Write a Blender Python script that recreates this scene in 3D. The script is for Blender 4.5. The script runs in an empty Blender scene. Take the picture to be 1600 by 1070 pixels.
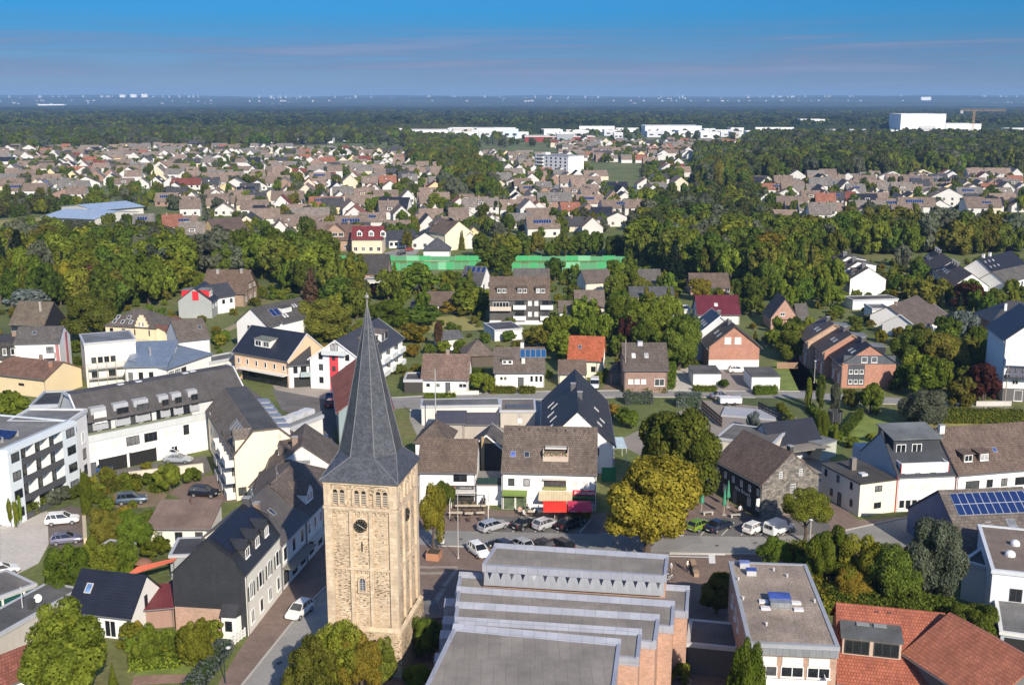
import bpy,math,random
import numpy as np
from mathutils import Vector,Matrix

random.seed(7)
SC=bpy.context.scene
COL=SC.collection
R=math.radians

# ------------------------------------------------------------------ camera
F_PX,CX,CY,HZ,CAM_H=1750.0,800.0,535.0,155.0,58.0   # photo pixels (1600 x 1070), metres
PITCH=math.atan((CY-HZ)/F_PX)
CP,SP=math.cos(PITCH),math.sin(PITCH)
cam_d=bpy.data.cameras.new('camera')
cam=bpy.data.objects.new('camera',cam_d)
COL.objects.link(cam)
cam.location=(0,0,CAM_H)
cam.rotation_euler=(math.pi/2-PITCH,0,0)
cam_d.sensor_width=36.0
cam_d.lens=36.0*F_PX/1600.0
cam_d.clip_start=0.5
cam_d.clip_end=60000.0
SC.camera=cam

# ------------------------------------------------------------------ sky, sun, exposure
SUN_AZ,SUN_EL=22.0,30.0          # azimuth to the right of straight-behind-the-camera
w=bpy.data.worlds.new('World')
SC.world=w
w.use_nodes=True
nt=w.node_tree
nt.nodes.clear()
n_out=nt.nodes.new('ShaderNodeOutputWorld')
n_bg=nt.nodes.new('ShaderNodeBackground')
n_sky=nt.nodes.new('ShaderNodeTexSky')
n_sky.sky_type='NISHITA'
n_sky.sun_disc=False
n_sky.sun_elevation=R(SUN_EL)
n_sky.sun_rotation=R(180.0-SUN_AZ)
n_sky.altitude=60
n_sky.air_density=1.0
n_sky.dust_density=0.6
n_sky.ozone_density=2.5
n_bg.inputs['Strength'].default_value=0.13
n_tc=nt.nodes.new('ShaderNodeTexCoord')
n_sep=nt.nodes.new('ShaderNodeSeparateXYZ')
nt.links.new(n_tc.outputs['Generated'],n_sep.inputs[0])
n_ramp=nt.nodes.new('ShaderNodeValToRGB')      # blueness of the clear air by elevation
e=n_ramp.color_ramp.elements
e[0].position=0.0;e[0].color=(0.235,0.325,0.51,1)
e[1].position=1.0;e[1].color=(1.0,1.0,1.0,1)
for pos,c in((0.022,(0.165,0.255,0.485,1)),(0.040,(0.105,0.24,0.49,1)),(0.058,(0.055,0.235,0.49,1)),
               (0.075,(0.036,0.25,0.52,1)),(0.25,(0.30,0.50,0.86,1))):
    k=n_ramp.color_ramp.elements.new(pos);k.color=c
nt.links.new(n_sep.outputs['Z'],n_ramp.inputs[0])
n_mul=nt.nodes.new('ShaderNodeMixRGB');n_mul.blend_type='MULTIPLY';n_mul.inputs[0].default_value=1.0
nt.links.new(n_sky.outputs[0],n_mul.inputs[1]);nt.links.new(n_ramp.outputs[0],n_mul.inputs[2])
# thin grey-violet cloud streaks, low over the horizon all the way round
n_map=nt.nodes.new('ShaderNodeMapping');n_map.inputs['Scale'].default_value=(2.6,2.6,62.0)
nt.links.new(n_tc.outputs['Generated'],n_map.inputs[0])
n_noi=nt.nodes.new('ShaderNodeTexNoise');n_noi.inputs['Scale'].default_value=1.6
n_noi.inputs['Detail'].default_value=7.0;n_noi.inputs['Roughness'].default_value=0.55
n_noi.inputs['Distortion'].default_value=0.4
nt.links.new(n_map.outputs[0],n_noi.inputs[0])
n_cr=nt.nodes.new('ShaderNodeValToRGB')
n_cr.color_ramp.elements[0].position=0.42;n_cr.color_ramp.elements[0].color=(0,0,0,1)
n_cr.color_ramp.elements[1].position=0.60;n_cr.color_ramp.elements[1].color=(1,1,1,1)
nt.links.new(n_noi.outputs[0],n_cr.inputs[0])
n_band=nt.nodes.new('ShaderNodeValToRGB')
n_band.color_ramp.elements[0].position=0.004;n_band.color_ramp.elements[0].color=(0,0,0,1)
n_band.color_ramp.elements[1].position=0.028;n_band.color_ramp.elements[1].color=(0.6,0.6,0.6,1)
kk=n_band.color_ramp.elements.new(0.044);kk.color=(0.5,0.5,0.5,1)
kk=n_band.color_ramp.elements.new(0.068);kk.color=(0.0,0.0,0.0,1)
nt.links.new(n_sep.outputs['Z'],n_band.inputs[0])
n_m2=nt.nodes.new('ShaderNodeMath');n_m2.operation='MULTIPLY'
nt.links.new(n_cr.outputs[0],n_m2.inputs[0]);nt.links.new(n_band.outputs[0],n_m2.inputs[1])
n_mix=nt.nodes.new('ShaderNodeMixRGB')
nt.links.new(n_m2.outputs[0],n_mix.inputs[0]);nt.links.new(n_mul.outputs[0],n_mix.inputs[1])
n_cc=nt.nodes.new('ShaderNodeValToRGB')      # dark undersides, pale pinkish tops
n_cc.color_ramp.elements[0].position=0.50;n_cc.color_ramp.elements[0].color=(0.95,1.12,1.9,1)
n_cc.color_ramp.elements[1].position=0.66;n_cc.color_ramp.elements[1].color=(1.75,1.72,2.5,1)
nt.links.new(n_noi.outputs[0],n_cc.inputs[0]);nt.links.new(n_cc.outputs[0],n_mix.inputs[2])
nt.links.new(n_mix.outputs[0],n_bg.inputs[0]);nt.links.new(n_bg.outputs[0],n_out.inputs[0])

sun_d=bpy.data.lights.new('sun','SUN')
sun_d.energy=4.9
sun_d.angle=R(0.5)
sun_d.color=(1.0,0.89,0.73)
sun=bpy.data.objects.new('sun',sun_d)
COL.objects.link(sun)
sd=Vector((math.sin(R(SUN_AZ))*math.cos(R(SUN_EL)),-math.cos(R(SUN_AZ))*math.cos(R(SUN_EL)),math.sin(R(SUN_EL))))
sun.rotation_euler=sd.to_track_quat('Z','Y').to_euler()
sun.location=(20,-60,120)

vs=SC.view_settings
vs.view_transform='Standard';vs.look='None';vs.exposure=0.40;vs.gamma=1.0
SC.cycles.use_denoising=True
SC.cycles.max_bounces=6;SC.cycles.diffuse_bounces=3;SC.cycles.glossy_bounces=2
SC.cycles.transmission_bounces=2;SC.cycles.volume_bounces=0;SC.cycles.transparent_max_bounces=4
SC.cycles.use_adaptive_sampling=True;SC.cycles.adaptive_threshold=0.02
SC.render.use_persistent_data=False

# ------------------------------------------------------------------ pixel -> place
def P(x,y,z=0.0):
    """the point at height z that the photograph shows at pixel (x, y)"""
    a=(x-CX)/F_PX;b=(CY-y)/F_PX
    dy=b*SP+CP;dz=b*CP-SP
    t=(z-CAM_H)/dz
    return Vector((a*t,dy*t,z))
def z_at(p,y):
    """height of the pixel row y above the ground point p"""
    k=(CY-y)/F_PX
    return CAM_H+p.y*(k*CP-SP)/(CP+k*SP)
def mpp(y):      # metres per photo pixel on the ground at row y
    return CAM_H/(CP*(y-HZ))

# ------------------------------------------------------------------ mesh building
class MB:
    def __init__(s):
        s.v=[];s.f=[];s.m=[]
    def add(s,verts,faces,m=0):
        o=len(s.v)
        s.v+=[tuple(v)for v in verts]
        s.f+=[tuple(i+o for i in f)for f in faces]
        s.m+=[m]*len(faces)
        return s
    def box(s,x0,x1,y0,y1,z0,z1,m=0):
        return s.add([(x0,y0,z0),(x1,y0,z0),(x1,y1,z0),(x0,y1,z0),(x0,y0,z1),(x1,y0,z1),(x1,y1,z1),(x0,y1,z1)],
                     [(0,3,2,1),(4,5,6,7),(0,1,5,4),(1,2,6,5),(2,3,7,6),(3,0,4,7)],m)
    def prism(s,poly,z0,z1,m=0,cap=True):
        n=len(poly)
        a=[(p[0],p[1],z0)for p in poly]+[(p[0],p[1],z1)for p in poly]
        f=[(i,(i+1)%n,(i+1)%n+n,i+n)for i in range(n)]
        if cap:f+=[tuple(range(n-1,-1,-1)),tuple(range(n,2*n))]
        return s.add(a,f,m)
    def tube(s,a,b,r0,r1,n=8,m=0,cap=True):
        a=Vector(a);b=Vector(b);d=(b-a)
        if d.length<1e-6:return s
        d.normalize()
        u=d.orthogonal().normalized();v=d.cross(u)
        vs_=[]
        for p,r in((a,r0),(b,r1)):
            for i in range(n):
                t=2*math.pi*i/n
                vs_.append(p+(u*math.cos(t)+v*math.sin(t))*r)
        f=[(i,(i+1)%n,(i+1)%n+n,i+n)for i in range(n)]
        if cap:f+=[tuple(range(n-1,-1,-1)),tuple(range(n,2*n))]
        return s.add(vs_,f,m)
    def lathe(s,prof,n=12,c=(0,0),m=0):
        vs_=[]
        for r,z in prof:
            for i in range(n):
                t=2*math.pi*i/n
                vs_.append((c[0]+r*math.cos(t),c[1]+r*math.sin(t),z))
        f=[]
        for k in range(len(prof)-1):
            for i in range(n):
                j=(i+1)%n
                f.append((k*n+i,k*n+j,(k+1)*n+j,(k+1)*n+i))
        f.append(tuple(range(n-1,-1,-1)));f.append(tuple(range((len(prof)-1)*n,len(prof)*n)))
        return s.add(vs_,f,m)
    def quad(s,a,b,c,d,m=0):
        return s.add([a,b,c,d],[(0,1,2,3)],m)
    def mesh(s,name,mats,uv=True,smooth=False):
        me=bpy.data.meshes.new(name)
        me.from_pydata(s.v,[],s.f)
        for m_ in(mats if isinstance(mats,(list,tuple))else[mats]):me.materials.append(m_)
        if any(s.m):me.polygons.foreach_set('material_index',s.m)
        if uv:auto_uv(me)
        if smooth:me.polygons.foreach_set('use_smooth',[True]*len(me.polygons))
        me.update()
        return me
    def build(s,name,mats,parent=None,uv=True,smooth=False):
        return link(name,s.mesh(name,mats,uv,smooth),parent)

def auto_uv(me):
    """metres along the horizontal / up the slope of every face"""
    uvl=me.uv_layers.new(name='UVMap')
    nl=len(me.loops)
    vi=np.empty(nl,np.int32);me.loops.foreach_get('vertex_index',vi)
    co=np.empty(len(me.vertices)*3,np.float32);me.vertices.foreach_get('co',co);co=co.reshape(-1,3)
    npol=len(me.polygons)
    nor=np.empty(npol*3,np.float32);me.polygons.foreach_get('normal',nor);nor=nor.reshape(-1,3)
    tot=np.empty(npol,np.int32);me.polygons.foreach_get('loop_total',tot)
    pl=np.repeat(np.arange(npol),tot)
    n=nor[pl];p=co[vi]
    t=np.stack([-n[:,1],n[:,0],np.zeros(nl)],1)
    ln=np.linalg.norm(t,axis=1)
    flat=ln<0.02
    t[flat]=(1,0,0);ln[flat]=1
    t/=ln[:,None]
    b=np.cross(n,t)
    uv=np.stack([(p*t).sum(1),(p*b).sum(1)],1).astype(np.float32)
    uvl.data.foreach_set('uv',uv.ravel())

def link(name,me,parent=None):
    o=bpy.data.objects.new(name,me)
    COL.objects.link(o)
    if parent is not None:o.parent=parent
    return o
def tag(o,label=None,cat=None,group=None,kind=None):
    if label:o['label']=label
    if cat:o['category']=cat
    if group:o['group']=group
    if kind:o['kind']=kind
    return o
def thing(name,label,cat,loc=(0,0,0),rz=0.0,group=None):
    o=bpy.data.objects.new(name,None)
    o.empty_display_size=0.5
    COL.objects.link(o)
    o.location=loc;o.rotation_euler=(0,0,rz)
    return tag(o,label,cat,group)
def copy_tree(o,parent=None):
    c=o.copy();COL.objects.link(c)
    if parent is not None:c.parent=parent
    for ch in[x for x in o.children]:copy_tree(ch,c)
    return c

# ------------------------------------------------------------------ materials (all procedural)
MATS={}
def new_mat(name):
    m=bpy.data.materials.new(name);m.use_nodes=True
    nt=m.node_tree
    b=nt.nodes['Principled BSDF']
    return m,nt,b
def N(nt,typ,**kw):
    n=nt.nodes.new(typ)
    for k,v in kw.items():setattr(n,k,v)
    return n
def rgb(c):return(c[0],c[1],c[2],1.0)
def shade(c,f):return tuple(min(1.0,x*f)for x in c)
def noise_col(nt,c,lo,hi,scale,detail=4,coord='Object',rough=0.6,vec=None,stretch=None):
    """colour c times a noise between lo and hi"""
    if vec is None:
        tc=N(nt,'ShaderNodeTexCoord');vec=tc.outputs[coord]
    if stretch:
        mp=N(nt,'ShaderNodeMapping');mp.inputs['Scale'].default_value=stretch
        nt.links.new(vec,mp.inputs[0]);vec=mp.outputs[0]
    no=N(nt,'ShaderNodeTexNoise');no.inputs['Scale'].default_value=scale
    no.inputs['Detail'].default_value=detail;no.inputs['Roughness'].default_value=rough
    nt.links.new(vec,no.inputs['Vector'])
    mr=N(nt,'ShaderNodeMapRange');mr.inputs[1].default_value=0.25;mr.inputs[2].default_value=0.75
    mr.inputs[3].default_value=lo;mr.inputs[4].default_value=hi
    nt.links.new(no.outputs[0],mr.inputs[0])
    mx=N(nt,'ShaderNodeMixRGB',blend_type='MULTIPLY');mx.inputs[0].default_value=1.0
    if isinstance(c,tuple):mx.inputs[1].default_value=rgb(c)
    else:nt.links.new(c,mx.inputs[1])
    nt.links.new(mr.outputs[0],mx.inputs[2])
    return mx.outputs[0],no
def bump(nt,b,h,strength=0.3,dist=0.05):
    bp=N(nt,'ShaderNodeBump');bp.inputs['Strength'].default_value=strength;bp.inputs['Distance'].default_value=dist
    nt.links.new(h,bp.inputs['Height']);nt.links.new(bp.outputs[0],b.inputs['Normal'])

def plaster(c,dirt=0.12):
    key=('plaster',c,dirt)
    if key not in MATS:
        m,nt,b=new_mat('plaster')
        o1,_=noise_col(nt,c,1-dirt,1.03,0.35,5)
        o2,_=noise_col(nt,o1,1-dirt*0.8,1.02,1.2,4,stretch=(3,3,0.25))
        nt.links.new(o2,b.inputs['Base Color']);b.inputs['Roughness'].default_value=0.9
        MATS[key]=m
    return MATS[key]
def plain(c,rough=0.6,metal=0.0,spec=0.5,name='paint'):
    key=('plain',c,rough,metal,spec)
    if key not in MATS:
        m,nt,b=new_mat(name)
        o1,_=noise_col(nt,c,0.88,1.05,1.5,3)
        nt.links.new(o1,b.inputs['Base Color'])
        b.inputs['Roughness'].default_value=rough;b.inputs['Metallic'].default_value=metal
        b.inputs['Specular IOR Level'].default_value=spec
        MATS[key]=m
    return MATS[key]
def tiles(c,w_=0.32,h_=0.38,rough=0.85,var=0.22,strength=0.6,moss=0.35,gloss=0.3):
    """rows of roof tiles laid along the UV (metres)"""
    key=('tiles',c,w_,h_,rough,var)
    if key not in MATS:
        if max(c)>0.07:c=shade(c,1.22)
        m,nt,b=new_mat('roof_tiles')
        tc=N(nt,'ShaderNodeTexCoord')
        br=N(nt,'ShaderNodeTexBrick')
        br.inputs['Scale'].default_value=1.0
        br.inputs['Brick Width'].default_value=w_;br.inputs['Row Height'].default_value=h_
        br.inputs['Mortar Size'].default_value=0.035;br.inputs['Mortar Smooth'].default_value=0.6
        br.inputs['Color1'].default_value=rgb(shade(c,1-var));br.inputs['Color2'].default_value=rgb(shade(c,1+var))
        br.inputs['Mortar'].default_value=rgb(shade(c,0.5))
        nt.links.new(tc.outputs['UV'],br.inputs['Vector'])
        o1,_=noise_col(nt,br.outputs['Color'],0.72,1.18,0.45,6,vec=tc.outputs['Object'])
        o2,_=noise_col(nt,o1,1-moss*0.5,1.12,1.1,5,vec=tc.outputs['UV'],stretch=(1.6,0.22,1))
        nt.links.new(o2,b.inputs['Base Color']);b.inputs['Roughness'].default_value=rough
        b.inputs['Specular IOR Level'].default_value=gloss
        bump(nt,b,br.outputs['Fac'],-strength if False else strength,-0.04)
        MATS[key]=m
    return MATS[key]
def slate(c,rough=0.5):
    return tiles(c,0.25,0.2,rough,0.16,0.35,0.3,0.5)
def brick(c,mortar=(0.42,0.38,0.33),w_=0.26,h_=0.085):
    key=('brick',c,w_)
    if key not in MATS:
        m,nt,b=new_mat('brickwork')
        tc=N(nt,'ShaderNodeTexCoord')
        br=N(nt,'ShaderNodeTexBrick');br.inputs['Scale'].default_value=1.0
        br.inputs['Brick Width'].default_value=w_;br.inputs['Row Height'].default_value=h_
        br.inputs['Mortar Size'].default_value=0.008
        br.inputs['Color1'].default_value=rgb(shade(c,0.8));br.inputs['Color2'].default_value=rgb(shade(c,1.2))
        br.inputs['Mortar'].default_value=rgb(mortar)
        nt.links.new(tc.outputs['UV'],br.inputs['Vector'])
        o1,_=noise_col(nt,br.outputs['Color'],0.82,1.12,0.6,5,vec=tc.outputs['Object'])
        nt.links.new(o1,b.inputs['Base Color']);b.inputs['Roughness'].default_value=0.9
        MATS[key]=m
    return MATS[key]
def flatroof(c,lo=0.7,hi=1.15,grit=1.0):
    key=('flat',c,lo)
    if key not in MATS:
        m,nt,b=new_mat('roofing_felt')
        tc=N(nt,'ShaderNodeTexCoord')
        br=N(nt,'ShaderNodeTexBrick');br.inputs['Scale'].default_value=1.0
        br.inputs['Brick Width'].default_value=1.05;br.inputs['Row Height'].default_value=7.5;br.inputs['Mortar Size'].default_value=0.03;br.inputs['Mortar Smooth'].default_value=0.5
        br.inputs['Color1'].default_value=rgb(shade(c,0.94));br.inputs['Color2'].default_value=rgb(shade(c,1.06));br.inputs['Mortar'].default_value=rgb(shade(c,0.72))
        nt.links.new(tc.outputs['UV'],br.inputs['Vector'])
        o0,_=noise_col(nt,br.outputs['Color'],lo,hi,0.3,7)
        o1,_=noise_col(nt,o0,0.62,1.06,0.16,3,rough=0.75)          # ponding stains
        o2,no=noise_col(nt,o1,1-0.25*grit,1+0.25*grit,5.0,6)
        nt.links.new(o2,b.inputs['Base Color']);b.inputs['Roughness'].default_value=0.85
        MATS[key]=m
    return MATS[key]
def seam(c,pitch=0.55,rough=0.4,metal=0.3):
    """standing-seam sheet metal; seams run up the slope"""
    key=('seam',c,pitch)
    if key not in MATS:
        m,nt,b=new_mat('sheet_metal')
        tc=N(nt,'ShaderNodeTexCoord')
        br=N(nt,'ShaderNodeTexBrick',offset=0.0);br.inputs['Scale'].default_value=1.0
        br.inputs['Brick Width'].default_value=pitch;br.inputs['Row Height'].default_value=3.0
        br.inputs['Mortar Size'].default_value=0.02
        br.inputs['Color1'].default_value=rgb(shade(c,0.93));br.inputs['Color2'].default_value=rgb(shade(c,1.07))
        br.inputs['Mortar'].default_value=rgb(shade(c,0.6))
        nt.links.new(tc.outputs['UV'],br.inputs['Vector'])
        o1,_=noise_col(nt,br.outputs['Color'],0.85,1.1,0.7,4,vec=tc.outputs['Object'])
        nt.links.new(o1,b.inputs['Base Color']);b.inputs['Roughness'].default_value=rough;b.inputs['Metallic'].default_value=metal
        MATS[key]=m
    return MATS[key]
def rows(c,h_=0.35,rough=0.45,dark=0.45,spec=0.5):
    """profiled metal tiles: dark horizontal rows"""
    return tiles(c,1.0,h_,rough,0.06,0.7,0.1,spec)
def ground_mat(c,lo=0.75,hi=1.2,fine=6.0,big=0.12,rough=0.92,name='ground'):
    key=('gr',c,lo,fine,big)
    if key not in MATS:
        m,nt,b=new_mat(name)
        o1,_=noise_col(nt,c,lo,hi,big,6)
        o2,no=noise_col(nt,o1,0.82,1.15,fine,5)
        if 'asphalt' in name:        # repair patches and worn wheel tracks
            tc=N(nt,'ShaderNodeTexCoord');vo=N(nt,'ShaderNodeTexVoronoi');vo.distance='CHEBYCHEV';vo.inputs['Scale'].default_value=0.14;nt.links.new(tc.outputs['Object'],vo.inputs['Vector'])
            sp=N(nt,'ShaderNodeSeparateColor');nt.links.new(vo.outputs['Color'],sp.inputs[0]);mr=N(nt,'ShaderNodeMapRange');mr.inputs[3].default_value=0.84;mr.inputs[4].default_value=1.08;nt.links.new(sp.outputs[0],mr.inputs[0])
            mx=N(nt,'ShaderNodeMixRGB',blend_type='MULTIPLY');mx.inputs[0].default_value=1.0;nt.links.new(o2,mx.inputs[1]);nt.links.new(mr.outputs[0],mx.inputs[2]);o2=mx.outputs[0]
        nt.links.new(o2,b.inputs['Base Color']);b.inputs['Roughness'].default_value=rough
        MATS[key]=m
    return MATS[key]
def paving(c,w_=0.4,h_=0.2):
    key=('pav',c,w_)
    if key not in MATS:
        m,nt,b=new_mat('paving')
        tc=N(nt,'ShaderNodeTexCoord')
        br=N(nt,'ShaderNodeTexBrick');br.inputs['Scale'].default_value=1.0
        br.inputs['Brick Width'].default_value=w_;br.inputs['Row Height'].default_value=h_
        br.inputs['Mortar Size'].default_value=0.012
        br.inputs['Color1'].default_value=rgb(shade(c,0.85));br.inputs['Color2'].default_value=rgb(shade(c,1.15))
        br.inputs['Mortar'].default_value=rgb(shade(c,0.6))
        nt.links.new(tc.outputs['UV'],br.inputs['Vector'])
        o1,_=noise_col(nt,br.outputs['Color'],0.78,1.18,0.25,6,vec=tc.outputs['Object'])
        nt.links.new(o1,b.inputs['Base Color']);b.inputs['Roughness'].default_value=0.85
        MATS[key]=m
    return MATS[key]
def glass(c=(0.015,0.018,0.022),rough=0.08):
    key=('glass',c)
    if key not in MATS:
        m,nt,b=new_mat('window_glass')
        oi=N(nt,'ShaderNodeObjectInfo');cr=N(nt,'ShaderNodeValToRGB');cr.color_ramp.interpolation='CONSTANT'
        ee=cr.color_ramp.elements;ee[0].color=rgb(c);ee[1].position=0.55;ee[1].color=rgb(tuple(x+0.05 for x in c))      # what stands behind the pane: dark room, net curtain, blind
        for ps,ad in((0.72,0.14),(0.84,0.02),(0.93,0.34)):q=ee.new(ps);q.color=rgb(tuple(x+ad for x in c))
        nt.links.new(oi.outputs['Random'],cr.inputs[0])
        o1,_=noise_col(nt,cr.outputs[0],0.5,1.6,0.9,2)
        nt.links.new(o1,b.inputs['Base Color']);b.inputs['Roughness'].default_value=rough
        b.inputs['Specular IOR Level'].default_value=0.6
        MATS[key]=m
    return MATS[key]
def foliage(c,c2=None,trans=0.40):
    """leaf colours: attribute 'tint' varies leaf by leaf, object random varies tree by tree"""
    key=('fol',c,c2)
    if key not in MATS:
        m,nt,b=new_mat('foliage')
        nt.nodes.remove(b)
        out=nt.nodes['Material Output']
        at=N(nt,'ShaderNodeAttribute');at.attribute_name='tint'
        oi=N(nt,'ShaderNodeObjectInfo')
        mx=N(nt,'ShaderNodeMixRGB');mx.inputs[1].default_value=rgb(c);mx.inputs[2].default_value=rgb(c2 or shade(c,1.6))
        nt.links.new(at.outputs['Fac'],mx.inputs[0])
        hs=N(nt,'ShaderNodeHueSaturation')
        mr=N(nt,'ShaderNodeMapRange');mr.inputs[3].default_value=0.472;mr.inputs[4].default_value=0.522
        nt.links.new(oi.outputs['Random'],mr.inputs[0]);nt.links.new(mr.outputs[0],hs.inputs['Hue'])
        mm=N(nt,'ShaderNodeMath',operation='MULTIPLY_ADD');mm.inputs[1].default_value=7.31;mm.inputs[2].default_value=0.13
        nt.links.new(oi.outputs['Random'],mm.inputs[0])
        fr=N(nt,'ShaderNodeMath',operation='FRACT');nt.links.new(mm.outputs[0],fr.inputs[0])
        m2=N(nt,'ShaderNodeMapRange');m2.inputs[3].default_value=0.72;m2.inputs[4].default_value=1.22
        nt.links.new(fr.outputs[0],m2.inputs[0]);nt.links.new(m2.outputs[0],hs.inputs['Value'])
        nt.links.new(mx.outputs[0],hs.inputs['Color'])
        df=N(nt,'ShaderNodeBsdfDiffuse');tr=N(nt,'ShaderNodeBsdfTranslucent')
        nt.links.new(hs.outputs[0],df.inputs[0]);nt.links.new(hs.outputs[0],tr.inputs[0])
        ms=N(nt,'ShaderNodeMixShader');ms.inputs[0].default_value=trans
        nt.links.new(df.outputs[0],ms.inputs[1]);nt.links.new(tr.outputs[0],ms.inputs[2])
        nt.links.new(ms.outputs[0],out.inputs[0])
        MATS[key]=m
    return MATS[key]

WHITE=(0.80,0.79,0.76);OFFW=(0.74,0.72,0.66);CREAM=(0.76,0.68,0.50);PEACH=(0.72,0.50,0.33)
YELLOWISH=(0.72,0.60,0.38);GREYW=(0.42,0.46,0.48)
T_BROWN=(0.120,0.088,0.068);T_DBROWN=(0.115,0.092,0.078);T_GREY=(0.105,0.095,0.088);T_DARK=(0.035,0.036,0.042)
T_ORANGE=(0.34,0.095,0.045);T_RED=(0.26,0.085,0.055);T_WINE=(0.11,0.018,0.028);T_BLUE=(0.018,0.022,0.036)
T_PINK=(0.17,0.115,0.092)
BR_RED=(0.40,0.15,0.085);BR_PINK=(0.46,0.25,0.17);BR_BROWN=(0.22,0.13,0.09)
def frame_white():return plain((0.78,0.78,0.76),0.4)
def frame_dark():return plain((0.04,0.042,0.045),0.5)
# ------------------------------------------------------------------ windows, doors (shared meshes)
WC={}
def win_meshes(w_,h_,style):
    key=(round(w_,1),round(h_,1),style)
    if key in WC:return WC[key]
    w_,h_=key[0],key[1]
    fm={'w':frame_white,'d':frame_dark,'b':frame_white,'x':frame_white,'r':frame_dark,'s':frame_white,'k':frame_dark}.get(style,frame_white)()
    t=0.09 if style!='x' else 0.06
    f=MB()
    f.box(-w_/2,-w_/2+t,-0.07,0.0,0,h_);f.box(w_/2-t,w_/2,-0.07,0.0,0,h_)
    f.box(-w_/2+t,w_/2-t,-0.07,0.0,0,t);f.box(-w_/2+t,w_/2-t,-0.07,0.0,h_-t,h_)
    if style in('w','d')and w_>0.9:
        n=max(1,int(round(w_/0.85))-1)
        for i in range(n):
            x=-w_/2+w_*(i+1)/(n+1)
            f.box(x-0.04,x+0.04,-0.06,-0.002,t,h_-t)
    if style=='x':
        for i in(1,2):
            x=-w_/2+w_*i/3;f.box(x-0.03,x+0.03,-0.06,-0.002,t,h_-t)
        for i in(1,2):
            z=h_*i/3;f.box(-w_/2+t,w_/2-t,-0.055,-0.003,z-0.03,z+0.03)
    if style in('w','s','b'):
        f.box(-w_/2-0.08,w_/2+0.08,-0.16,0.0,-0.06,-0.002)     # sill
    pane=MB().box(-w_/2+t,w_/2-t,-0.03,0.005,t,h_-t)
    pm=glass()
    if style=='b':pm=plain((0.62,0.62,0.60),0.6)
    if style=='k':pm=plain((0.10,0.11,0.12),0.5)
    WC[key]=(f.mesh('window',fm),pane.mesh('pane',pm))
    return WC[key]
def put_window(parent,loc,rz,w_,h_,style='w',name='window'):
    a,b=win_meshes(w_,h_,style)
    o=link(name,a,parent);o.location=loc;o.rotation_euler=(0,0,rz)
    link('shutter' if style=='b' else 'pane',b,o)
    return o

PANEL_MAT=None
def panel_mat():
    global PANEL_MAT
    if PANEL_MAT is None:
        PANEL_MAT=plain((0.012,0.028,0.11),0.16,0.0,0.7,'solar_panel')
    return PANEL_MAT

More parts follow.
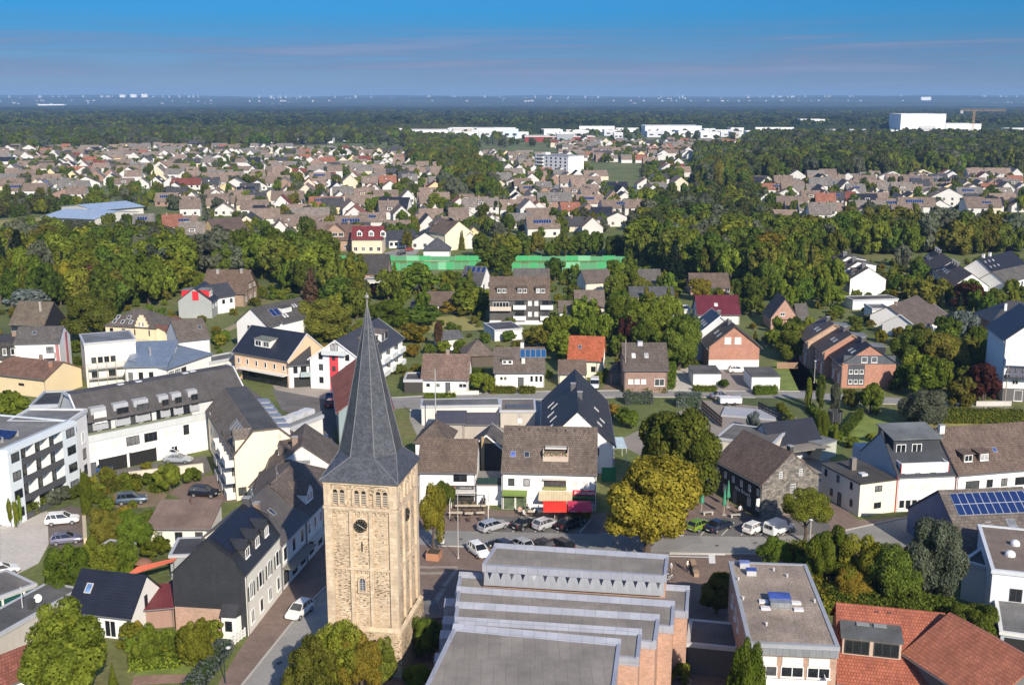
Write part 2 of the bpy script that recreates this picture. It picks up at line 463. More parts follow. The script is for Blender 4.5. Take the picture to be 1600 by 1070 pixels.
# ------------------------------------------------------------------ the house builder
class House:
    """a building standing on the line A-B (its face towards the viewer), going back by depth.
    local frame: x along A->B, y away from that face, z up"""
    def __init__(s,name,label,cat,A,B,depth,eave,rise=0.0,ridge='u',profile=None,wall=None,roof=None,
                 over=0.45,gover=0.3,t=0.2,group=None,flat=False,hip=False,z0=0.0,parapet=0.25,edge=None,roofname='roof',fascia=None,gut=True):
        A=Vector(A);B=Vector(B);A.z=0;B.z=0
        d=B-A
        s.L=d.length;s.W=depth;s.ang=math.atan2(d.y,d.x)
        if eave>250:eave=z_at(A,eave)
        s.e=eave;s.ridge=ridge;s.wall_m=wall;s.roof_m=roof;s.t=t
        s.root=thing(name,label,cat,(A.x,A.y,z0),s.ang,group)
        s.A=A;s.flat=flat;s.hip=hip
        s.La,s.Wc=(s.L,s.W)if ridge=='u' else(s.W,s.L)
        if flat:profile=[(0,eave),(s.Wc,eave)]
        elif profile is None:profile=[(0,eave),(s.Wc/2,eave+rise),(s.Wc,eave)]
        s.prof=profile
        m=MB();n=len(profile)
        # walls: section with the roof profile on top, open above
        if hip or flat:
            m.add([(0,0,-0.3),(s.L,0,-0.3),(s.L,s.W,-0.3),(0,s.W,-0.3),(0,0,eave),(s.L,0,eave),(s.L,s.W,eave),(0,s.W,eave)],
                  [(0,1,5,4),(1,2,6,5),(2,3,7,6),(3,0,4,7)])
        else:
            sec=[(0,-0.3)]+list(profile)+[(s.Wc,-0.3)]
            k=len(sec)
            vv=[s.pt(0,c,z)for c,z in sec]+[s.pt(s.La,c,z)for c,z in sec]
            ff=[tuple(range(k)),tuple(range(2*k-1,k-1,-1)),(0,k,k+1,1),(k-2,2*k-2,2*k-1,k-1)]
            if ridge=='v':ff=[tuple(reversed(q))for q in ff]
            m.add(vv,[tuple(reversed(q))for q in ff]if ridge=='u' else[tuple(reversed(q))for q in ff])
        s.wall=m.build('wall',wall,s.root)
        r=MB()
        if flat:
            g=0.12
            r.box(-g,s.L+g,-g,s.W+g,eave,eave+t)
            s.roof=r.build(roofname,roof,s.root)
            if parapet>0:
                q=MB();h0,h1=eave-0.12,eave+t+parapet;w1=g+0.06;w0=0.22
                q.box(-w1,s.L+w1,-w1,w0,h0,h1);q.box(-w1,s.L+w1,s.W-w0,s.W+w1,h0,h1)
                q.box(-w1,w0,w0,s.W-w0,h0,h1);q.box(s.L-w0,s.L+w1,w0,s.W-w0,h0,h1)
                q.build('parapet',edge or plain((0.45,0.46,0.48),0.5),s.root)
        elif hip:
            o=over;z=eave-0.1;rr=min(s.L,s.W)/2+o
            top=eave+rise
            if s.L>=s.W:rid=[(s.W/2,s.W/2,top),(s.L-s.W/2,s.W/2,top)]
            else:rid=[(s.L/2,s.L/2,top),(s.L/2,s.W-s.L/2,top)]
            vv=[(-o,-o,z),(s.L+o,-o,z),(s.L+o,s.W+o,z),(-o,s.W+o,z)]+rid
            if s.L>=s.W:ff=[(0,1,5,4),(1,2,5),(2,3,4,5),(3,0,4),(3,2,1,0)]
            else:ff=[(0,1,4),(1,2,5,4),(2,3,5),(3,0,4,5),(3,2,1,0)]
            r.add(vv,ff);s.roof=r.build(roofname,roof,s.root)
        else:
            pr=[list(p)for p in profile]
            def ext(p,q,o):       # push p away from q by o along the slope
                dx=p[0]-q[0];dz=p[1]-q[1];l=abs(dx)or 1e-6
                return[p[0]+dx/l*o,p[1]+dz/l*o]
            a0=ext(pr[0],pr[1],over if abs(pr[0][0]-pr[1][0])>1.6 else over*0.25)
            a1=ext(pr[-1],pr[-2],over if abs(pr[-1][0]-pr[-2][0])>1.6 else over*0.25)
            low=[a0]+pr[1:-1]+[a1]
            up=[[c,z+t]for c,z in low]
            sec=low+up[::-1];k=len(sec)
            vv=[s.pt(-gover,c,z)for c,z in sec]+[s.pt(s.La+gover,c,z)for c,z in sec]
            ff=[(i,(i+1)%k,(i+1)%k+k,i+k)for i in range(k)]
            nn=len(low)
            for i in range(nn-1):
                ff.append((i,k-1-i,k-2-i,i+1));ff.append((i+k,i+1+k,2*k-2-i,2*k-1-i))
            if ridge=='v':ff=[tuple(reversed(q))for q in ff]
            r.add(vv,ff);s.roof=r.build(roofname,roof,s.root)
            if gut and abs(pr[0][0]-pr[1][0])>1.6:      # gutters and downpipes along the eaves
                q=MB()
                for c_,z_,k_ in((a0[0],a0[1],0),(a1[0],a1[1],1)):
                    if k_ and len(pr)==2:continue
                    sg_=-1 if k_==0 else 1;cc=c_+sg_*0.06
                    q.tube(s.pt(-gover,cc,z_+0.06),s.pt(s.La+gover,cc,z_+0.06),0.085,0.085,6)
                    wc=0 if k_==0 else s.Wc
                    for a_ in(0.15,s.La-0.15):
                        q.tube(s.pt(a_,cc,z_),s.pt(a_,wc+sg_*0.06,z_-0.45),0.05,0.05,5);q.tube(s.pt(a_,wc+sg_*0.06,z_-0.45),s.pt(a_,wc+sg_*0.06,0),0.05,0.05,5)
                q.build('gutter',plain((0.22,0.225,0.23),0.45,0.5),s.root)
            if fascia:            # white barge boards on the gable ends
                q=MB()
                for a in(-gover-0.05,s.La+gover):
                    for i in range(nn-1):
                        c0,z0_=low[i];c1,z1_=low[i+1]
                        pts=[(c0,z0_-0.08),(c1,z1_-0.08),(c1,z1_+t+0.03),(c0,z0_+t+0.03)]
                        vv=[s.pt(a,c,z)for c,z in pts]+[s.pt(a+0.05,c,z)for c,z in pts]
                        q.add(vv,[(0,1,2,3),(7,6,5,4),(0,4,5,1),(1,5,6,2),(2,6,7,3),(3,7,4,0)])
                q.build('barge_board',fascia,s.root)
    def pt(s,a,c,z):
        return(a,c,z)if s.ridge=='u' else(c,a,z)
    def zr(s,c):
        xs=[p[0]for p in s.prof];zs=[p[1]for p in s.prof]
        return float(np.interp(c,xs,zs))+s.t
    def slope(s,a,c):
        """frame on the roof skin: x along the ridge, y up the slope, z out"""
        xs=[p[0]for p in s.prof];i=max(0,min(len(xs)-2,int(np.searchsorted(xs,c))-1))
        (c0,z0),(c1,z1)=s.prof[i],s.prof[i+1]
        k=(z1-z0)/max(1e-6,c1-c0)
        cax=Vector((0,1,0))if s.ridge=='u' else Vector((1,0,0))
        n=(-k*cax+Vector((0,0,1))).normalized()
        up=(cax+k*Vector((0,0,1))).normalized()*(1 if k>=0 else-1)
        x=up.cross(n)
        M=Matrix((x,up,n)).transposed().to_4x4()
        M.translation=Vector(s.pt(a,c,s.zr(c)))
        return M
    def face(s,f,pos,z):
        return{'F':((pos,0,z),0.0),'R':((s.L,pos,z),math.pi/2),'L':((0,s.W-pos,z),-math.pi/2),'K':((s.L-pos,s.W,z),math.pi)}[f]
    def flen(s,f):return s.L if f in 'FK' else s.W
    def win(s,f,pos,z,w_,h_,style='w',name='window'):
        loc,rz=s.face(f,pos,z)
        return put_window(s.root,loc,rz,w_,h_,style,name)
    def wins(s,f,n,z,w_,h_,style='w',x0=None,x1=None,name='window'):
        L=s.flen(f);x0=0.0 if x0 is None else x0;x1=L if x1 is None else x1
        for i in range(n):s.win(f,x0+(x1-x0)*(i+0.5)/n,z,w_,h_,style,name)
    def box_on(s,f,p0,p1,z0,z1,d0,d1,name,mat_):
        """a box standing off a face: p along it, d outwards"""
        loc,rz=s.face(f,0,0)
        m=MB().box(p0,p1,-d1,-d0,z0,z1)
        o=m.build(name,mat_,s.root);o.location=loc;o.rotation_euler=(0,0,rz)
        return o
    def balcony(s,f,p0,p1,z,d=1.4,h=1.0,mat_=None,slab=None):
        loc,rz=s.face(f,0,0);mat_=mat_ or plain((0.7,0.7,0.68),0.5)
        m=MB();m.box(p0,p1,-d,-0.01,z-0.18,z)
        o=m.build('balcony',slab or plain((0.6,0.6,0.58),0.7),s.root);o.location=loc;o.rotation_euler=(0,0,rz)
        q=MB();q.box(p0,p1,-d-0.06,-d,z-0.15,z+h);q.box(p0-0.06,p0,-d-0.06,-0.01,z-0.15,z+h);q.box(p1,p1+0.06,-d-0.06,-0.01,z-0.15,z+h)
        q.build('railing',mat_,o)
        return o
    def chimney(s,a,c,w_=0.7,h_=1.0,mat_=None):
        x,y,_=s.pt(a,c,0);z=s.zr(c)
        m=MB();m.box(x-w_/2,x+w_/2,y-w_/2.6,y+w_/2.6,z-0.8,z+h_)
        o=m.build('chimney',mat_ or brick(BR_BROWN),s.root)
        MB().box(x-w_/2-0.06,x+w_/2+0.06,y-w_/2.6-0.06,y+w_/2.6+0.06,z+h_,z+h_+0.1).build('chimney_cap',plain((0.3,0.3,0.3)),o)
    def skylight(s,a,c,w_=0.8,h_=1.1,pane=None,frame=None):
        M=s.slope(a,c)
        key=('sky',round(w_,1),round(h_,1),pane,frame)
        if key not in WC:
            w2,h2=key[1],key[2];f=MB();t=0.09
            f.box(-w2/2,-w2/2+t,-h2/2,h2/2,-0.02,0.09);f.box(w2/2-t,w2/2,-h2/2,h2/2,-0.02,0.09)
            f.box(-w2/2+t,w2/2-t,-h2/2,-h2/2+t,-0.02,0.09);f.box(-w2/2+t,w2/2-t,h2/2-t,h2/2,-0.02,0.09)
            p=MB().box(-w2/2+t,w2/2-t,-h2/2+t,h2/2-t,-0.02,0.06)
            WC[key]=(f.mesh('skylight',plain(frame or(0.25,0.25,0.26),0.5)),p.mesh('pane',glass(pane or(0.03,0.04,0.06))))
        o=link('skylight',WC[key][0],s.root);o.matrix_local=M
        link('pane',WC[key][1],o)
    def solar(s,a0,c0,nx,ny,pw=1.0,ph=1.7,gap=0.05,mat_=None,fc=(0.55,0.57,0.6)):
        key=('solar',round(pw,2),round(ph,2),mat_)
        if key not in WC:
            m=MB();m.box(0,pw,0,ph,0.07,0.11,0)
            e_=0.035
            m.box(-e_,0,-e_,ph+e_,0.05,0.115,1);m.box(pw,pw+e_,-e_,ph+e_,0.05,0.115,1)
            m.box(0,pw,-e_,0,0.05,0.115,1);m.box(0,pw,ph,ph+e_,0.05,0.115,1)
            WC[key]=m.mesh('solar_panel',[mat_ or panel_mat(),plain(fc,0.4,0.3)])
        M=s.slope(a0,c0)
        for i in range(nx):
            for j in range(ny):
                o=link('solar_panel',WC[key],s.root)
                o.matrix_local=M@Matrix.Translation(((pw+gap+0.04)*i,(ph+gap+0.04)*j,0))
    def dormer(s,a,c,w_,h_,style='w',nwin=1,wall=None,roof=None,gable=False,over=0.18,wfrac=0.75):
        """a dormer on the slope whose low edge is at cross position c; front looks down the slope"""
        sgn=1 if s.prof[0][0]<=c<s.Wc/2 else-1
        z0=s.zr(c)-0.05;zt=z0+h_
        # depth until the roof reaches the dormer's top
        d=0.0
        while d<s.Wc/2 and s.zr(c+sgn*d)<zt+(0.25 if not gable else 0):d+=0.1
        back=h_*0.12 if not gable else 0
        def q(x,dd,z):        # x along ridge, dd into the roof
            return s.pt(a+x,c+sgn*dd,z)
        m=MB();x0,x1=-w_/2,w_/2
        vv=[q(x0,0,z0-0.3),q(x1,0,z0-0.3),q(x1,0,zt),q(x0,0,zt),q(x0,d,z0-0.3),q(x1,d,z0-0.3),q(x1,d,zt+back),q(x0,d,zt+back)]
        ff=[(0,1,2,3),(1,5,6,2),(5,4,7,6),(4,0,3,7)]
        if gable:
            vv+=[q(0,0,zt+w_*0.42),q(0,d,zt+w_*0.42)]
            ff=[(0,1,2,8,3),(1,5,6,2),(5,4,7,9,6),(4,0,3,7)]
        m.add(vv,ff);o=m.build('dormer',wall or s.roof_m,s.root)
        r=MB();k=over;T=0.12
        if gable:
            for sx in(-1,1):
                zz=zt-k*0.84
                A_=[q(sx*(w_/2+k),-k,zz),q(0,-k,zt+w_*0.42),q(0,d+w_*0.5,zt+w_*0.42),q(sx*(w_/2+k),d,zz)]
                r.add(A_+[(p[0],p[1],p[2]+T)for p in A_],[(0,1,2,3),(7,6,5,4),(0,4,5,1),(1,5,6,2),(2,6,7,3),(3,7,4,0)])
        else:
            A_=[q(x0-k,-k,zt-0.02),q(x1+k,-k,zt-0.02),q(x1+k,d+0.1,zt+back),q(x0-k,d+0.1,zt+back)]
            r.add(A_+[(p[0],p[1],p[2]+T)for p in A_],[(3,2,1,0),(4,5,6,7),(0,1,5,4),(1,2,6,5),(2,3,7,6),(3,0,4,7)])
        r.build('dormer_roof',roof or s.roof_m,o)
        base_rz={('u',1):0.0,('u',-1):math.pi,('v',1):-math.pi/2,('v',-1):math.pi/2}[(s.ridge,sgn)]
        for i in range(nwin):
            x=x0+w_*(i+0.5)/nwin
            ww=w_/nwin*wfrac
            hh=min(h_-0.35,1.5)
            put_window(o,q(x,-0.005,z0+(h_-hh)*0.55),base_rz,ww,hh,style)
        return o
    def aerial(s,a,c,h_=2.0,dish=True):
        x,y,_=s.pt(a,c,0);z=s.zr(c);m=MB()
        m.tube((x,y,z-0.3),(x,y,z+h_),0.03,0.03,5)
        for k in range(3):m.tube((x-0.5+k*0.08,y,z+h_-0.15-k*0.22),(x+0.5-k*0.08,y,z+h_-0.15-k*0.22),0.018,0.018,4)
        o=m.build('aerial',plain((0.45,0.45,0.46),0.4,0.6),s.root)
        if dish:
            d=MB().lathe([(0.03,0),(0.2,0.03),(0.36,0.12)],12).build('satellite_dish',plain((0.6,0.6,0.6),0.5),o)
            d.location=(x,y-0.1,z+h_*0.45);d.rotation_euler=(R(75),0,R(25))

def line_pts(*pxs,z=0.0):
    return[P(x,y,z)for x,y in pxs]

def slab(name,pxs,z,mat_,parent=None,thick=None,label=None,cat=None,kind='structure'):
    """a ground sheet whose outline is given in photo pixels on the ground"""
    pts=[P(x,y,0)for x,y in pxs]
    area=sum(pts[i].x*pts[(i+1)%len(pts)].y-pts[(i+1)%len(pts)].x*pts[i].y for i in range(len(pts)))
    if area<0:pts=pts[::-1]
    m=MB()
    if thick:
        m.prism([(p.x,p.y)for p in pts],z-thick,z)
    else:
        m.add([(p.x,p.y,z)for p in pts],[tuple(range(len(pts)))])
    o=m.build(name,mat_,parent)
    if parent is None:tag(o,label,cat,kind=kind)
    return o
# ------------------------------------------------------------------ ground, streets, hills
def build_ground():
    m,nt,b=new_mat('gardens_and_fields')
    tc=N(nt,'ShaderNodeTexCoord')
    n1=N(nt,'ShaderNodeTexNoise');n1.inputs['Scale'].default_value=0.035;n1.inputs['Detail'].default_value=6
    nt.links.new(tc.outputs['Object'],n1.inputs['Vector'])
    cr=N(nt,'ShaderNodeValToRGB');e=cr.color_ramp.elements
    e[0].position=0.30;e[0].color=(0.065,0.085,0.022,1)
    e[1].position=0.72;e[1].color=(0.17,0.155,0.06,1)
    k=e.new(0.52);k.color=(0.115,0.138,0.032,1)
    nt.links.new(n1.outputs[0],cr.inputs[0])
    o1,_=noise_col(nt,cr.outputs[0],0.6,1.35,0.9,6,vec=tc.outputs['Object'])
    nt.links.new(o1,b.inputs['Base Color']);b.inputs['Roughness'].default_value=0.95
    g=MB()
    g.add([(-16000,-400,0),(16000,-400,0),(16000,20000,0),(-16000,20000,0)],[(0,1,2,3)])
    tag(g.build('ground',m),kind='structure')
build_ground()

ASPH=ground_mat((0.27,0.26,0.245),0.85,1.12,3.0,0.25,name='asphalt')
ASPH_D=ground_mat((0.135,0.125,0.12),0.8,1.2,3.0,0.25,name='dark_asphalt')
PAVE=paving((0.205,0.145,0.118))
PAVE_D=paving((0.15,0.12,0.105))
PAVE_L=paving((0.36,0.315,0.265))
CONC=ground_mat((0.50,0.46,0.41),0.85,1.1,2.0,0.2,name='concrete')
LAWN=ground_mat((0.155,0.20,0.038),0.6,1.4,3.0,0.3,name='lawn')
LAWN_Y=ground_mat((0.27,0.24,0.075),0.75,1.25,3.0,0.3,name='dry_lawn')
EARTH=ground_mat((0.20,0.15,0.095),0.7,1.25,4.0,0.4,name='earth')
LINE_W=plain((0.72,0.72,0.70),0.7)

slab('square_paving',[(330,1085),(388,994),(440,925),(503,850),(505,790),(660,783),(780,797),(935,802),(1115,772),(1190,813),
                       (1260,780),(1295,776),(1342,812),(1500,800),(1500,870),(1290,885),(1165,885),(1165,1085)],0.004,PAVE)
slab('main_road',[(560,823),(700,829),(930,834),(1200,839),(1300,833),(1400,812),(1600,785),(1600,810),(1440,850),(1330,868),
                   (1200,866),(1000,862),(700,853),(560,846)],0.012,ASPH)
slab('side_road',[(365,1085),(470,956),(509,917),(512,870),(540,850),(600,860),(540,1000),(465,1085)],0.008,ASPH)
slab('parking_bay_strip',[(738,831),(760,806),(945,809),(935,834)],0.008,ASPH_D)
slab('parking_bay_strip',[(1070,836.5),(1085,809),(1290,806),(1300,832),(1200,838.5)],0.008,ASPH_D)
slab('back_street',[(520,655),(600,622),(780,613),(1000,610),(1250,612),(1420,622),(1620,640),(1620,652),(1420,632),(1250,622),(1000,620),(780,625),(600,640),(530,680)],0.008,ASPH)
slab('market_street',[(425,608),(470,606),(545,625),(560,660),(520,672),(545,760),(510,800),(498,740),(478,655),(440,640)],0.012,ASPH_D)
slab('forecourt',[(425,600),(495,604),(522,610),(522,626),(430,609)],0.016,PAVE_L)
slab('car_park',[(0,895),(0,822),(20,815),(74,798),(76,850),(60,880),(20,900)],0.008,CONC)
slab('car_park',[(74,799),(110,790),(132,795),(133,850),(78,862)],0.010,PAVE_D)
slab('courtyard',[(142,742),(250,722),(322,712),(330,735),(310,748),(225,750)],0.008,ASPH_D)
slab('courtyard',[(262,770),(300,748),(372,735),(372,783),(300,787)],0.008,PAVE)
slab('yard_paving',[(165,790),(180,770),(245,765),(262,772),(250,790),(200,795)],0.008,EARTH)
slab('driveway',[(1118,612),(1122,575),(1180,575),(1200,612)],0.006,ground_mat((0.28,0.24,0.21),name='driveway'))
slab('driveway',[(1052,612),(1056,570),(1080,570),(1082,612)],0.006,CONC)
slab('driveway',[(940,612),(952,580),(968,580),(970,612)],0.006,EARTH)
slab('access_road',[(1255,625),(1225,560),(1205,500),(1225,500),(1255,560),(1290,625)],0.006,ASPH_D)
slab('yard_paving',[(640,655),(640,625),(780,618),(860,612),(960,690),(960,740),(680,740)],0.004,ASPH)
slab('yard_paving',[(960,690),(1100,625),(1230,640),(1300,700),(1290,775),(1260,780),(1115,772)],0.003,ground_mat((0.25,0.22,0.19),name='gravel_yard'))
slab('lawn',[(1212,610),(1208,566),(1262,566),(1285,610)],0.006,LAWN)
slab('lawn',[(1300,690),(1310,648),(1390,650),(1420,672),(1400,700)],0.006,LAWN)
slab('lawn',[(1440,672),(1450,650),(1600,652),(1600,672)],0.006,LAWN_Y)
slab('lawn',[(205,1058),(230,1036),(310,1036),(300,1052)],0.006,LAWN)
slab('garden_path',[(205,1070),(210,1055),(300,1052),(292,1066)],0.008,paving((0.30,0.19,0.14)))
slab('lawn',[(20,640),(0,620),(0,660),(40,660)],0.006,LAWN)
slab('lawn',[(870,442),(868,424),(920,424),(915,446)],0.006,LAWN)
slab('lawn',[(655,520),(640,500),(720,492),(760,515)],0.006,LAWN_Y)
slab('lawn',[(1372,470),(1380,430),(1430,425),(1440,470)],0.006,LAWN_Y)
slab('street',[(845,322),(880,268),(886,268),(868,322)],0.006,ASPH)
slab('street',[(600,395),(640,385),(660,372),(668,376),(650,398),(610,405)],0.006,ASPH)
slab('sports_field',[(520,405),(980,402),(990,418),(520,424)],0.005,LAWN)
slab('field',[(0,345),(60,340),(110,352),(0,362)],0.005,LAWN_Y)
slab('field',[(250,224),(520,221),(520,226),(250,231)],0.005,ground_mat((0.10,0.085,0.06),name='ploughed_field'))
# pale bands in the square, parking lines, crossing
PALE=paving((0.32,0.27,0.23))
slab('paving_band',[(640,884),(714,884),(716,887),(640,888)],0.008,PALE)
slab('paving_band',[(640,893),(698,893),(696,897),(640,897)],0.008,PALE)
slab('paving_band',[(712,888),(717,888),(697,917),(690,915)],0.008,PALE)
slab('paving_band',[(690,918),(697,919),(680,948),(671,946)],0.008,PALE)
for x in(800,835,870,905):
    slab('parking_line',[(x,831),(x+1.4,831),(x+19,812),(x+17.6,812)],0.014,LINE_W)
for x in(1094,1127,1157,1187,1222):
    slab('parking_line',[(x,836),(x+1.4,836),(x+19,818),(x+17.6,818)],0.014,LINE_W)
slab('road_marking',[(1046,866.2),(1046,864.8),(1133,865.8),(1133,867.2)],0.018,LINE_W)
slab('road_marking',[(1046,869.5),(1046,868.2),(1110,869.5),(1110,870.8)],0.018,LINE_W)
slab('road_marking',[(1107,866),(1117,866),(1118,880),(1108,880)],0.022,LINE_W)
slab('road_marking',[(430,1036),(438,1032),(443,1034),(435,1039)],0.014,plain((0.05,0.05,0.05)))

# kerbs: a real step between road and pavement
def kerb(pts):
    q=[P(x,y)for x,y in pts];m=MB()
    for a,b in zip(q[:-1],q[1:]):
        d=(b-a).normalized();n=Vector((-d.y,d.x,0))*0.09
        m.prism([tuple((a-n)[:2]),tuple((b-n)[:2]),tuple((b+n)[:2]),tuple((a+n)[:2])],-0.05,0.12)
    tag(m.build('kerb',ground_mat((0.42,0.40,0.37),name='kerb_stone')),kind='structure')
for k_ in([(690,853),(760,855)],[(1046,863.6),(1200,866.5),(1330,868.5)],[(937,833.6),(1068,836.5)],[(1302,832.5),(1400,811.5),(1500,797)],[(366,1085),(470,955.5),(509,916.5)],[(600,622),(780,612.6),(1000,609.7),(1250,611.5)],[(640,641),(780,625.4),(1000,620.3),(1180,621.2)],[(1290,628),(1420,632.4),(1600,651)]):kerb(k_)
slab('drain_cover',[(445,905),(449,905),(448,908),(444,908)],0.016,plain((0.06,0.06,0.06)))
for x_,y_ in((830,845),(960,848),(1120,852),(1180,848),(720,842)):slab('manhole_cover',[(x_-4,y_),(x_,y_-1.6),(x_+4,y_),(x_,y_+1.6)],0.016,plain((0.085,0.08,0.075)))
def build_hills():
    rng=np.random.default_rng(3)
    mt=ground_mat((0.025,0.036,0.02),0.5,1.6,0.01,0.0009,name='wooded_hills')
    for i,(y0,hmax,seed)in enumerate(((7600,42,1),(9800,74,5),(13200,116,9))):
        n=161;xs=np.linspace(-9000,9000,n)
        ph=rng.uniform(0,6.28,8)
        h=np.zeros(n)
        for k in range(8):
            h+=np.sin(xs/9000*math.pi*(k*1.7+1.1)+ph[k])/(k*0.6+1.3)
        h=(h-h.min())/(h.max()-h.min())
        h=hmax*(0.68+0.32*h)+rng.normal(0,hmax*0.012,n)
        if i==1:h*=1+0.22*np.clip((xs-1500)/4000,0,1)
        v=[];f=[]
        rows_=[(-1300,-0.02),(-800,0.28),(-380,0.72),(0,1.0),(700,0.8),(1700,-0.02)]
        for dy,k in rows_:
            for j in range(n):v.append((xs[j],y0+dy,h[j]*k if k>0 else-2))
        for a in range(len(rows_)-1):
            for j in range(n-1):f.append((a*n+j,a*n+j+1,(a+1)*n+j+1,(a+1)*n+j))
        o=MB().add(v,f).build('hills',mt,smooth=True)
        tag(o,kind='structure')
build_hills()
# ------------------------------------------------------------------ church tower
def tower_stone():
    m,nt,b=new_mat('tuff_masonry')
    tc=N(nt,'ShaderNodeTexCoord')
    mp=N(nt,'ShaderNodeMapping')
    wob=N(nt,'ShaderNodeTexNoise');wob.inputs['Scale'].default_value=0.9;wob.inputs['Detail'].default_value=3
    nt.links.new(tc.outputs['UV'],wob.inputs['Vector'])
    av=N(nt,'ShaderNodeVectorMath',operation='MULTIPLY_ADD');av.inputs[1].default_value=(0.22,0.16,0);
    nt.links.new(wob.outputs['Color'],av.inputs[0]);nt.links.new(tc.outputs['UV'],av.inputs[2])
    br=N(nt,'ShaderNodeTexBrick');br.inputs['Scale'].default_value=1.0
    br.inputs['Brick Width'].default_value=0.52;br.inputs['Row Height'].default_value=0.24
    br.inputs['Mortar Size'].default_value=0.018;br.inputs['Bias'].default_value=0.2
    br.inputs['Color1'].default_value=(0.48,0.345,0.215,1);br.inputs['Color2'].default_value=(0.67,0.535,0.375,1)
    br.inputs['Mortar'].default_value=(0.55,0.44,0.305,1)
    nt.links.new(av.outputs[0],br.inputs['Vector'])
    o1,_=noise_col(nt,br.outputs['Color'],0.80,1.10,0.35,6,vec=tc.outputs['Object'])
    # weathered-out dark pockets along the courses
    mp2=N(nt,'ShaderNodeMapping');mp2.inputs['Scale'].default_value=(2.6,6.4,1)
    nt.links.new(tc.outputs['UV'],mp2.inputs[0])
    n2=N(nt,'ShaderNodeTexNoise');n2.inputs['Scale'].default_value=1.05;n2.inputs['Detail'].default_value=5;n2.inputs['Roughness'].default_value=0.62
    nt.links.new(mp2.outputs[0],n2.inputs['Vector'])
    big=N(nt,'ShaderNodeTexNoise');big.inputs['Scale'].default_value=0.28;nt.links.new(tc.outputs['Object'],big.inputs['Vector'])
    ad=N(nt,'ShaderNodeMath',operation='MULTIPLY_ADD');ad.inputs[1].default_value=0.30
    nt.links.new(big.outputs[0],ad.inputs[0]);nt.links.new(n2.outputs[0],ad.inputs[2])
    cr=N(nt,'ShaderNodeValToRGB');cr.color_ramp.elements[0].position=0.70;cr.color_ramp.elements[1].position=0.76
    nt.links.new(ad.outputs[0],cr.inputs[0])
    mx=N(nt,'ShaderNodeMixRGB');mx.inputs[2].default_value=(0.105,0.072,0.045,1)
    nt.links.new(cr.outputs[0],mx.inputs[0]);nt.links.new(o1,mx.inputs[1])
    w1,_=noise_col(nt,mx.outputs[0],0.78,1.2,0.5,6,vec=tc.outputs['Object'],stretch=(2.2,2.2,0.28))       # rain streaks
    w2=N(nt,'ShaderNodeMixRGB');w2.inputs[2].default_value=(0.30,0.265,0.22,1);nt.links.new(w1,w2.inputs[1])     # grey lichen patches
    n3=N(nt,'ShaderNodeTexNoise');n3.inputs['Scale'].default_value=0.7;n3.inputs['Detail'].default_value=8;n3.inputs['Roughness'].default_value=0.7;nt.links.new(tc.outputs['Object'],n3.inputs['Vector'])
    r3=N(nt,'ShaderNodeMapRange');r3.inputs[1].default_value=0.50;r3.inputs[2].default_value=0.75;r3.inputs[4].default_value=0.5;nt.links.new(n3.outputs[0],r3.inputs[0]);nt.links.new(r3.outputs[0],w2.inputs[0])
    nt.links.new(w2.outputs[0],b.inputs['Base Color']);b.inputs['Roughness'].default_value=0.95
    sb=N(nt,'ShaderNodeMath',operation='MULTIPLY_ADD');sb.inputs[1].default_value=-1.3
    nt.links.new(cr.outputs[0],sb.inputs[0]);nt.links.new(br.outputs['Fac'],sb.inputs[2])
    bump(nt,b,sb.outputs[0],0.55,0.05)
    return m
def trim_stone():
    m,nt,b=new_mat('dressed_stone')
    tc=N(nt,'ShaderNodeTexCoord')
    br=N(nt,'ShaderNodeTexBrick');br.inputs['Scale'].default_value=1.0
    br.inputs['Brick Width'].default_value=0.75;br.inputs['Row Height'].default_value=0.42
    br.inputs['Mortar Size'].default_value=0.015
    br.inputs['Color1'].default_value=(0.58,0.45,0.31,1);br.inputs['Color2'].default_value=(0.68,0.555,0.40,1)
    br.inputs['Mortar'].default_value=(0.46,0.355,0.235,1)
    nt.links.new(tc.outputs['UV'],br.inputs['Vector'])
    o0,_=noise_col(nt,br.outputs['Color'],0.66,1.10,0.9,7,vec=tc.outputs['Object'])
    o1,_=noise_col(nt,o0,0.84,1.16,0.6,6,vec=tc.outputs['Object'],stretch=(3,3,0.3))
    nt.links.new(o1,b.inputs['Base Color']);b.inputs['Roughness'].default_value=0.95
    return m

def arch_poly(w_,h_,n=8):
    """outline of a round-headed arch, base at z = 0"""
    r=w_/2
    return[(-r,0),(r,0)]+[(r*math.cos(math.pi*i/n),h_-r+r*math.sin(math.pi*i/n))for i in range(n+1)]
def arch_plate(m,w_,h_,y0,y1,cx=0,z=0,mi=0):
    p=arch_poly(w_,h_);n=len(p)
    vv=[(cx+x,y0,z+q)for x,q in p]+[(cx+x,y1,z+q)for x,q in p]
    m.add(vv,[tuple(range(n)),tuple(range(2*n-1,n-1,-1))]+[(i,i+n,(i+1)%n+n,(i+1)%n)for i in range(n)],mi)
def arch_ring(m,w_,h_,t,y0,y1,cx=0,z=0,mi=0):
    a=arch_poly(w_,h_)[1:]+[arch_poly(w_,h_)[0]]
    bq=arch_poly(w_+2*t,h_+t)[1:]+[arch_poly(w_+2*t,h_+t)[0]]
    a=a[:-1];a=[(w_/2,0)]+a[1:]+[(-w_/2,0)];bq=[(w_/2+t,0)]+bq[1:-1]+[(-w_/2-t,0)]
    n=len(a)
    for i in range(n-1):
        A0,A1,B0,B1=a[i],a[i+1],bq[i],bq[i+1]
        vv=[]
        for y in(y0,y1):vv+=[(cx+A0[0],y,z+A0[1]),(cx+A1[0],y,z+A1[1]),(cx+B1[0],y,z+B1[1]),(cx+B0[0],y,z+B0[1])]
        m.add(vv,[(0,1,2,3),(7,6,5,4),(0,4,5,1),(1,5,6,2),(2,6,7,3),(3,7,4,0)],mi)

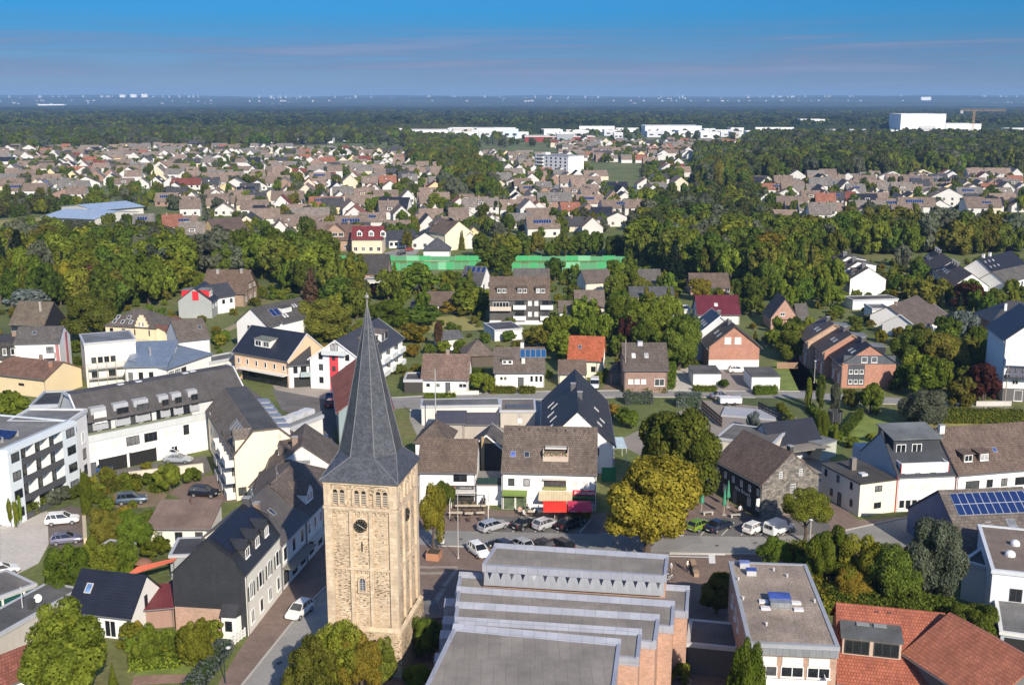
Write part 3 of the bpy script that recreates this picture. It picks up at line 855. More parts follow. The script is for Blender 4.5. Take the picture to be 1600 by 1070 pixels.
def build_tower():
    ang=R(-10.0);W_,D_=7.6,8.3
    B=P(626,1056)
    u=Vector((math.cos(ang),math.sin(ang),0))
    A=B-u*W_
    root=thing('church_tower','tall tan stone church tower with clock and tall slate spire','tower',(A.x,A.y,0),ang)
    ST,TR=tower_stone(),trim_stone()
    zp,zm,zb,ze=4.9,11.5,17.8,20.7
    MB().box(-0.28,W_+0.28,-0.28,D_+0.28,-0.3,zp).build('plinth',ST,root)
    c=MB()                                   # sloping top of the plinth
    c.add([(-0.30,-0.30,zp),(W_+0.30,-0.30,zp),(W_+0.30,D_+0.30,zp),(-0.30,D_+0.30,zp),(0.02,0.02,zp+0.35),(W_-0.02,0.02,zp+0.35),(W_-0.02,D_-0.02,zp+0.35),(0.02,D_-0.02,zp+0.35)],
          [(0,1,5,4),(1,2,6,5),(2,3,7,6),(3,0,4,7),(3,2,1,0)])
    c.build('plinth_weathering',TR,root)
    MB().box(0.26,W_-0.26,0.26,D_-0.26,zp,ze).build('shaft',ST,root)
    # corner piers, lesenes and string courses, all four sides
    for f,L in(('F',W_),('R',D_),('K',W_),('L',D_)):
        loc,rz={'F':((0,0,0),0.0),'R':((W_,0,0),math.pi/2),'K':((W_,D_,0),math.pi),'L':((0,D_,0),-math.pi/2)}[f]
        def put(m,name,mat_,par=root):
            o=m.build(name,mat_,par);o.location=loc;o.rotation_euler=(0,0,rz);return o
        for x0,x1 in((0.002,0.85),(L-0.85,L-0.002)):
            put(MB().box(x0,x1,0.0,0.4,zp+0.3,zb),'corner_pier',TR)
            put(MB().box(x0,x1-0.1 if x0<1 else x1,0.02,0.4,zb+0.3,ze-0.01),'corner_pier',TR)
        for k in(1,2):
            x=0.72+(L-1.44)*k/3
            put(MB().box(x-0.2,x+0.2,0.03,0.4,zp+0.3,zb),'lesene',TR)
        # blind arches under the middle string course and under the belfry
        for zc in(zm,zb):
            m=MB();m.box(0.8,L-0.8,0.05,0.4,zc-0.2,zc)
            for k in range(3):
                x0=0.72+(L-1.44)*k/3+(0.15 if k else 0);x1=0.72+(L-1.44)*(k+1)/3-(0.15 if k<2 else 0)
                na=4
                for q in range(na):
                    xa=x0+(x1-x0)*q/na
                    m.box(xa-0.05 if q else xa,xa+0.06,0.06,0.4,zc-0.45,zc-0.19)
            put(m,'arch_frieze',TR)
        put(MB().box(-0.06,L+0.06,-0.08,0.4,zb+0.0,zb+0.3),'string_course',TR)
        put(MB().box(-0.04,L+0.04,-0.06,0.3,ze-0.28,ze-0.02),'cornice',TR)
        # belfry: three twin windows with louvres
        for k in range(3):
            cx=L*(k+0.5)/3+(0.30 if k==0 else-0.30 if k==2 else 0)
            o=thing_part('belfry_window',root,loc,rz)
            m=MB();arch_ring(m,1.42,1.95,0.16,0.03,0.3,cx,zb+0.42)
            w0=put(m,'belfry_window',TR)
            g=MB()
            for sx in(-0.36,0.36):
                arch_ring(g,0.5,1.55,0.09,0.05,0.3,cx+sx,zb+0.5)
            g.tube((cx,0.02,zb+0.45),(cx,0.02,zb+1.7),0.07,0.07,8)
            gg=g.build('mullion',TR,w0)
            d=MB()
            for sx in(-0.36,0.36):arch_plate(d,0.5,1.55,0.22,0.27,cx+sx,zb+0.5)
            d.build('painted_opening',plain((0.02,0.018,0.016),0.9),w0)  # dark plate inside each arch: the unlit belfry painted as colour
            l=MB()
            for sx in(-0.36,0.36):
                for j in range(5):
                    z=zb+0.58+j*0.24
                    l.add([(cx+sx-0.25,0.06,z),(cx+sx+0.25,0.06,z),(cx+sx+0.25,0.13,z+0.14),(cx+sx-0.25,0.13,z+0.14)],[(0,1,2,3)])
            l.build('louvre',plain((0.33,0.28,0.22),0.8),w0)
        put(MB().box(0.86,L-0.86,0.12,0.4,ze-0.75,ze-0.27),'belfry_lintel',ST)
        # clock
        if f in('F','R'):
            cx=L*0.5-(0.0 if f=='F' else 0.2);zc=16.15
            k=MB();n=28;r=0.66
            k.add([(cx+r*math.cos(2*math.pi*i/n),y,zc+r*math.sin(2*math.pi*i/n))for y in(-0.06,0.12)for i in range(n)],
                  [tuple(range(n)),tuple(range(2*n-1,n-1,-1))]+[(i,i+n,(i+1)%n+n,(i+1)%n)for i in range(n)])
            ck=put(k,'clock',plain((0.018,0.017,0.017),0.5))
            d=MB()
            for i in range(12):
                a=math.pi*i/6;ca,sa=math.cos(a),math.sin(a)
                q=[(0.50,-0.025),(0.62,-0.025),(0.62,0.025),(0.50,0.025)]
                pts=[(cx+x*ca-y*sa,zc+x*sa+y*ca)for x,y in q]
                d.add([(x,-0.075,z)for x,z in pts]+[(x,-0.06,z)for x,z in pts],[(0,1,2,3),(7,6,5,4),(0,4,5,1),(1,5,6,2),(2,6,7,3),(3,7,4,0)])
            d.build('hour_mark',plain((0.42,0.34,0.16),0.4,0.3),ck)
            for a,ln,nm in((R(-32),0.55,'minute_hand'),(R(150),0.38,'hour_hand')):
                ca,sa=math.cos(a),math.sin(a)
                pts=[(cx+x*ca-y*sa,zc+x*sa+y*ca)for x,y in((-0.1,-0.03),(ln,-0.018),(ln,0.018),(-0.1,0.03))]
                MB().add([(x,-0.10,z)for x,z in pts]+[(x,-0.085,z)for x,z in pts],[(0,1,2,3),(7,6,5,4),(0,4,5,1),(1,5,6,2),(2,6,7,3),(3,7,4,0)]).build(nm,plain((0.6,0.55,0.42),0.4),ck)
        if f=='F':
            cx=L*0.5;z=9.05
            m=MB();arch_ring(m,0.62,1.45,0.17,-0.02,0.3,cx,z)
            m.box(cx-0.5,cx+0.5,-0.08,0.3,z-0.16,z)
            w0=put(m,'arched_window',TR)
            d=MB();arch_plate(d,0.62,1.45,0.22,0.27,cx,z);d.build('pane',glass((0.09,0.10,0.13)),w0)
            d=MB()
            for j in range(4):d.box(cx-0.3,cx+0.3,0.07,0.1,z+0.25*j+0.12,z+0.25*j+0.15)
            d.box(cx-0.02,cx+0.02,0.065,0.1,z,z+1.4);d.build('glazing_bar',plain((0.5,0.5,0.5)),w0)
            # narrow slit below the clock
            put(MB().box(cx-0.07,cx+0.07,0.22,0.28,13.3,14.3),'slit_window',plain((0.02,0.02,0.02),0.9))
    # spire: square eaves broached into an octagon
    o=0.28;hx,hy=W_/2+o,D_/2+o;cx,cy=W_/2,D_/2
    z0,z1,zt=ze,ze+2.25,38.1
    ap=3.02;sh=ap*math.tan(math.pi/8)
    sq=[(cx-hx,cy-hy),(cx+hx,cy-hy),(cx+hx,cy+hy),(cx-hx,cy+hy)]
    oc=[(cx-sh,cy-ap),(cx+sh,cy-ap),(cx+ap,cy-sh),(cx+ap,cy+sh),(cx+sh,cy+ap),(cx-sh,cy+ap),(cx-ap,cy+sh),(cx-ap,cy-sh)]
    SLT=spire_slate()
    # eaves box
    MB().box(cx-hx+0.02,cx+hx-0.02,cy-hy+0.02,cy+hy-0.02,z0-0.02,z0+0.10).build('eaves',plain((0.10,0.105,0.12),0.5),root)
    v=[(x,y,z0+0.1)for x,y in sq]+[(x,y,z1)for x,y in oc]
    zz=26.8;k=(zt-zz)/(zt-z1)*0.965
    v+=[(cx+(x-cx)*k,cy+(y-cy)*k,zz)for x,y in oc]+[(cx,cy,zt)]
    f=[(0,1,5,4),(1,6,5),(1,2,7,6),(2,8,7),(2,3,9,8),(3,10,9),(3,0,11,10),(0,4,11)]
    for i in range(8):
        j=(i+1)%8
        f.append((4+i,4+j,12+j,12+i));f.append((12+i,12+j,20))
    MB().add(v,f).build('spire',SLT,root)
    hp=MB()                                   # lead rolls on the hips
    for i in range(8):hp.tube(v[4+i],v[12+i],0.05,0.05,5);hp.tube(v[12+i],v[20],0.05,0.03,5)
    for a,b_ in((0,4),(0,11),(1,5),(1,6),(2,7),(2,8),(3,9),(3,10)):hp.tube(v[a],v[b_],0.05,0.05,5)
    hp.build('lead_roll',plain((0.16,0.165,0.18),0.5),root)
    fi=MB();fi.lathe([(0.11,37.8),(0.09,38.3),(0.07,38.5),(0.20,38.6),(0.26,38.75),(0.20,38.9),(0.06,39.0),(0.05,39.2)],10,(cx,cy))
    fi.build('finial',plain((0.30,0.29,0.26),0.5,0.4),root)
    cr=MB();cr.box(cx-0.03,cx+0.03,cy-0.03,cy+0.03,39.2,40.4);cr.box(cx-0.32,cx+0.32,cy-0.028,cy+0.028,39.85,39.93)
    cr.build('cross',plain((0.06,0.06,0.06),0.5,0.5),root)
def thing_part(*a):return None
def spire_slate():
    m,nt,b=new_mat('spire_slate')
    tc=N(nt,'ShaderNodeTexCoord')
    br=N(nt,'ShaderNodeTexBrick');br.inputs['Scale'].default_value=1.0
    br.inputs['Brick Width'].default_value=0.26;br.inputs['Row Height'].default_value=0.17;br.inputs['Mortar Size'].default_value=0.012
    br.inputs['Color1'].default_value=(0.046,0.050,0.060,1);br.inputs['Color2'].default_value=(0.094,0.099,0.112,1)
    br.inputs['Mortar'].default_value=(0.035,0.037,0.042,1)
    mp=N(nt,'ShaderNodeMapping');mp.inputs['Rotation'].default_value=(0,0,R(32))
    nt.links.new(tc.outputs['UV'],mp.inputs[0]);nt.links.new(mp.outputs[0],br.inputs['Vector'])
    o1,_=noise_col(nt,br.outputs['Color'],0.72,1.25,0.8,7,vec=tc.outputs['Object'])
    nt.links.new(o1,b.inputs['Base Color']);b.inputs['Roughness'].default_value=0.42;b.inputs['Specular IOR Level'].default_value=0.65
    bump(nt,b,br.outputs['Fac'],0.25,-0.02)
    return m
build_tower()

# ------------------------------------------------------------------ the church: stepped flat roofs in brick
def build_church():
    o0=P(1000,1060)
    root=thing('church_hall','low brick church with stepped grey flat roofs and pale metal edges','church',(o0.x,o0.y,0),0)
    def loc(p):return(p.x-o0.x,p.y-o0.y)
    BRK=brick(BR_PINK);FELT=flatroof((0.285,0.255,0.22),0.82,1.1,0.5);MET=seam((0.36,0.372,0.425),1.1,0.5,0.15)
    secs=[  # back-left, back-right, front-right, front-left pixels at roof height z
        ((774,853),(1043,871),(1040,899),(755,882),9.9),
        ((719,899),(1076,921),(1074,955),(712,930),7.4),
        ((716,922),(1053,945),(1051,978),(712,955),8.1),
        ((714,946),(1029,966),(1024,1002),(709,980),8.8),
        ((713,970),(1001,989),(997,1028),(705,1000),9.5),
        ((710,981),(968,1005),(958,1085),(660,1085),10.1)]
    for i,(bl,br,fr,fl,z)in enumerate(secs):
        q=[P(*fl,z),P(*fr,z),P(*br,z),P(*bl,z)]
        pl=[loc(p)for p in q]
        ce=(sum(p[0]for p in pl)/4,sum(p[1]for p in pl)/4)
        def off(pl,d):      # push corners outwards by about d
            r=[]
            for x,y in pl:
                vx,vy=x-ce[0],y-ce[1]
                r.append((x+d*(1 if vx>0 else-1),y+d*(1 if vy>0 else-1)))
            return r
        MB().prism(pl,-0.2,z-0.75).build('wall',BRK,root)
        MB().prism(off(pl,0.10),z-0.75,z).build('fascia',MET,root)
        MB().prism(off(pl,-0.28),z-0.2,z+0.012).build('roof',FELT,root)
        m=MB();a=Vector((pl[3][0],pl[3][1],0));c=Vector((pl[2][0],pl[2][1],0));d=(c-a).normalized();nrm=Vector((-d.y,d.x,0))
        hgt=0.42 if i!=0 else 0.35
        A0,C0=a-d*0.12+nrm*0.14,c+d*0.12+nrm*0.14
        A1,C1=a-d*0.12-nrm*0.55,c+d*0.12-nrm*0.55
        vv=[(A0.x,A0.y,z-0.9),(C0.x,C0.y,z-0.9),(C0.x,C0.y,z+hgt),(A0.x,A0.y,z+hgt),(A1.x,A1.y,z+0.02),(C1.x,C1.y,z+0.02)]
        m.add(vv,[(0,3,2,1),(3,4,5,2),(0,1,5,4),(0,4,3),(1,2,5)])
        m.build('upstand',MET,root)
        # edge kerbs left and right
        for s0,s1 in((3,0),(1,2)):
            a=Vector((pl[s0][0],pl[s0][1],0));c=Vector((pl[s1][0],pl[s1][1],0));d=(c-a).normalized();nr=Vector((-d.y,d.x,0))
            k=MB().prism([tuple((a-nr*0.10)[:2]),tuple((c-nr*0.10)[:2]),tuple((c+nr*0.22)[:2]),tuple((a+nr*0.22)[:2])],z-0.3,z+0.14)
            k.build('roof_edge',MET,root)
    # sawtooth lights under the highest roof: each a folded metal triangle with a dark pane
    z=9.9
    a=P(757,882.5,z);b_=P(1038,899,z);a.z=b_.z=z-0.75
    n=16;d=(b_-a);L=d.length;d.normalize();nrm=Vector((d.y,-d.x,0))
    wall=MB();pane=None
    key=None
    tri=MB();sw=L/n
    tri.add([(sw*0.30,-0.12,0),(sw*0.70,-0.12,0),(sw*0.5,-0.36,-0.62)],[(0,2,1)])
    fold=MB();fold.add([(0,-0.1,0),(sw*0.31,-0.1,0),(sw*0.5,-0.37,-0.65),(0,-0.6,-1.25),(sw*0.69,-0.1,0),(sw,-0.1,0),(sw,-0.6,-1.25)],
                          [(0,3,2,1),(4,2,6,5),(3,6,2)])
    mt=tri.mesh('pane',glass((0.012,0.013,0.015)));mf=fold.mesh('sawtooth_light',seam((0.27,0.28,0.295),2.0,0.5,0.15))
    ang=math.atan2(d.y,d.x)
    for i in range(n):
        p=a+d*(sw*i)
        o=link('sawtooth_light',mf,root);o.location=(p.x-o0.x,p.y-o0.y,p.z);o.rotation_euler=(0,0,ang)
        link('pane',mt,o)
    # little metal hoods along the left flank
    for(x,y,zz)in((706,940,6.2),(704,968,6.2),(700,990,6.2),(692,1026,6.0)):
        p=P(x,y,zz);lx,ly=loc(p)
        m=MB();m.box(lx-0.8,lx+0.9,ly-0.9,ly+0.9,zz-1.6,zz)
        m.build('side_hood',MET,root)
    # downpipe heads on the right piers
    return root
build_church()
# ------------------------------------------------------------------ buildings of the near town
def hz(A,y):return z_at(P(*A),y)
def from_side(B,C,L):
    """front corner B (right) and the back-right corner C on the ground -> A, B, depth"""
    B=P(*B)if not isinstance(B,Vector)else B;C=P(*C)if not isinstance(C,Vector)else C
    d=C-B;d.z=0;D=d.length;d.normalize()
    return B-Vector((d.y,-d.x,0))*L,B,D
def from_left(A,C,L):
    A=P(*A)if not isinstance(A,Vector)else A;C=P(*C)if not isinstance(C,Vector)else C
    d=C-A;d.z=0;D=d.length;d.normalize()
    return A,A+Vector((d.y,-d.x,0))*L,D
def px(a,b):return P(*a),P(*b)
def turned(A,L,deg):
    A=P(*A)if not isinstance(A,Vector)else A
    return A,A+Vector((math.cos(R(deg)),math.sin(R(deg)),0))*L

PW=plaster(WHITE);PO=plaster(OFFW);PC=plaster(CREAM);PG=plaster(GREYW)
DARKF=plain((0.04,0.042,0.045),0.5);ZINC=seam((0.30,0.31,0.33),0.6)

# --- slate-hung house at the street corner
A,B,D=from_side((388,993),(441,924),8.3)
e_=z_at(B,898)
h=House('corner_house','tall house with black slate gable, pink lower wall and dormered solar roof beside side road','house',A,B,D,e_,ridge='v',
          profile=[(0,e_-0.2),(4.2,e_+3.9),(7.0,e_+1.9),(8.3,e_-0.1)],wall=slate((0.040,0.042,0.048),0.55),roof=slate((0.030,0.032,0.038),0.45),over=0.25,gover=0.15)
MB().box(-0.02,h.L-1.0,-0.05,0.0,-0.3,3.0).build('pink_panel',brick((0.44,0.26,0.18)),h.root)
h.box_on('R',-0.06,D+0.02,-0.3,e_-0.25,0.0,0.06,'street_front',plaster((0.76,0.74,0.66)))
for z in(0.9,3.9):
    for i in range(4):
        p=1.4+(D-2.8)*i/3
        loc,rz=h.face('R',p,z);loc=(loc[0]+0.07,loc[1],loc[2]);put_window(h.root,loc,rz,1.1,1.9 if z>3 else 1.6,'s' if i%2 else 'w')
for i in range(4):
    p=1.4+(D-2.8)*i/3
    for sx in(-0.85,0.85):h.box_on('R',p+sx-0.2,p+sx+0.2,3.85,5.5,0.065,0.10,'shutter',plain((0.07,0.08,0.07),0.7))
for i in range(3):h.dormer(2.4+i*3.1,7.75,1.6,1.5,'w',1,wall=plain((0.05,0.05,0.055)),gable=True)
M0=h.slope(0.3,5.0)
bl=MB()
for i in range(18):bl.box(4.35,6.95,0.15+i*(D-0.3)/18,0.15+(i+1)*(D-0.3)/18-0.06,0,0)
key=MB();pw=(D-0.6)/9
h.solar(0.35,6.85,9,2,pw-0.09,1.45,0.05,plain((0.012,0.013,0.020),0.3,0.0,0.5),(0.02,0.02,0.024))
MB().add([h.pt(D+0.2,c,z+0.2)for c,z in((3.9,e_+3.75),(7.1,e_+2.0),(8.5,e_-0.1))]+[h.pt(D-0.15,c,z+0.55)for c,z in((3.9,e_+3.75),(7.1,e_+2.0),(8.5,e_-0.1))],[(0,1,4,3),(1,2,5,4)]).build('verge_metal',ZINC,h.root)
h.chimney(D-0.4,4.6,0.9,0.9,plain((0.07,0.07,0.075)))
# bay window with its slate hood on the gable
b=MB();b.prism([(h.L-2.9,-0.06),(h.L-2.6,-0.95),(h.L-1.0,-0.95),(h.L-0.7,-0.06)],-0.3,2.6)
bay=b.build('bay_window',plaster(WHITE),h.root)
MB().add([(h.L-3.1,-0.05,2.6),(h.L-2.7,-1.15,2.6),(h.L-0.9,-1.15,2.6),(h.L-0.5,-0.05,2.6),(h.L-2.8,-0.05,3.7),(h.L-0.8,-0.05,3.7)],
         [(0,1,4),(1,2,5,4),(2,3,5),(3,2,1,0)]).build('bay_roof',slate((0.045,0.045,0.05)),bay)
put_window(bay,(h.L-1.8,-0.95,0.9),0,0.8,1.2,'d')
MB().box(h.L-2.95,h.L-0.65,-0.04,0.0,3.0,e_).build('slate_apron',slate((0.040,0.042,0.048),0.55),h.root)

# --- street houses beyond it
A,B=px((441,924),(480,879));e2=hz((441,924),846)
h=House('street_house','white street house with dark roof and wooden shop canopy next to slate corner house','house',A,B,9.5,e2,3.6,wall=PO,roof=slate((0.10,0.088,0.080),0.6))
h.wins('F',3,3.4,1.2,1.8,'s');h.wins('F',3,0.5,1.5,1.8,'d')
h.box_on('F',0.4,h.L-0.4,2.7,2.85,0.0,1.5,'shop_canopy',plain((0.22,0.20,0.17),0.7))
h.chimney(2.0,3.6,0.8,1.0);h.skylight(4,2.5);h.aerial(3.0,4.6)
A,B=px((480,879),(507,848));e3=hz((480,879),806)
h=House('street_house','white street house with brown roof and cross gable close behind the tower','house',A,B,8.5,e3,3.8,wall=PO,roof=tiles(T_DBROWN))
h.aerial(1.5,4.2);h.wins('F',3,3.5,0.9,1.5,'w');h.wins('F',2,0.6,1.4,1.8,'d')
h.dormer(h.L/2,0.6,2.6,1.5,'w',1,wall=PO,gable=True)
h.box_on('F',0.8,h.L-1.2,2.6,2.7,0.0,1.2,'shop_canopy',plain((0.55,0.52,0.45),0.7))
A,B=px((507,846),(512,800))
h=House('street_house','narrow white house with hipped brown roof half hidden by the tower','house',A,B,9,hz((507,846),775),3.0,wall=PO,roof=tiles(T_DBROWN),hip=True)
h.wins('F',3,3.4,0.9,1.4,'w')
# brown roofs behind the street row
A,B,D=turned((424,800),9.5,8)+(9.0,)
h=House('brown_roof_house','brown tiled house with small triangular gable between cream block and tower','house',A,B,10.5,6.2,3.6,ridge='v',wall=PO,roof=tiles(T_DBROWN),gover=0.3)
h.chimney(3,3.6,0.8,1.1);h.dormer(4.0,1.2,1.5,1.1,'w',1);h.dormer(6.8,1.2,1.5,1.1,'w',1)
h.box_on('F',3.6,5.8,7.0,7.6,0.0,0.02,'gable_panel',ZINC)
A,B=turned((395,812),8.5,-4)
h=House('brown_roof_house','low brown roofed house with pale hip lines right behind street houses','house',A,B,8.5,5.0,3.2,wall=PO,roof=tiles(T_DBROWN),hip=True)
h.wins('F',2,2.8,1.0,1.2)
A,B=turned((452,740),9,62)
h=House('flat_roof_terrace_house','stepped white rooftop terraces with grey railings above market street','house',A,B,5.0,7.0,wall=PO,roof=flatroof((0.30,0.30,0.30)),flat=True)
for i in range(3):h.box_on('F',0.6+i*2.8,2.4+i*2.8,7.2,8.6,-2.6,-0.8,'roof_cabin',plain((0.55,0.56,0.57),0.5))
h.box_on('F',0.1,h.L,7.2,8.1,-0.15,-0.10,'railing',plain((0.30,0.31,0.32),0.4,0.5))

# --- cream apartment block with balconies
hh=hz((370,782),712)
C_=P(324,640,hh)
A,B,D=from_left((370,782),C_,10.5)
h=House('cream_block','cream apartment block with blank gable, flat ridge and corner balconies','apartment block',A,B,D,hh,ridge='v',
          profile=[(0,hh),(2.9,hh+3.3),(6.6,hh+3.3),(10.5,hh-0.2)],wall=plaster((0.80,0.70,0.54),0.07),roof=tiles((0.155,0.13,0.11)),over=0.3,gover=0.12)
MB().box(3.0,6.5,0.2,D-0.2,hh+3.51,hh+3.56).build('roof_deck',flatroof((0.085,0.085,0.082)),h.root)
for i in range(6):h.skylight(3.0+i*1.35,1.6,0.9,1.9,(0.10,0.13,0.14))
h.dormer(1.6,0.25,2.4,2.0,'d',1,wall=plaster((0.80,0.70,0.54)),gable=True)
for fl in range(3):
    z=0.2+fl*2.5
    for k in range(3):
        p=D-2.9-k*4.6
        h.balcony('L',p-0.2,p+2.6,z+0.1,1.3,0.95,plaster((0.78,0.74,0.66)))
        h.win('L',p+1.2,z+0.2,1.8,2.0,'d')
    h.win('L',3.4,z+0.9,1.0,1.2,'w')
h.win('F',0.9,0.7,1.2,1.3,'d');
for i in range(6):h.dormer(2.5+i*3.1,8.6,1.7,1.3,'w',1,wall=plain((0.55,0.56,0.57),0.5),roof=ZINC)

# --- white courtyard block with dark mansard
A,B=turned((140,743),29.0,42)
h=House('courtyard_block','long white courtyard block with ground floor car ports and roof terrace','apartment block',A,B,13,5.5,wall=plaster(WHITE,0.06),roof=flatroof((0.25,0.25,0.24)),flat=True,parapet=0.75,edge=plaster((0.55,0.58,0.58)))
u=h
for i in range(2):h.box_on('F',1.6+i*5.0,6.2+i*5.0,0.02,2.35,0.0,0.03,'car_port_shade_panel',plain((0.012,0.012,0.012),0.9))  # near-black sheets on the wall paint the shade inside the car ports
for i in range(2):h.box_on('F',1.8+i*5.0,5.9+i*5.0,2.36,2.45,0.0,0.30,'lintel',plaster(WHITE,0.06))
for p,ww in((1.0,1.1),(4.4,1.4),(7.4,2.2),(10.4,2.2),(13.0,1.3),(14.6,1.3)):
    h.win('F',p,3.5,ww,1.5,'d' if ww>2 else 'b')
h.win('F',16.6,3.4,1.0,1.7,'d');h.win('F',14.3,0.9,1.2,1.0,'w');h.win('F',0.7,0.05,1.0,2.0,'k','door')
# attic storey: part of the same block
aw=11.0;up=MB()
prof=[(1.9,7.9),(6.0,11.7),(8.6,11.7),(13.4,6.2)]
def ext_prof(pts,x0,x1,t):
    m=MB();k=len(pts)
    vv=[(x,y,z)for x in(x0,x1)for y,z in pts]+[(x,y,z+t)for x in(x0,x1)for y,z in pts]
    for i in range(k-1):
        m.add([vv[i],vv[i+1],vv[k+i+1],vv[k+i],vv[2*k+i],vv[2*k+i+1],vv[3*k+i+1],vv[3*k+i]],
              [(3,2,1,0),(4,5,6,7),(0,1,5,4),(1,2,6,5),(2,3,7,6),(3,0,4,7)])
    return m
ROOFD=tiles((0.085,0.078,0.076),0.3,0.34,0.7,0.12)
ext_prof(prof,0.1,28.9,0.22).build('mansard_roof',ROOFD,h.root)
w_=MB();w_.add([(0.3,2.6,5.7),(28.7,2.6,5.7),(28.7,2.6,8.5),(0.3,2.6,8.5),(0.3,13.0,5.7),(28.7,13.0,5.7),(28.7,13.0,6.4),(0.3,13,6.4),(0.3,6.0,11.6),(0.3,8.6,11.6),(28.7,6.0,11.6),(28.7,8.6,11.6)],
                [(0,1,2,3),(0,3,8,9,7,4),(1,5,6,11,10,2)])
w_.build('attic_wall',plaster((0.60,0.62,0.62)),h.root)
for x in(0.05,28.95):
    k=MB()
    for(y0,z0),(y1,z1)in zip(prof[:-1],prof[1:]):
        k.add([(x-0.12,y0,z0-0.1),(x+0.12,y0,z0-0.1),(x+0.12,y1,z1-0.1),(x-0.12,y1,z1-0.1),(x-0.12,y0,z0+0.35),(x+0.12,y0,z0+0.35),(x+0.12,y1,z1+0.35),(x-0.12,y1,z1+0.35)],
              [(0,1,2,3),(7,6,5,4),(0,4,5,1),(1,5,6,2),(2,6,7,3),(3,7,4,0)])
    k.build('verge_metal',plain((0.55,0.57,0.6),0.5),h.root)
for i,x in enumerate((3.3,7.0,10.4,14.3,16.6,19.5)):
    m=MB();wd=2.5 if i<3 else 1.7
    m.add([(x-wd/2,2.3,6.4),(x+wd/2,2.3,6.4),(x+wd/2,2.9,9.9),(x-wd/2,2.9,9.9),(x-wd/2,6.0,10.2),(x+wd/2,6.0,10.2),(x-wd/2,5.0,6.4),(x+wd/2,5.0,6.4)],
          [(0,1,2,3),(3,2,5,4),(0,3,4,6),(1,7,5,2)])
    d=m.build('dormer',plain((0.36,0.37,0.39),0.5),h.root)
    put_window(d,(x,2.22,7.6),0,wd-0.5,1.8,'b' if i==0 else 'd')
for i in range(8):put_window(h.root,(2.0+i*2.3,2.59,5.95),0,1.5,1.75,'d')
h.box_on('F',0.2,18.0,6.3,6.75,-0.55,-0.30,'planter',plain((0.16,0.17,0.10),0.9))
for(x,y)in((9,7.2),(12,7.0),(20.5,7.3),(22,7.6)):
    MB().box(x-0.5,x+0.5,y-0.35,y+0.35,11.93,12.02).build('skylight',plain((0.72,0.72,0.72),0.3),h.root)
# link wing and balcony block at the left
A,B=px((115,766),(143,743))
h=House('link_wing','narrow white stair wing between balcony block and courtyard block','building',A,B,9,hz((115,766),662),wall=plaster(WHITE,0.06),roof=flatroof((0.2,0.2,0.2)),flat=True,edge=plaster((0.6,0.62,0.63)))
for z in(0.8,3.4,6.0):h.win('F',h.L*0.72,z,1.1,1.7,'b' if z>5 else 'd');h.win('F',h.L*0.25,z,1.2,2.0,'d')
A,B=px((10,821),(115,766))
e9=hz((10,821),706)
h=House('balcony_block','pale blue four storey apartment block with dark balcony fronts and roof solar arrays','apartment block',A,B,13,e9,wall=plaster((0.66,0.72,0.74),0.07),roof=flatroof((0.23,0.225,0.215)),flat=True,parapet=0.15,edge=plain((0.62,0.68,0.71),0.5))
st=e9/4.0;PIER=plaster((0.66,0.72,0.74),0.07)
for p0,p1 in((0.0,2.6),(11.6,h.L)):
    h.box_on('F',p0,p1,-0.3,e9-0.02,0.0,1.35,'bay_pier',PIER)
h.box_on('F',-0.05,h.L+0.05,e9-0.25,e9+0.35,0.0,1.45,'roof_edge',PIER)
DKR=plain((0.085,0.088,0.095),0.4)
for fl in range(4):
    z=fl*st
    for p0,p1 in((0.5,2.3),(12.4,14.5)):
        loc,rz=h.face('F',(p0+p1)/2,z+0.95);loc=(loc[0],-1.36,loc[2]);put_window(h.root,loc,rz,p1-p0-0.2,1.3,'d')
    o=h.box_on('F',2.6,11.6,z+0.0,z+0.18,0.0,1.3,'balcony',plaster(OFFW))
    rr=MB().box(2.6,11.6,-1.36,-1.30,z-0.05,z+0.95);rr=rr.build('railing',DKR,o)
    for k in range(3):h.win('F',4.0+k*3.1,z+0.2,2.2,2.0,'d')
    for k in(0,1):h.box_on('F',5.5+k*3.1,5.7+k*3.1,z+0.19,z+st-0.02,0.0,1.25,'balcony_divider',plaster(WHITE,0.05))
for r_ in range(2):
    for i in range(6):
        M=Matrix.Translation((1.5+r_*3.2,2.0+i*1.15,e9+0.25))
        m=MB();m.add([(0,0,0.1),(1.7,0,0.75),(1.7,1.05,0.75),(0,1.05,0.1),(0,0,0.04),(1.7,0,0.69),(1.7,1.05,0.69),(0,1.05,0.04)],[(0,1,2,3),(7,6,5,4),(0,4,5,1),(1,5,6,2),(2,6,7,3),(3,7,4,0)])
        o=m.build('solar_panel',panel_mat(),h.root);o.matrix_local=M
    k=MB();k.box(3.25+r_*3.2,3.32+r_*3.2,1.9,8.9,e9+0.2,e9+1.02);k.build('solar_frame',plain((0.6,0.61,0.62),0.4,0.5),h.root)
# dark teal penthouse block behind
A,B=turned((55,715),9.5,8)
h=House('teal_penthouse','dark teal flat roofed penthouse behind balcony block with planted terrace','building',A,B,9,8.6,wall=plain((0.030,0.060,0.085),0.6),roof=flatroof((0.055,0.055,0.06)),flat=True,edge=plain((0.40,0.43,0.46),0.5))
h.wins('F',3,6.0,1.2,2.0,'d')

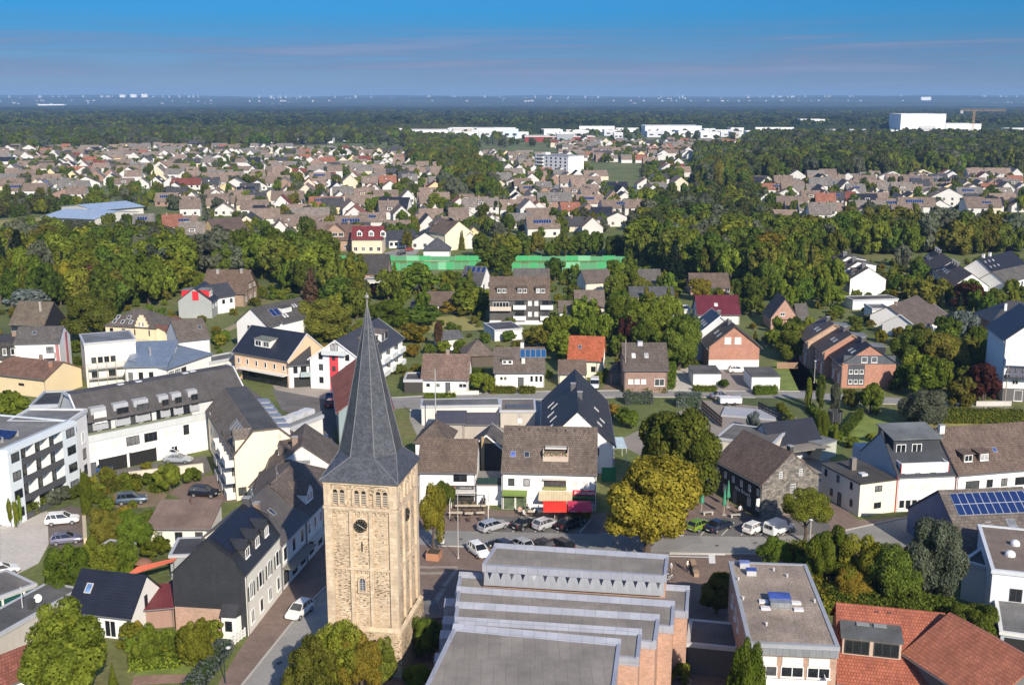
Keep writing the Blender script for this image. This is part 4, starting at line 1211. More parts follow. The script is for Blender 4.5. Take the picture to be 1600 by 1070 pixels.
# --- left cluster behind
A,B=px((-10,612),(73,622))
h=House('cream_gable_house','cream house with low brown roof at left edge below white flats','house',A,B,10,hz((73,622),592),2.3,wall=plaster((0.72,0.58,0.36),0.08),roof=tiles((0.16,0.095,0.07)))
h.win('F',h.L*0.55,2.0,1.4,0.5,'d');h.chimney(h.L*0.9,3.2,0.6,0.9,brick(BR_RED));h.chimney(h.L*0.6,5,0.6,0.8)
A,B=px((28,604),(98,602))
h=House('striped_gable_block','white apartment house with pink vertical stripe on its gable and rounded balconies','apartment block',A,B,8.5,hz((98,602),536),2.6,wall=plaster(WHITE,0.05),roof=tiles(T_GREY),over=0.2,gover=0.1)
for fl in range(3):
    h.balcony('F',6.0,8.0,1.0+fl*2.6,1.0,0.9,plaster((0.7,0.7,0.68)));h.win('F',7.0,1.05+fl*2.6,1.5,2.0,'d')
h.box_on('F',8.1,h.L-0.15,0.9,h.e,0.0,0.05,'pink_stripe',plaster((0.50,0.17,0.17)))
h.box_on('F',8.35,h.L-0.45,1.4,h.e-0.3,0.05,0.08,'stair_window',glass((0.14,0.16,0.17)))
h.box_on('R',4.6,6.2,-0.2,h.e+1.3,0.0,0.05,'pink_stripe',plaster((0.55,0.19,0.18)))
h.win('R',5.4,h.e+0.1,0.8,0.9,'d');h.skylight(3.5,2.5,0.9,1.2)
A,B=px((-40,606),(32,604))
h=House('grey_attic_house','white house with dark grey attic storey left of the striped gable','house',A,B,9,6.2,3.6,profile=[(0,6.0),(0.8,9.0),(8.2,9.4),(9,6.0)],wall=plaster(WHITE,0.06),roof=tiles((0.07,0.065,0.062)))
h.wins('F',4,4.0,0.9,1.2,'d');h.balcony('F',4.6,6.8,2.4,1.2,0.9)
for i in range(3):h.dormer(5.0+i*1.6,0.1,1.0,1.7,'w',1)
h.chimney(7.0,6,0.9,1.0)
A,B=px((20,540),(72,542))
h=House('barn_roof_house','old house with long brown roof and black gable under the trees','house',A,B,9,5.5,4.5,wall=plain((0.02,0.022,0.03),0.7),roof=tiles((0.125,0.10,0.075)))
h.chimney(6.5,2.6,0.5,2.2,plain((0.4,0.36,0.3)))
A,B=px((137,606),(216,598))
h=House('scaffolded_house','white flat roofed house wrapped in scaffolding','house',A,B,10,hz((137,606),538),wall=plaster((0.78,0.74,0.64),0.08),roof=flatroof((0.20,0.21,0.23)),flat=True,parapet=0.05)
h.wins('F',4,5.0,1.0,1.3,'d',1.0,6.0);h.wins('F',3,1.5,1.4,1.8,'d')
sc=MB()
for i in range(6):
    for y in(-0.5,-1.5):sc.tube((0.3+i*1.8,y,0),(0.3+i*1.8,y,5.2),0.05,0.05,5)
for z in(2.1,4.2,5.1):
    for y in(-0.5,-1.5):sc.tube((0.3,y,z),(9.3,y,z),0.04,0.04,5)
for z in(2.0,4.1):sc.box(0.3,9.3,-1.5,-0.5,z-0.06,z)
so=thing('scaffolding','metal scaffolding with plank decks on the white flat roofed house','scaffolding',h.root.location,h.ang)
sc.build('frame',plain((0.45,0.43,0.40),0.5),so)
A,B=px((198,612),(262,610))
h=House('metal_roof_hall','white hall with sloping pale blue metal roof behind dark mansard block','hall',A,B,14,5.2,wall=plaster((0.76,0.74,0.68),0.06),roof=seam((0.22,0.27,0.34),0.6,0.45),profile=[(0,5.0),(14,7.2)],over=0.3)
h.wins('F',4,1.6,0.9,2.4,'d');MB().lathe([(0.28,6.0),(0.28,7.6),(0.4,7.7),(0.4,7.9)],10,(4.0,6.0)).build('roof_vent',plain((0.42,0.44,0.46),0.4,0.6),h.root)
A,B=px((262,612),(332,586))
h=House('white_hall','white hall with strip windows right of the metal roof','hall',A,B,9,4.8,wall=plaster(WHITE,0.05),roof=seam((0.22,0.27,0.34),0.6,0.45),profile=[(0,4.6),(9,5.8)],over=0.3)
h.wins('F',3,2.9,1.6,1.0,'d',0.5,6.5)
A,B=px((167,541),(243,546))
h=House('stepped_gable_house','cream villa with stepped dormer gable and brown hipped roof','villa',A,B,10,hz((167,541),508),3.4,hip=True,wall=plaster((0.78,0.66,0.44),0.08),roof=tiles((0.105,0.09,0.08)))
h.wins('F',4,3.2,0.9,1.4,'d');h.wins('R',3,3.2,0.9,1.5,'w')
g=MB();hw=1.7
for i,(hw_,z1)in enumerate(((1.75,h.e+0.7),(1.35,h.e+1.5),(0.95,h.e+2.3),(0.5,h.e+2.9))):
    g.box(h.L-3.3-hw_,h.L-3.3+hw_,-0.12-0.003*i,0.35,h.e-3.0,z1)
go=g.build('stepped_gable',plaster((0.78,0.66,0.44),0.08),h.root)
for sx in(-0.5,0.5):put_window(go,(h.L-3.3+sx,-0.14,h.e+0.2),0,0.5,1.1,'w')
for i in range(2):h.skylight(2.2+i*3.0,2.2,0.9,1.2,None,(0.6,0.6,0.58))
for i in range(3):h.skylight(2.0+i*2.2,1.0,0.9,1.2,None,(0.6,0.6,0.58))
A,B=px((268,545),(300,530))
h=House('annex','low cream annex with red brown roof beside the cream villa','house',A,B,8,3.6,2.0,wall=plaster((0.76,0.64,0.44)),roof=tiles((0.18,0.085,0.06)))
A,B=px((281,578),(330,572))
h=House('white_gable_house','white house with long brown grey roof and blank white gable left of blue roofed shop','house',A,B,9.5,hz((281,578),532),3.4,wall=plaster(WHITE,0.06),roof=tiles((0.115,0.095,0.08)),gover=0.1)
h.skylight(h.L*0.8,2.4);h.win('R',6.5,3.0,0.8,1.2,'d');h.win('R',2.2,1.2,0.8,1.5,'d')
A,B=px((330,588),(380,578))
h=House('garage','low grey flat roofed garage beside the white blank gable','garage',A,B,5,2.8,wall=PO,roof=flatroof((0.16,0.165,0.15)),flat=True)
A,B=px((368,590),(452,606))
h=House('blue_roof_shop','peach fronted shop house with large blue black roof and wide dormer','house',A,B,11,hz((452,606),562),4.4,wall=plaster((0.74,0.52,0.34),0.08),roof=rows(T_BLUE),fascia=plain((0.6,0.6,0.6)),gover=0.2)
h.aerial(9,5.4);h.wins('F',6,3.4,0.7,1.2,'w');h.dormer(h.L*0.45,1.4,4.6,1.6,'w',2,wall=plaster(OFFW),roof=flatroof((0.22,0.23,0.19)))
h.box_on('F',2.0,h.L-0.1,2.6,2.8,0.0,1.6,'canopy',plain((0.7,0.68,0.62)));h.box_on('F',2.2,h.L-0.4,0.05,2.5,0.0,0.06,'shop_window',glass())
A,B=px((452,606),(487,604))
h=House('white_infill_house','small white house with grey roof and glass balcony between shop and red striped gable','house',A,B,9,hz((452,606),570),2.6,wall=plaster(WHITE,0.05),roof=slate((0.06,0.06,0.065)))
h.win('F',1.4,3.0,0.9,1.4,'d');h.balcony('F',2.4,h.L-0.2,2.6,1.3,0.9,plain((0.35,0.42,0.42),0.2));h.win('F',h.L-1.5,2.65,1.2,1.9,'d')
h.box_on('F',1.0,h.L-0.3,0.05,2.2,0.0,0.05,'passage_shade_panel',plain((0.03,0.03,0.03),0.9))  # dark sheet on the wall, shade of a passage put into its colour
A,B=turned((486,606),11.5,-14)
h=House('red_striped_house','big white gabled house with red stair stripe behind spire','house',A,B,24,hz((486,606),560),4.0,ridge='v',wall=plaster(WHITE,0.05),roof=slate((0.060,0.060,0.066),0.55),fascia=plain((0.75,0.75,0.75)))
h.box_on('F',4.3,6.2,0.0,7.4,0.0,0.06,'red_stripe',plaster((0.62,0.055,0.07),0.08))
for z in(1.2,3.9,6.2):
    for p in(2.4,8.2):h.win('F',p,z,0.95,1.3,'d')
    loc,rz=h.face('F',5.25,z);put_window(h.root,(loc[0],-0.07,loc[2]),rz,0.7,1.0,'d')
h.win('F',5.4,7.9,1.6,1.7,'d');h.balcony('F',3.0,8.0,7.5,0.9,0.8,plain((0.6,0.64,0.64),0.3))
for fl in range(2):
    for k in range(3):h.balcony('R',8+k*5,11.5+k*5,1.2+fl*2.8,1.6,0.9,plain((0.7,0.72,0.72),0.4));h.win('R',9.7+k*5,1.3+fl*2.8,2.2,1.9,'d')
for k in range(2):h.dormer(10+k*6,h.Wc-1.2,4.0,1.8,'d',2,wall=PW,roof=tiles((0.16,0.13,0.11)))
A,B=px((523,640),(531,700))
h=House('teal_grey_house','grey green fronted house with red tiled roof hidden behind spire','house',A,B,9,6.5,3.2,wall=plaster((0.25,0.32,0.33)),roof=tiles((0.24,0.085,0.06)))
A,B=px((548,690),(585,690))
h2=House('shop_front_house','pale grey gabled shop behind spire with tall dark windows','house',A,B,6.5,5.6,2.2,ridge='v',wall=plaster((0.33,0.39,0.40)),roof=tiles((0.24,0.085,0.06)))
h2.wins('F',2,1.0,0.9,2.6,'d')
A,B=px((280,497),(332,497))
h=House('red_dormer_house','grey house with bright red dormer cheeks on black roof','house',A,B,11,hz((280,497),470),3.4,ridge='v',wall=plaster((0.36,0.38,0.37)),roof=slate((0.035,0.038,0.045)))
for p in(0.35,0.5,0.65):pass
h.dormer(2.6,0.8,3.4,1.9,'w',2,wall=plain((0.60,0.02,0.03),0.6),roof=flatroof((0.24,0.24,0.24)))
h.dormer(2.6,h.Wc-0.8,3.4,1.9,'w',2,wall=plain((0.60,0.02,0.03),0.6),roof=flatroof((0.24,0.24,0.24)))
h.box_on('F',3.9,5.6,h.e+0.1,h.e+2.6,0.0,0.06,'red_panel',plain((0.60,0.02,0.03),0.6))
h.wins('R',4,2.6,0.9,1.2,'w')
A,B=px((332,492),(368,486))
h=House('white_side_house','small white house with slate roof beside the red dormers','house',A,B,7,4.8,2.8,wall=plaster(WHITE,0.06),roof=slate((0.06,0.062,0.07)));h.wins('F',3,2.6,0.9,1.2,'d');h.win('R',3.4,2.2,0.8,1.2,'d')
A,B=px((318,478),(382,479))
h=House('half_timbered_farmhouse','large brown roofed farmhouse with timber patterned brick gable','house',A,B,12,4.0,5.6,wall=brick((0.30,0.19,0.12)),roof=tiles((0.125,0.085,0.062)),gover=0.6)
for i,(p0,p1,z0,z1)in enumerate(((1,11,3.9,4.1),(2.5,9.5,6.0,6.2),(3.0,3.2,0,6),(8.8,9.0,0,6),(5.9,6.1,4,9))):h.box_on('R',p0,p1,z0,z1,0.0,0.04+0.004*i,'timber',plain((0.05,0.035,0.025),0.8))
h.wins('R',3,4.5,0.9,1.1,'w');h.wins('R',3,1.2,0.9,1.3,'w');h.chimney(3,5.0,0.8,1.0,plain((0.35,0.33,0.3)));h.chimney(10,5.2,0.8,1.0,plain((0.3,0.28,0.26)))
A,B=turned((372,546),9.6,-30)
h=House('solar_gable_house','white gabled house with grey roof, one blue panel and white skylights among trees','house',A,B,17,hz((368,546),503),3.6,ridge='v',wall=plaster(WHITE,0.06),roof=tiles((0.075,0.07,0.066)))
for p in(3.8,5.8):h.win('F',p,4.6,0.8,1.6,'d')
h.solar(4.0,h.Wc-1.6,2,1,1.4,2.2);h.dormer(9,h.Wc-1.8,3.2,1.3,'b',1,wall=PW)
for i in range(2):h.skylight(7.0+i,h.Wc-1.2,0.7,1.4,(0.5,0.5,0.5));h.skylight(12.5+i*.9,h.Wc-3.0,0.5,1.2,(0.5,0.5,0.5))

# --- houses right of the spire
A,B=px((660,613),(731,614))
h=House('pink_roof_house','white bungalow with faded pink brown roof and roof aerial right of spire','house',A,B,8.6,hz((660,613),590),3.9,wall=plaster(WHITE,0.06),roof=tiles(T_PINK))
for p,ww,hh_ in((1.2,0.9,0.9),(3.2,0.9,0.9),(8.2,1.6,0.9)):h.win('F',p,1.1,ww,hh_,'w')
h.aerial(5.6,4.2,2.6);h.win('F',5.2,0.05,1.0,2.1,'k','door');h.chimney(4.8,4.3,0.7,0.7,plain((0.30,0.22,0.18)))
A,B=px((773,605),(850,605))
h=House('blue_solar_house','white house with brown roof carrying a row of five blue collectors','house',A,B,9.6,hz((773,605),580),3.9,wall=plaster(WHITE,0.06),roof=tiles((0.125,0.10,0.085)))
h.solar(h.L*0.52,2.6,5,1,0.95,2.0,0.1,plain((0.02,0.08,0.20),0.2));h.dormer(2.6,1.2,2.2,1.0,'w',2,wall=PW)
h.win('F',h.L*0.53,0.05,1.2,2.1,'k','door')
for p in(1.4,2.2):h.win('F',p,1.6,0.5,0.6,'d')
for p in(7.6,8.6,9.5):h.win('F',p,1.1,0.7,1.4,'w')
h.chimney(h.L*0.58,1.6,0.7,0.9,plaster(OFFW));h.chimney(h.L*0.56,4.8,0.7,0.9,plaster(OFFW))
A,B=px((888,588),(940,590))
h=House('orange_roof_house','cream house with bright orange tiled roof','house',A,B,8.2,hz((888,588),560),4.0,wall=plaster((0.78,0.72,0.58),0.08),roof=tiles(T_ORANGE))
h.skylight(2.2,2.0,0.8,1.0);h.wins('R',3,2.6,0.9,1.2,'w');h.wins('R',2,0.9,0.9,1.2,'d');h.wins('F',2,1.2,1.0,1.2,'d')
A,B=px((873,604),(916,604))
h=House('brown_annex','low cream annex with brown hipped roof in front of orange roof','house',A,B,5.0,3.0,2.0,wall=plaster((0.74,0.66,0.50)),roof=tiles((0.13,0.095,0.075)),gover=0.1)
A,B=px((975,614),(1042,614))
h=House('brick_bungalow','square brown brick house with wide brown roof and white window trim','house',A,B,9.4,hz((975,614),576),4.2,wall=brick((0.24,0.13,0.095)),roof=tiles((0.095,0.078,0.066)))
for i in range(3):h.win('F',1.3+i*1.3,1.9,1.0,1.0,'b')
h.win('F',7.1,1.5,2.0,1.5,'w')
for p in(2.0,4.6):h.skylight(p,2.2,0.8,1.2,(0.35,0.35,0.35),(0.5,0.5,0.5))
h.chimney(3.5,4.4,1.0,0.5,plain((0.5,0.52,0.56)))
A,B=px((953,600),(972,601))
h=House('garage','small garage with pyramid roof left of the brown brick house','garage',A,B,5,2.6,1.6,wall=brick((0.24,0.13,0.095)),roof=tiles((0.10,0.085,0.075)),hip=True)
h.win('F',h.L/2,0.1,1.6,2.0,'k','garage_door')
# big black roof house
hh=6.0;pk=P(901,655,9.6)
A=Vector((4.9,169.6,0));B=Vector((15.9,169.2,0))
h=House('black_roof_house','tall white gabled house with huge black roof and many skylights behind cafe','house',A,B,27,4.8,5.4,ridge='v',wall=plaster(WHITE,0.05),roof=tiles((0.042,0.042,0.045),0.3,0.34,0.55,0.1),gover=0.4)
for a_,c_ in((5,1.0),(8,1.6),(12,1.2),(15,1.8),(18,1.2)):h.skylight(a_,c_,0.5,1.5,(0.35,0.36,0.38),(0.5,0.5,0.5))
for a_,c_ in((4,h.Wc-2),(8,h.Wc-1.4),(12,h.Wc-2.2)):h.skylight(a_,c_,0.7,1.1,(0.4,0.4,0.42),(0.5,0.5,0.5))
h.chimney(15,h.Wc*0.45,0.8,1.0,plain((0.10,0.10,0.11)));h.chimney(9,h.Wc*0.54,0.8,1.0,plain((0.10,0.10,0.11)))
h.win('F',h.L/2,6.8,1.2,0.5,'d');h.wins('F',2,3.0,1.2,1.2,'d')
# cafe house
A,B=px((784,795),(931,799))
e6=hz((784,795),736)
h=House('cafe_house','white cafe house with big brown tiled roof, roof loggia and shop awnings','house',A,B,11.5,e6,5.0,wall=plaster(WHITE,0.05),roof=tiles((0.125,0.098,0.080)),gover=0.12,over=0.3)
h.aerial(2.2,5.6);h.aerial(11.5,6.0,1.6)
for i in range(9):MB().box(0.9+i*1.35,1.1+i*1.35,5.0,5.25,e6+4.6,e6+4.95).build('snow_hook',plain((0.10,0.08,0.07)),h.root)
h.skylight(1.5,2.0,0.8,1.0,(0.10,0.14,0.42));h.skylight(3.5,2.0,0.8,1.0)
lo=MB();x0,x1=h.L*0.43,h.L*0.70;zb=h.zr(1.3)
lo.box(x0,x1,1.2,1.35,zb-0.1,zb+0.75);lo.box(x0,x0+0.12,1.35,3.2,zb-0.1,zb+1.5);lo.box(x1-0.12,x1,1.35,3.2,zb-0.1,zb+1.5)
lo=lo.build('roof_loggia',plaster((0.55,0.46,0.38)),h.root)
MB().box(x0+0.12,x1-0.12,2.6,2.7,zb+0.2,zb+1.75).build('loggia_glazing',plain((0.03,0.025,0.02),0.4),lo)
MB().box(x0+0.3,x1-0.3,1.9,3.2,zb+1.55,zb+1.68).build('loggia_awning',plain((0.70,0.68,0.62)),lo)
fl_=MB()
rr=random.Random(4)
for i in range(60):
    x=rr.uniform(x0+0.1,x1-0.1);z=zb+0.72+rr.uniform(0,0.35);y=rr.uniform(1.05,1.5);s_=0.10
    fl_.add([(x-s_,y,z-s_),(x+s_,y-0.04,z-s_*.5),(x+s_*.6,y,z+s_),(x-s_,y+0.05,z+s_)],[(0,1,2,3)],i%2)
fl_.build('window_box_flowers',[plain((0.55,0.32,0.25)),plain((0.10,0.16,0.04))],lo)
h.win('F',1.4,3.6,0.9,1.1,'d');h.win('F',3.6,3.6,0.9,1.1,'d');h.win('F',h.L*0.565,3.4,3.2,1.4,'d')
for p in(10.6,12.0):h.win('F',p,3.5,0.95,1.1,'b')
h.box_on('F',h.L*0.44,h.L*0.69,3.25,3.6,0.0,0.35,'flower_box',plain((0.30,0.30,0.10),0.9))
h.box_on('F',h.L*0.44,h.L*0.69,4.75,4.85,0.0,0.6,'blind_box',plain((0.6,0.56,0.48)))
h.box_on('F',0.3,3.6,0.05,2.4,0.0,0.05,'shop_window',glass((0.07,0.10,0.05)))
h.box_on('F',1.85,2.1,0.05,2.4,0.05,0.09,'door_post',plain((0.6,0.62,0.55)))
def scribble(parent,x0,x1,z,hgt,y,mat_,seed):
    '''sign writing too small to read: strokes of letter size'''
    g=random.Random(seed);m=MB();x=x0
    while x<x1-0.1:
        w_=hgt*g.uniform(0.35,0.6);t=hgt*0.16
        m.box(x,x+t,y,y+0.012,z,z+hgt)
        zz=z+g.choice((0,0.42,0.84))*hgt;m.box(x+t,x+w_,y,y+0.012,zz,zz+t)
        if g.random()<0.6:m.box(x+w_-t,x+w_,y-0.002,y+0.01,z,z+hgt*g.choice((0.5,1)))
        x+=w_+hgt*0.18+(hgt*0.4 if g.random()<0.12 else 0)
    return m.build('lettering',mat_,parent)
def awning(h,p0,p1,z,d,drop,m,name='awning'):
    loc,rz=h.face('F',0,0)
    q=MB();q.add([(p0,0,z),(p1,0,z),(p1,-d,z-drop),(p0,-d,z-drop),(p0,-d,z-drop-0.25),(p1,-d,z-drop-0.25),(p0,0,z+0.06),(p1,0,z+0.06),(p1,-d-0.03,z-drop+0.06),(p0,-d-0.03,z-drop+0.06)],
                    [(3,2,1,0),(6,7,8,9),(9,8,5,4),(0,6,9,3),(1,2,8,7)])
    return q.build(name,m,h.root)
awning(h,0.1,3.7,2.9,0.9,0.35,plain((0.16,0.24,0.05)))
awning(h,5.4,10.2,2.9,1.8,0.6,seam((0.60,0.50,0.33),0.4,0.8,0.0))
h.box_on('F',10.25,13.4,2.45,3.2,0.0,0.12,'shop_sign',plain((0.55,0.02,0.05),0.5))
h.box_on('F',10.25,13.4,0.05,2.3,0.0,0.05,'shop_window',glass())
awning(h,10.0,13.5,2.4,0.7,0.2,plain((0.03,0.10,0.04)))
def lettering(parent,text,loc,rot,size,mat_,name='lettering',ext=0.01):
    c=bpy.data.curves.new(name,'FONT');c.body=text;c.size=size;c.extrude=ext;c.align_x='CENTER';c.align_y='CENTER'
    o=bpy.data.objects.new(name,c);COL.objects.link(o)
    dg=bpy.context.evaluated_depsgraph_get()
    me=bpy.data.meshes.new_from_object(o.evaluated_get(dg));bpy.data.objects.remove(o)
    me.materials.clear();me.materials.append(mat_)
    q=link(name,me,parent);q.location=loc;q.rotation_euler=rot
    return q
scribble(h.root,10.5,13.2,2.62,0.42,-0.135,plain((0.8,0.72,0.70)),3)
for p in(2.5,5.5,8.8):h.win('R',p,3.6,0.9,1.2,'d')
# house left of the cafe with shop
A,B=px((655,786),(744,787))
h=House('shop_house','white shop house with brown hipped roof and dark shop front right of tower','house',A,B,8.0,hz((744,787),735),3.4,wall=plaster(WHITE,0.05),roof=tiles(T_BROWN),gover=0.15)
h.win('F',h.L-2.3,3.4,2.0,1.3,'d');h.box_on('F',h.L-5.2,h.L-0.3,2.25,2.85,0.0,0.12,'shop_sign',plain((0.06,0.06,0.065)))
scribble(h.root,h.L-4.2,h.L-2.9,2.4,0.3,-0.135,plain((0.62,0.20,0.18)),5);scribble(h.root,h.L-2.4,h.L-0.6,2.42,0.18,-0.135,plain((0.6,0.6,0.58)),6)
h.box_on('F',h.L-5.2,h.L-0.3,0.05,2.0,0.0,0.06,'shop_window',glass((0.05,0.05,0.045)))
awning(h,h.L-5.2,h.L-0.3,2.2,1.2,0.2,plain((0.5,0.5,0.48)))
A,B=px((745,789),(784,789))
h=House('gate_wing','white single storey link with glass railed terrace left of the cafe house','building',A,B,6,3.0,wall=plaster(WHITE,0.05),roof=flatroof((0.25,0.23,0.21)),flat=True,parapet=0.0)
h.box_on('F',0.05,h.L-0.05,3.2,4.2,-0.05,0.0,'railing',plain((0.025,0.05,0.045),0.15))
A,B=px((650,742),(700,744))
h=House('small_roof_house','small white house with brown hipped roof beside street tree near tower','house',A,B,7,5.4,2.6,hip=True,wall=plaster(WHITE,0.05),roof=tiles((0.11,0.085,0.07)))
A,B=px((737,742),(784,744))
h=House('dark_gable_shed','small dark gabled outbuilding with white barge boards behind shop house','shed',A,B,6,4.6,2.0,ridge='v',wall=plain((0.06,0.055,0.05),0.8),roof=tiles((0.10,0.09,0.085)),fascia=plain((0.75,0.74,0.72)))
MB().tube((1.9,-0.8,0),(1.9,-0.8,6.6),0.28,0.25,10).build('flue',plain((0.42,0.30,0.16),0.6),h.root)
A,B=px((659,664),(781,662))
h=House('long_garage','long low white building with grey flat roof along back street','garage',A,B,4.6,3.4,wall=plaster((0.70,0.67,0.60),0.07),roof=flatroof((0.16,0.16,0.155)),flat=True,parapet=0.05)
A,B=px((682,692),(725,692))
h=House('workshop','brown flat roofed workshop behind the shop house','workshop',A,B,6,3.6,0.8,wall=plaster((0.42,0.38,0.33)),roof=seam((0.12,0.10,0.09),0.5),profile=[(0,3.4),(6,3.9)],over=0.2)
A,B=px((724,690),(777,690))
h=House('workshop','long brown corrugated workshop roof beside the white garage','workshop',A,B,5,3.2,0.8,wall=plaster((0.42,0.38,0.33)),roof=seam((0.15,0.125,0.11),0.4),profile=[(0,3.0),(5,3.6)],over=0.2)
A,B=px((782,668),(836,668))
h=House('store_building','grey flat roofed store in the shade of the black roof','store',A,B,8,3.0,wall=plaster((0.5,0.46,0.4)),roof=flatroof((0.20,0.175,0.15)),flat=True,parapet=0.1)
h.skylight  # roof light
MB().box(1.0,5.6,1.0,3.6,3.2,3.4).build('roof_light',plain((0.10,0.095,0.09),0.4),h.root)

# --- the pub
A,B=px((1116,768),(1188,810))
eP=hz((1188,810),757)
d_=P(1258,778)-P(1188,810)
h=House('pub','dark fronted pub with brown roof and grey stone gable facing the road','pub',A,B,9.6,eP,4.0,wall=plain((0.035,0.034,0.035),0.85),roof=tiles((0.115,0.085,0.070)),gover=0.12,over=0.3)
def rubble():
    m,nt,b=new_mat('rubble_stone')
    tc=N(nt,'ShaderNodeTexCoord');vo=N(nt,'ShaderNodeTexVoronoi');vo.inputs['Scale'].default_value=2.6
    mp=N(nt,'ShaderNodeMapping');mp.inputs['Scale'].default_value=(0.8,1.5,1.0);nt.links.new(tc.outputs['UV'],mp.inputs[0]);nt.links.new(mp.outputs[0],vo.inputs['Vector'])
    sp=N(nt,'ShaderNodeSeparateColor');nt.links.new(vo.outputs['Color'],sp.inputs[0])
    cr=N(nt,'ShaderNodeValToRGB');cr.color_ramp.elements[0].color=(0.10,0.095,0.085,1);cr.color_ramp.elements[1].color=(0.27,0.24,0.20,1)
    nt.links.new(sp.outputs[0],cr.inputs[0]);o1,_=noise_col(nt,cr.outputs[0],0.7,1.2,1.0,5);nt.links.new(o1,b.inputs['Base Color']);b.inputs['Roughness'].default_value=0.95
    bump(nt,b,vo.outputs['Distance'],0.5,-0.06)
    return m
RUB=rubble()
m=MB();W=h.W;m.add([(h.L+0.02,0.0,-0.3),(h.L+0.02,W,-0.3),(h.L+0.02,W,eP-0.05),(h.L+0.02,W/2,eP+3.95),(h.L+0.02,0,eP-0.05),
                 (h.L+0.07,-0.05,-0.3),(h.L+0.07,W+0.05,-0.3),(h.L+0.07,W+0.05,eP-0.05),(h.L+0.07,W/2,eP+4.0),(h.L+0.07,-0.05,eP-0.05)],
                [(5,6,7,8,9),(0,5,9,4),(1,2,7,6),(2,3,8,7),(3,4,9,8)])
m.build('stone_gable',RUB,h.root)
for p,z,ww,hh_ in((3.0,5.6,0.6,1.0),(6.4,5.6,0.6,1.0),(5.2,3.2,0.8,1.3)):
    loc,rz=h.face('R',p,z);put_window(h.root,(loc[0]+0.08,loc[1],loc[2]),rz,ww,hh_,'x')
nF=6
for i in range(nF):
    p=0.8+i*(h.L-1.6)/(nF-1);h.win('F',p,3.1,0.6,1.0,'x')
    if i not in(2,3):h.win('F',p,0.9,0.8,1.2,'x')
h.win('F',h.L*0.46,0.05,1.2,2.2,'k','door')
lettering(h.root,'Alte Brauck',(h.L*0.62,-0.05,2.55),(math.pi/2,0,0),0.85,plain((0.8,0.8,0.78)))
sgn=MB();sgn.tube((h.L+0.1,-0.75,3.2),(h.L+0.1,-0.1,3.2),0.03,0.03,6)
sgn=sgn.build('sign_bracket',DARKF,h.root)
MB().box(h.L+0.05,h.L+0.15,-0.9,-0.3,1.9,3.1).build('hanging_sign',plain((0.7,0.69,0.64)),sgn)
h.chimney(h.L-1.0,5.2,0.8,0.9,plain((0.05,0.05,0.05)))
# flat roof behind the pub and dark roofed outbuilding
A,B=turned((1118,722),9.0,-28)
h=House('pub_annex','flat grey roofed annex behind the pub with white posts','building',A,B,9,4.0,wall=plaster((0.6,0.56,0.48)),roof=flatroof((0.155,0.145,0.13)),flat=True,parapet=0.06)
h.wins('L',3,1.0,1.4,1.8,'d')
A,B=px((1205,722),(1283,712))
h=House('blue_black_roof_house','small white house with shiny blue black roof behind the pub','house',A,B,6.5,hz((1205,722),700),3.2,wall=plaster((0.55,0.58,0.60)),roof=rows((0.020,0.022,0.032),0.34),gover=0.15,over=0.3)
h.box_on('F',1.5,h.L-0.5,2.4,2.55,0.0,3.2,'porch_roof',flatroof((0.26,0.23,0.19)));h.win('F',3.0,0.2,1.4,1.9,'d')
A,B=px((1283,720),(1306,712))
h=House('shed','low grey lean-to right of the blue black roof','shed',A,B,5,2.6,wall=plaster((0.45,0.48,0.42)),roof=flatroof((0.25,0.26,0.27)),flat=True,parapet=0.0)

# --- cream house and its neighbours on the right
A,B,D=from_left((1341,807),P(1293,725,hz((1341,807),757)),5.2)
B=P(1398,799)
h=House('cream_corner_house','plain cream two storey house with low dark roof at the road bend','house',A,B,D,hz((1341,807),757),wall=plaster((0.78,0.74,0.60),0.08),roof=flatroof((0.075,0.07,0.062)),profile=None,flat=True,parapet=0.0)
for z in(0.9,3.4):h.win('F',h.L*0.5,z,1.2,0.9,'d')
for z,ps in((0.9,(1.8,6.6)),(3.4,(2.0,5.2,8.2))):
    for p in ps:h.win('L',D-p,z,0.6,1.1,'d')
h.win('L',D-4.6,0.05,0.9,2.0,'k','door')
MB().box(2.2,3.0,D*0.55,D*0.55+0.7,h.e,h.e+2.0).build('chimney',plain((0.20,0.17,0.15)),h.root)
MB().box(2.0,3.0,2.4,3.4,h.e+0.2,h.e+0.5).build('roof_vent',plain((0.6,0.6,0.6)),h.root)
A,B=px((1399,799),(1490,795))
eG=hz((1399,799),746)
h=House('grey_gable_house','modernised grey gabled house with white roof terrace and red downpipes','house',A,B,12.5,eG,4.9,wall=plaster((0.44,0.47,0.47),0.06),roof=slate((0.052,0.056,0.064),0.5),gover=0.1,over=0.15)
h.box_on('F',0,h.L,-0.3,eG-0.1,0.0,0.07,'white_front',plaster(WHITE,0.05))
for p in(0.25,0.5,0.78):
    loc,rz=h.face('F',h.L*p,3.0);put_window(h.root,(loc[0],-0.08,loc[2]),rz,1.3,1.2,'b')
for i in range(4):
    loc,rz=h.face('F',0.8+i*0.95,0.5);put_window(h.root,(loc[0],-0.08,loc[2]),rz,0.9,1.3,'w')
ter=MB();x0,x1=h.L*0.07,h.L*0.87
ter.box(x0,x1,0.35,0.5,eG+0.1,eG+1.9);ter.box(x0,x0+0.12,0.5,2.6,eG+0.1,eG+1.9);ter.box(x1-0.12,x1,0.5,2.6,eG+0.1,eG+1.9);ter.box(x0+0.12,x1-0.12,0.5,3.4,eG+1.4,eG+1.55)
ter=ter.build('roof_terrace',plaster(WHITE,0.05),h.root)
for x in(x0-0.1,x1):MB().box(x,x+0.1,0.3,0.6,eG+0.1,eG+1.9).build('red_pipe',plain((0.42,0.05,0.04)),ter)
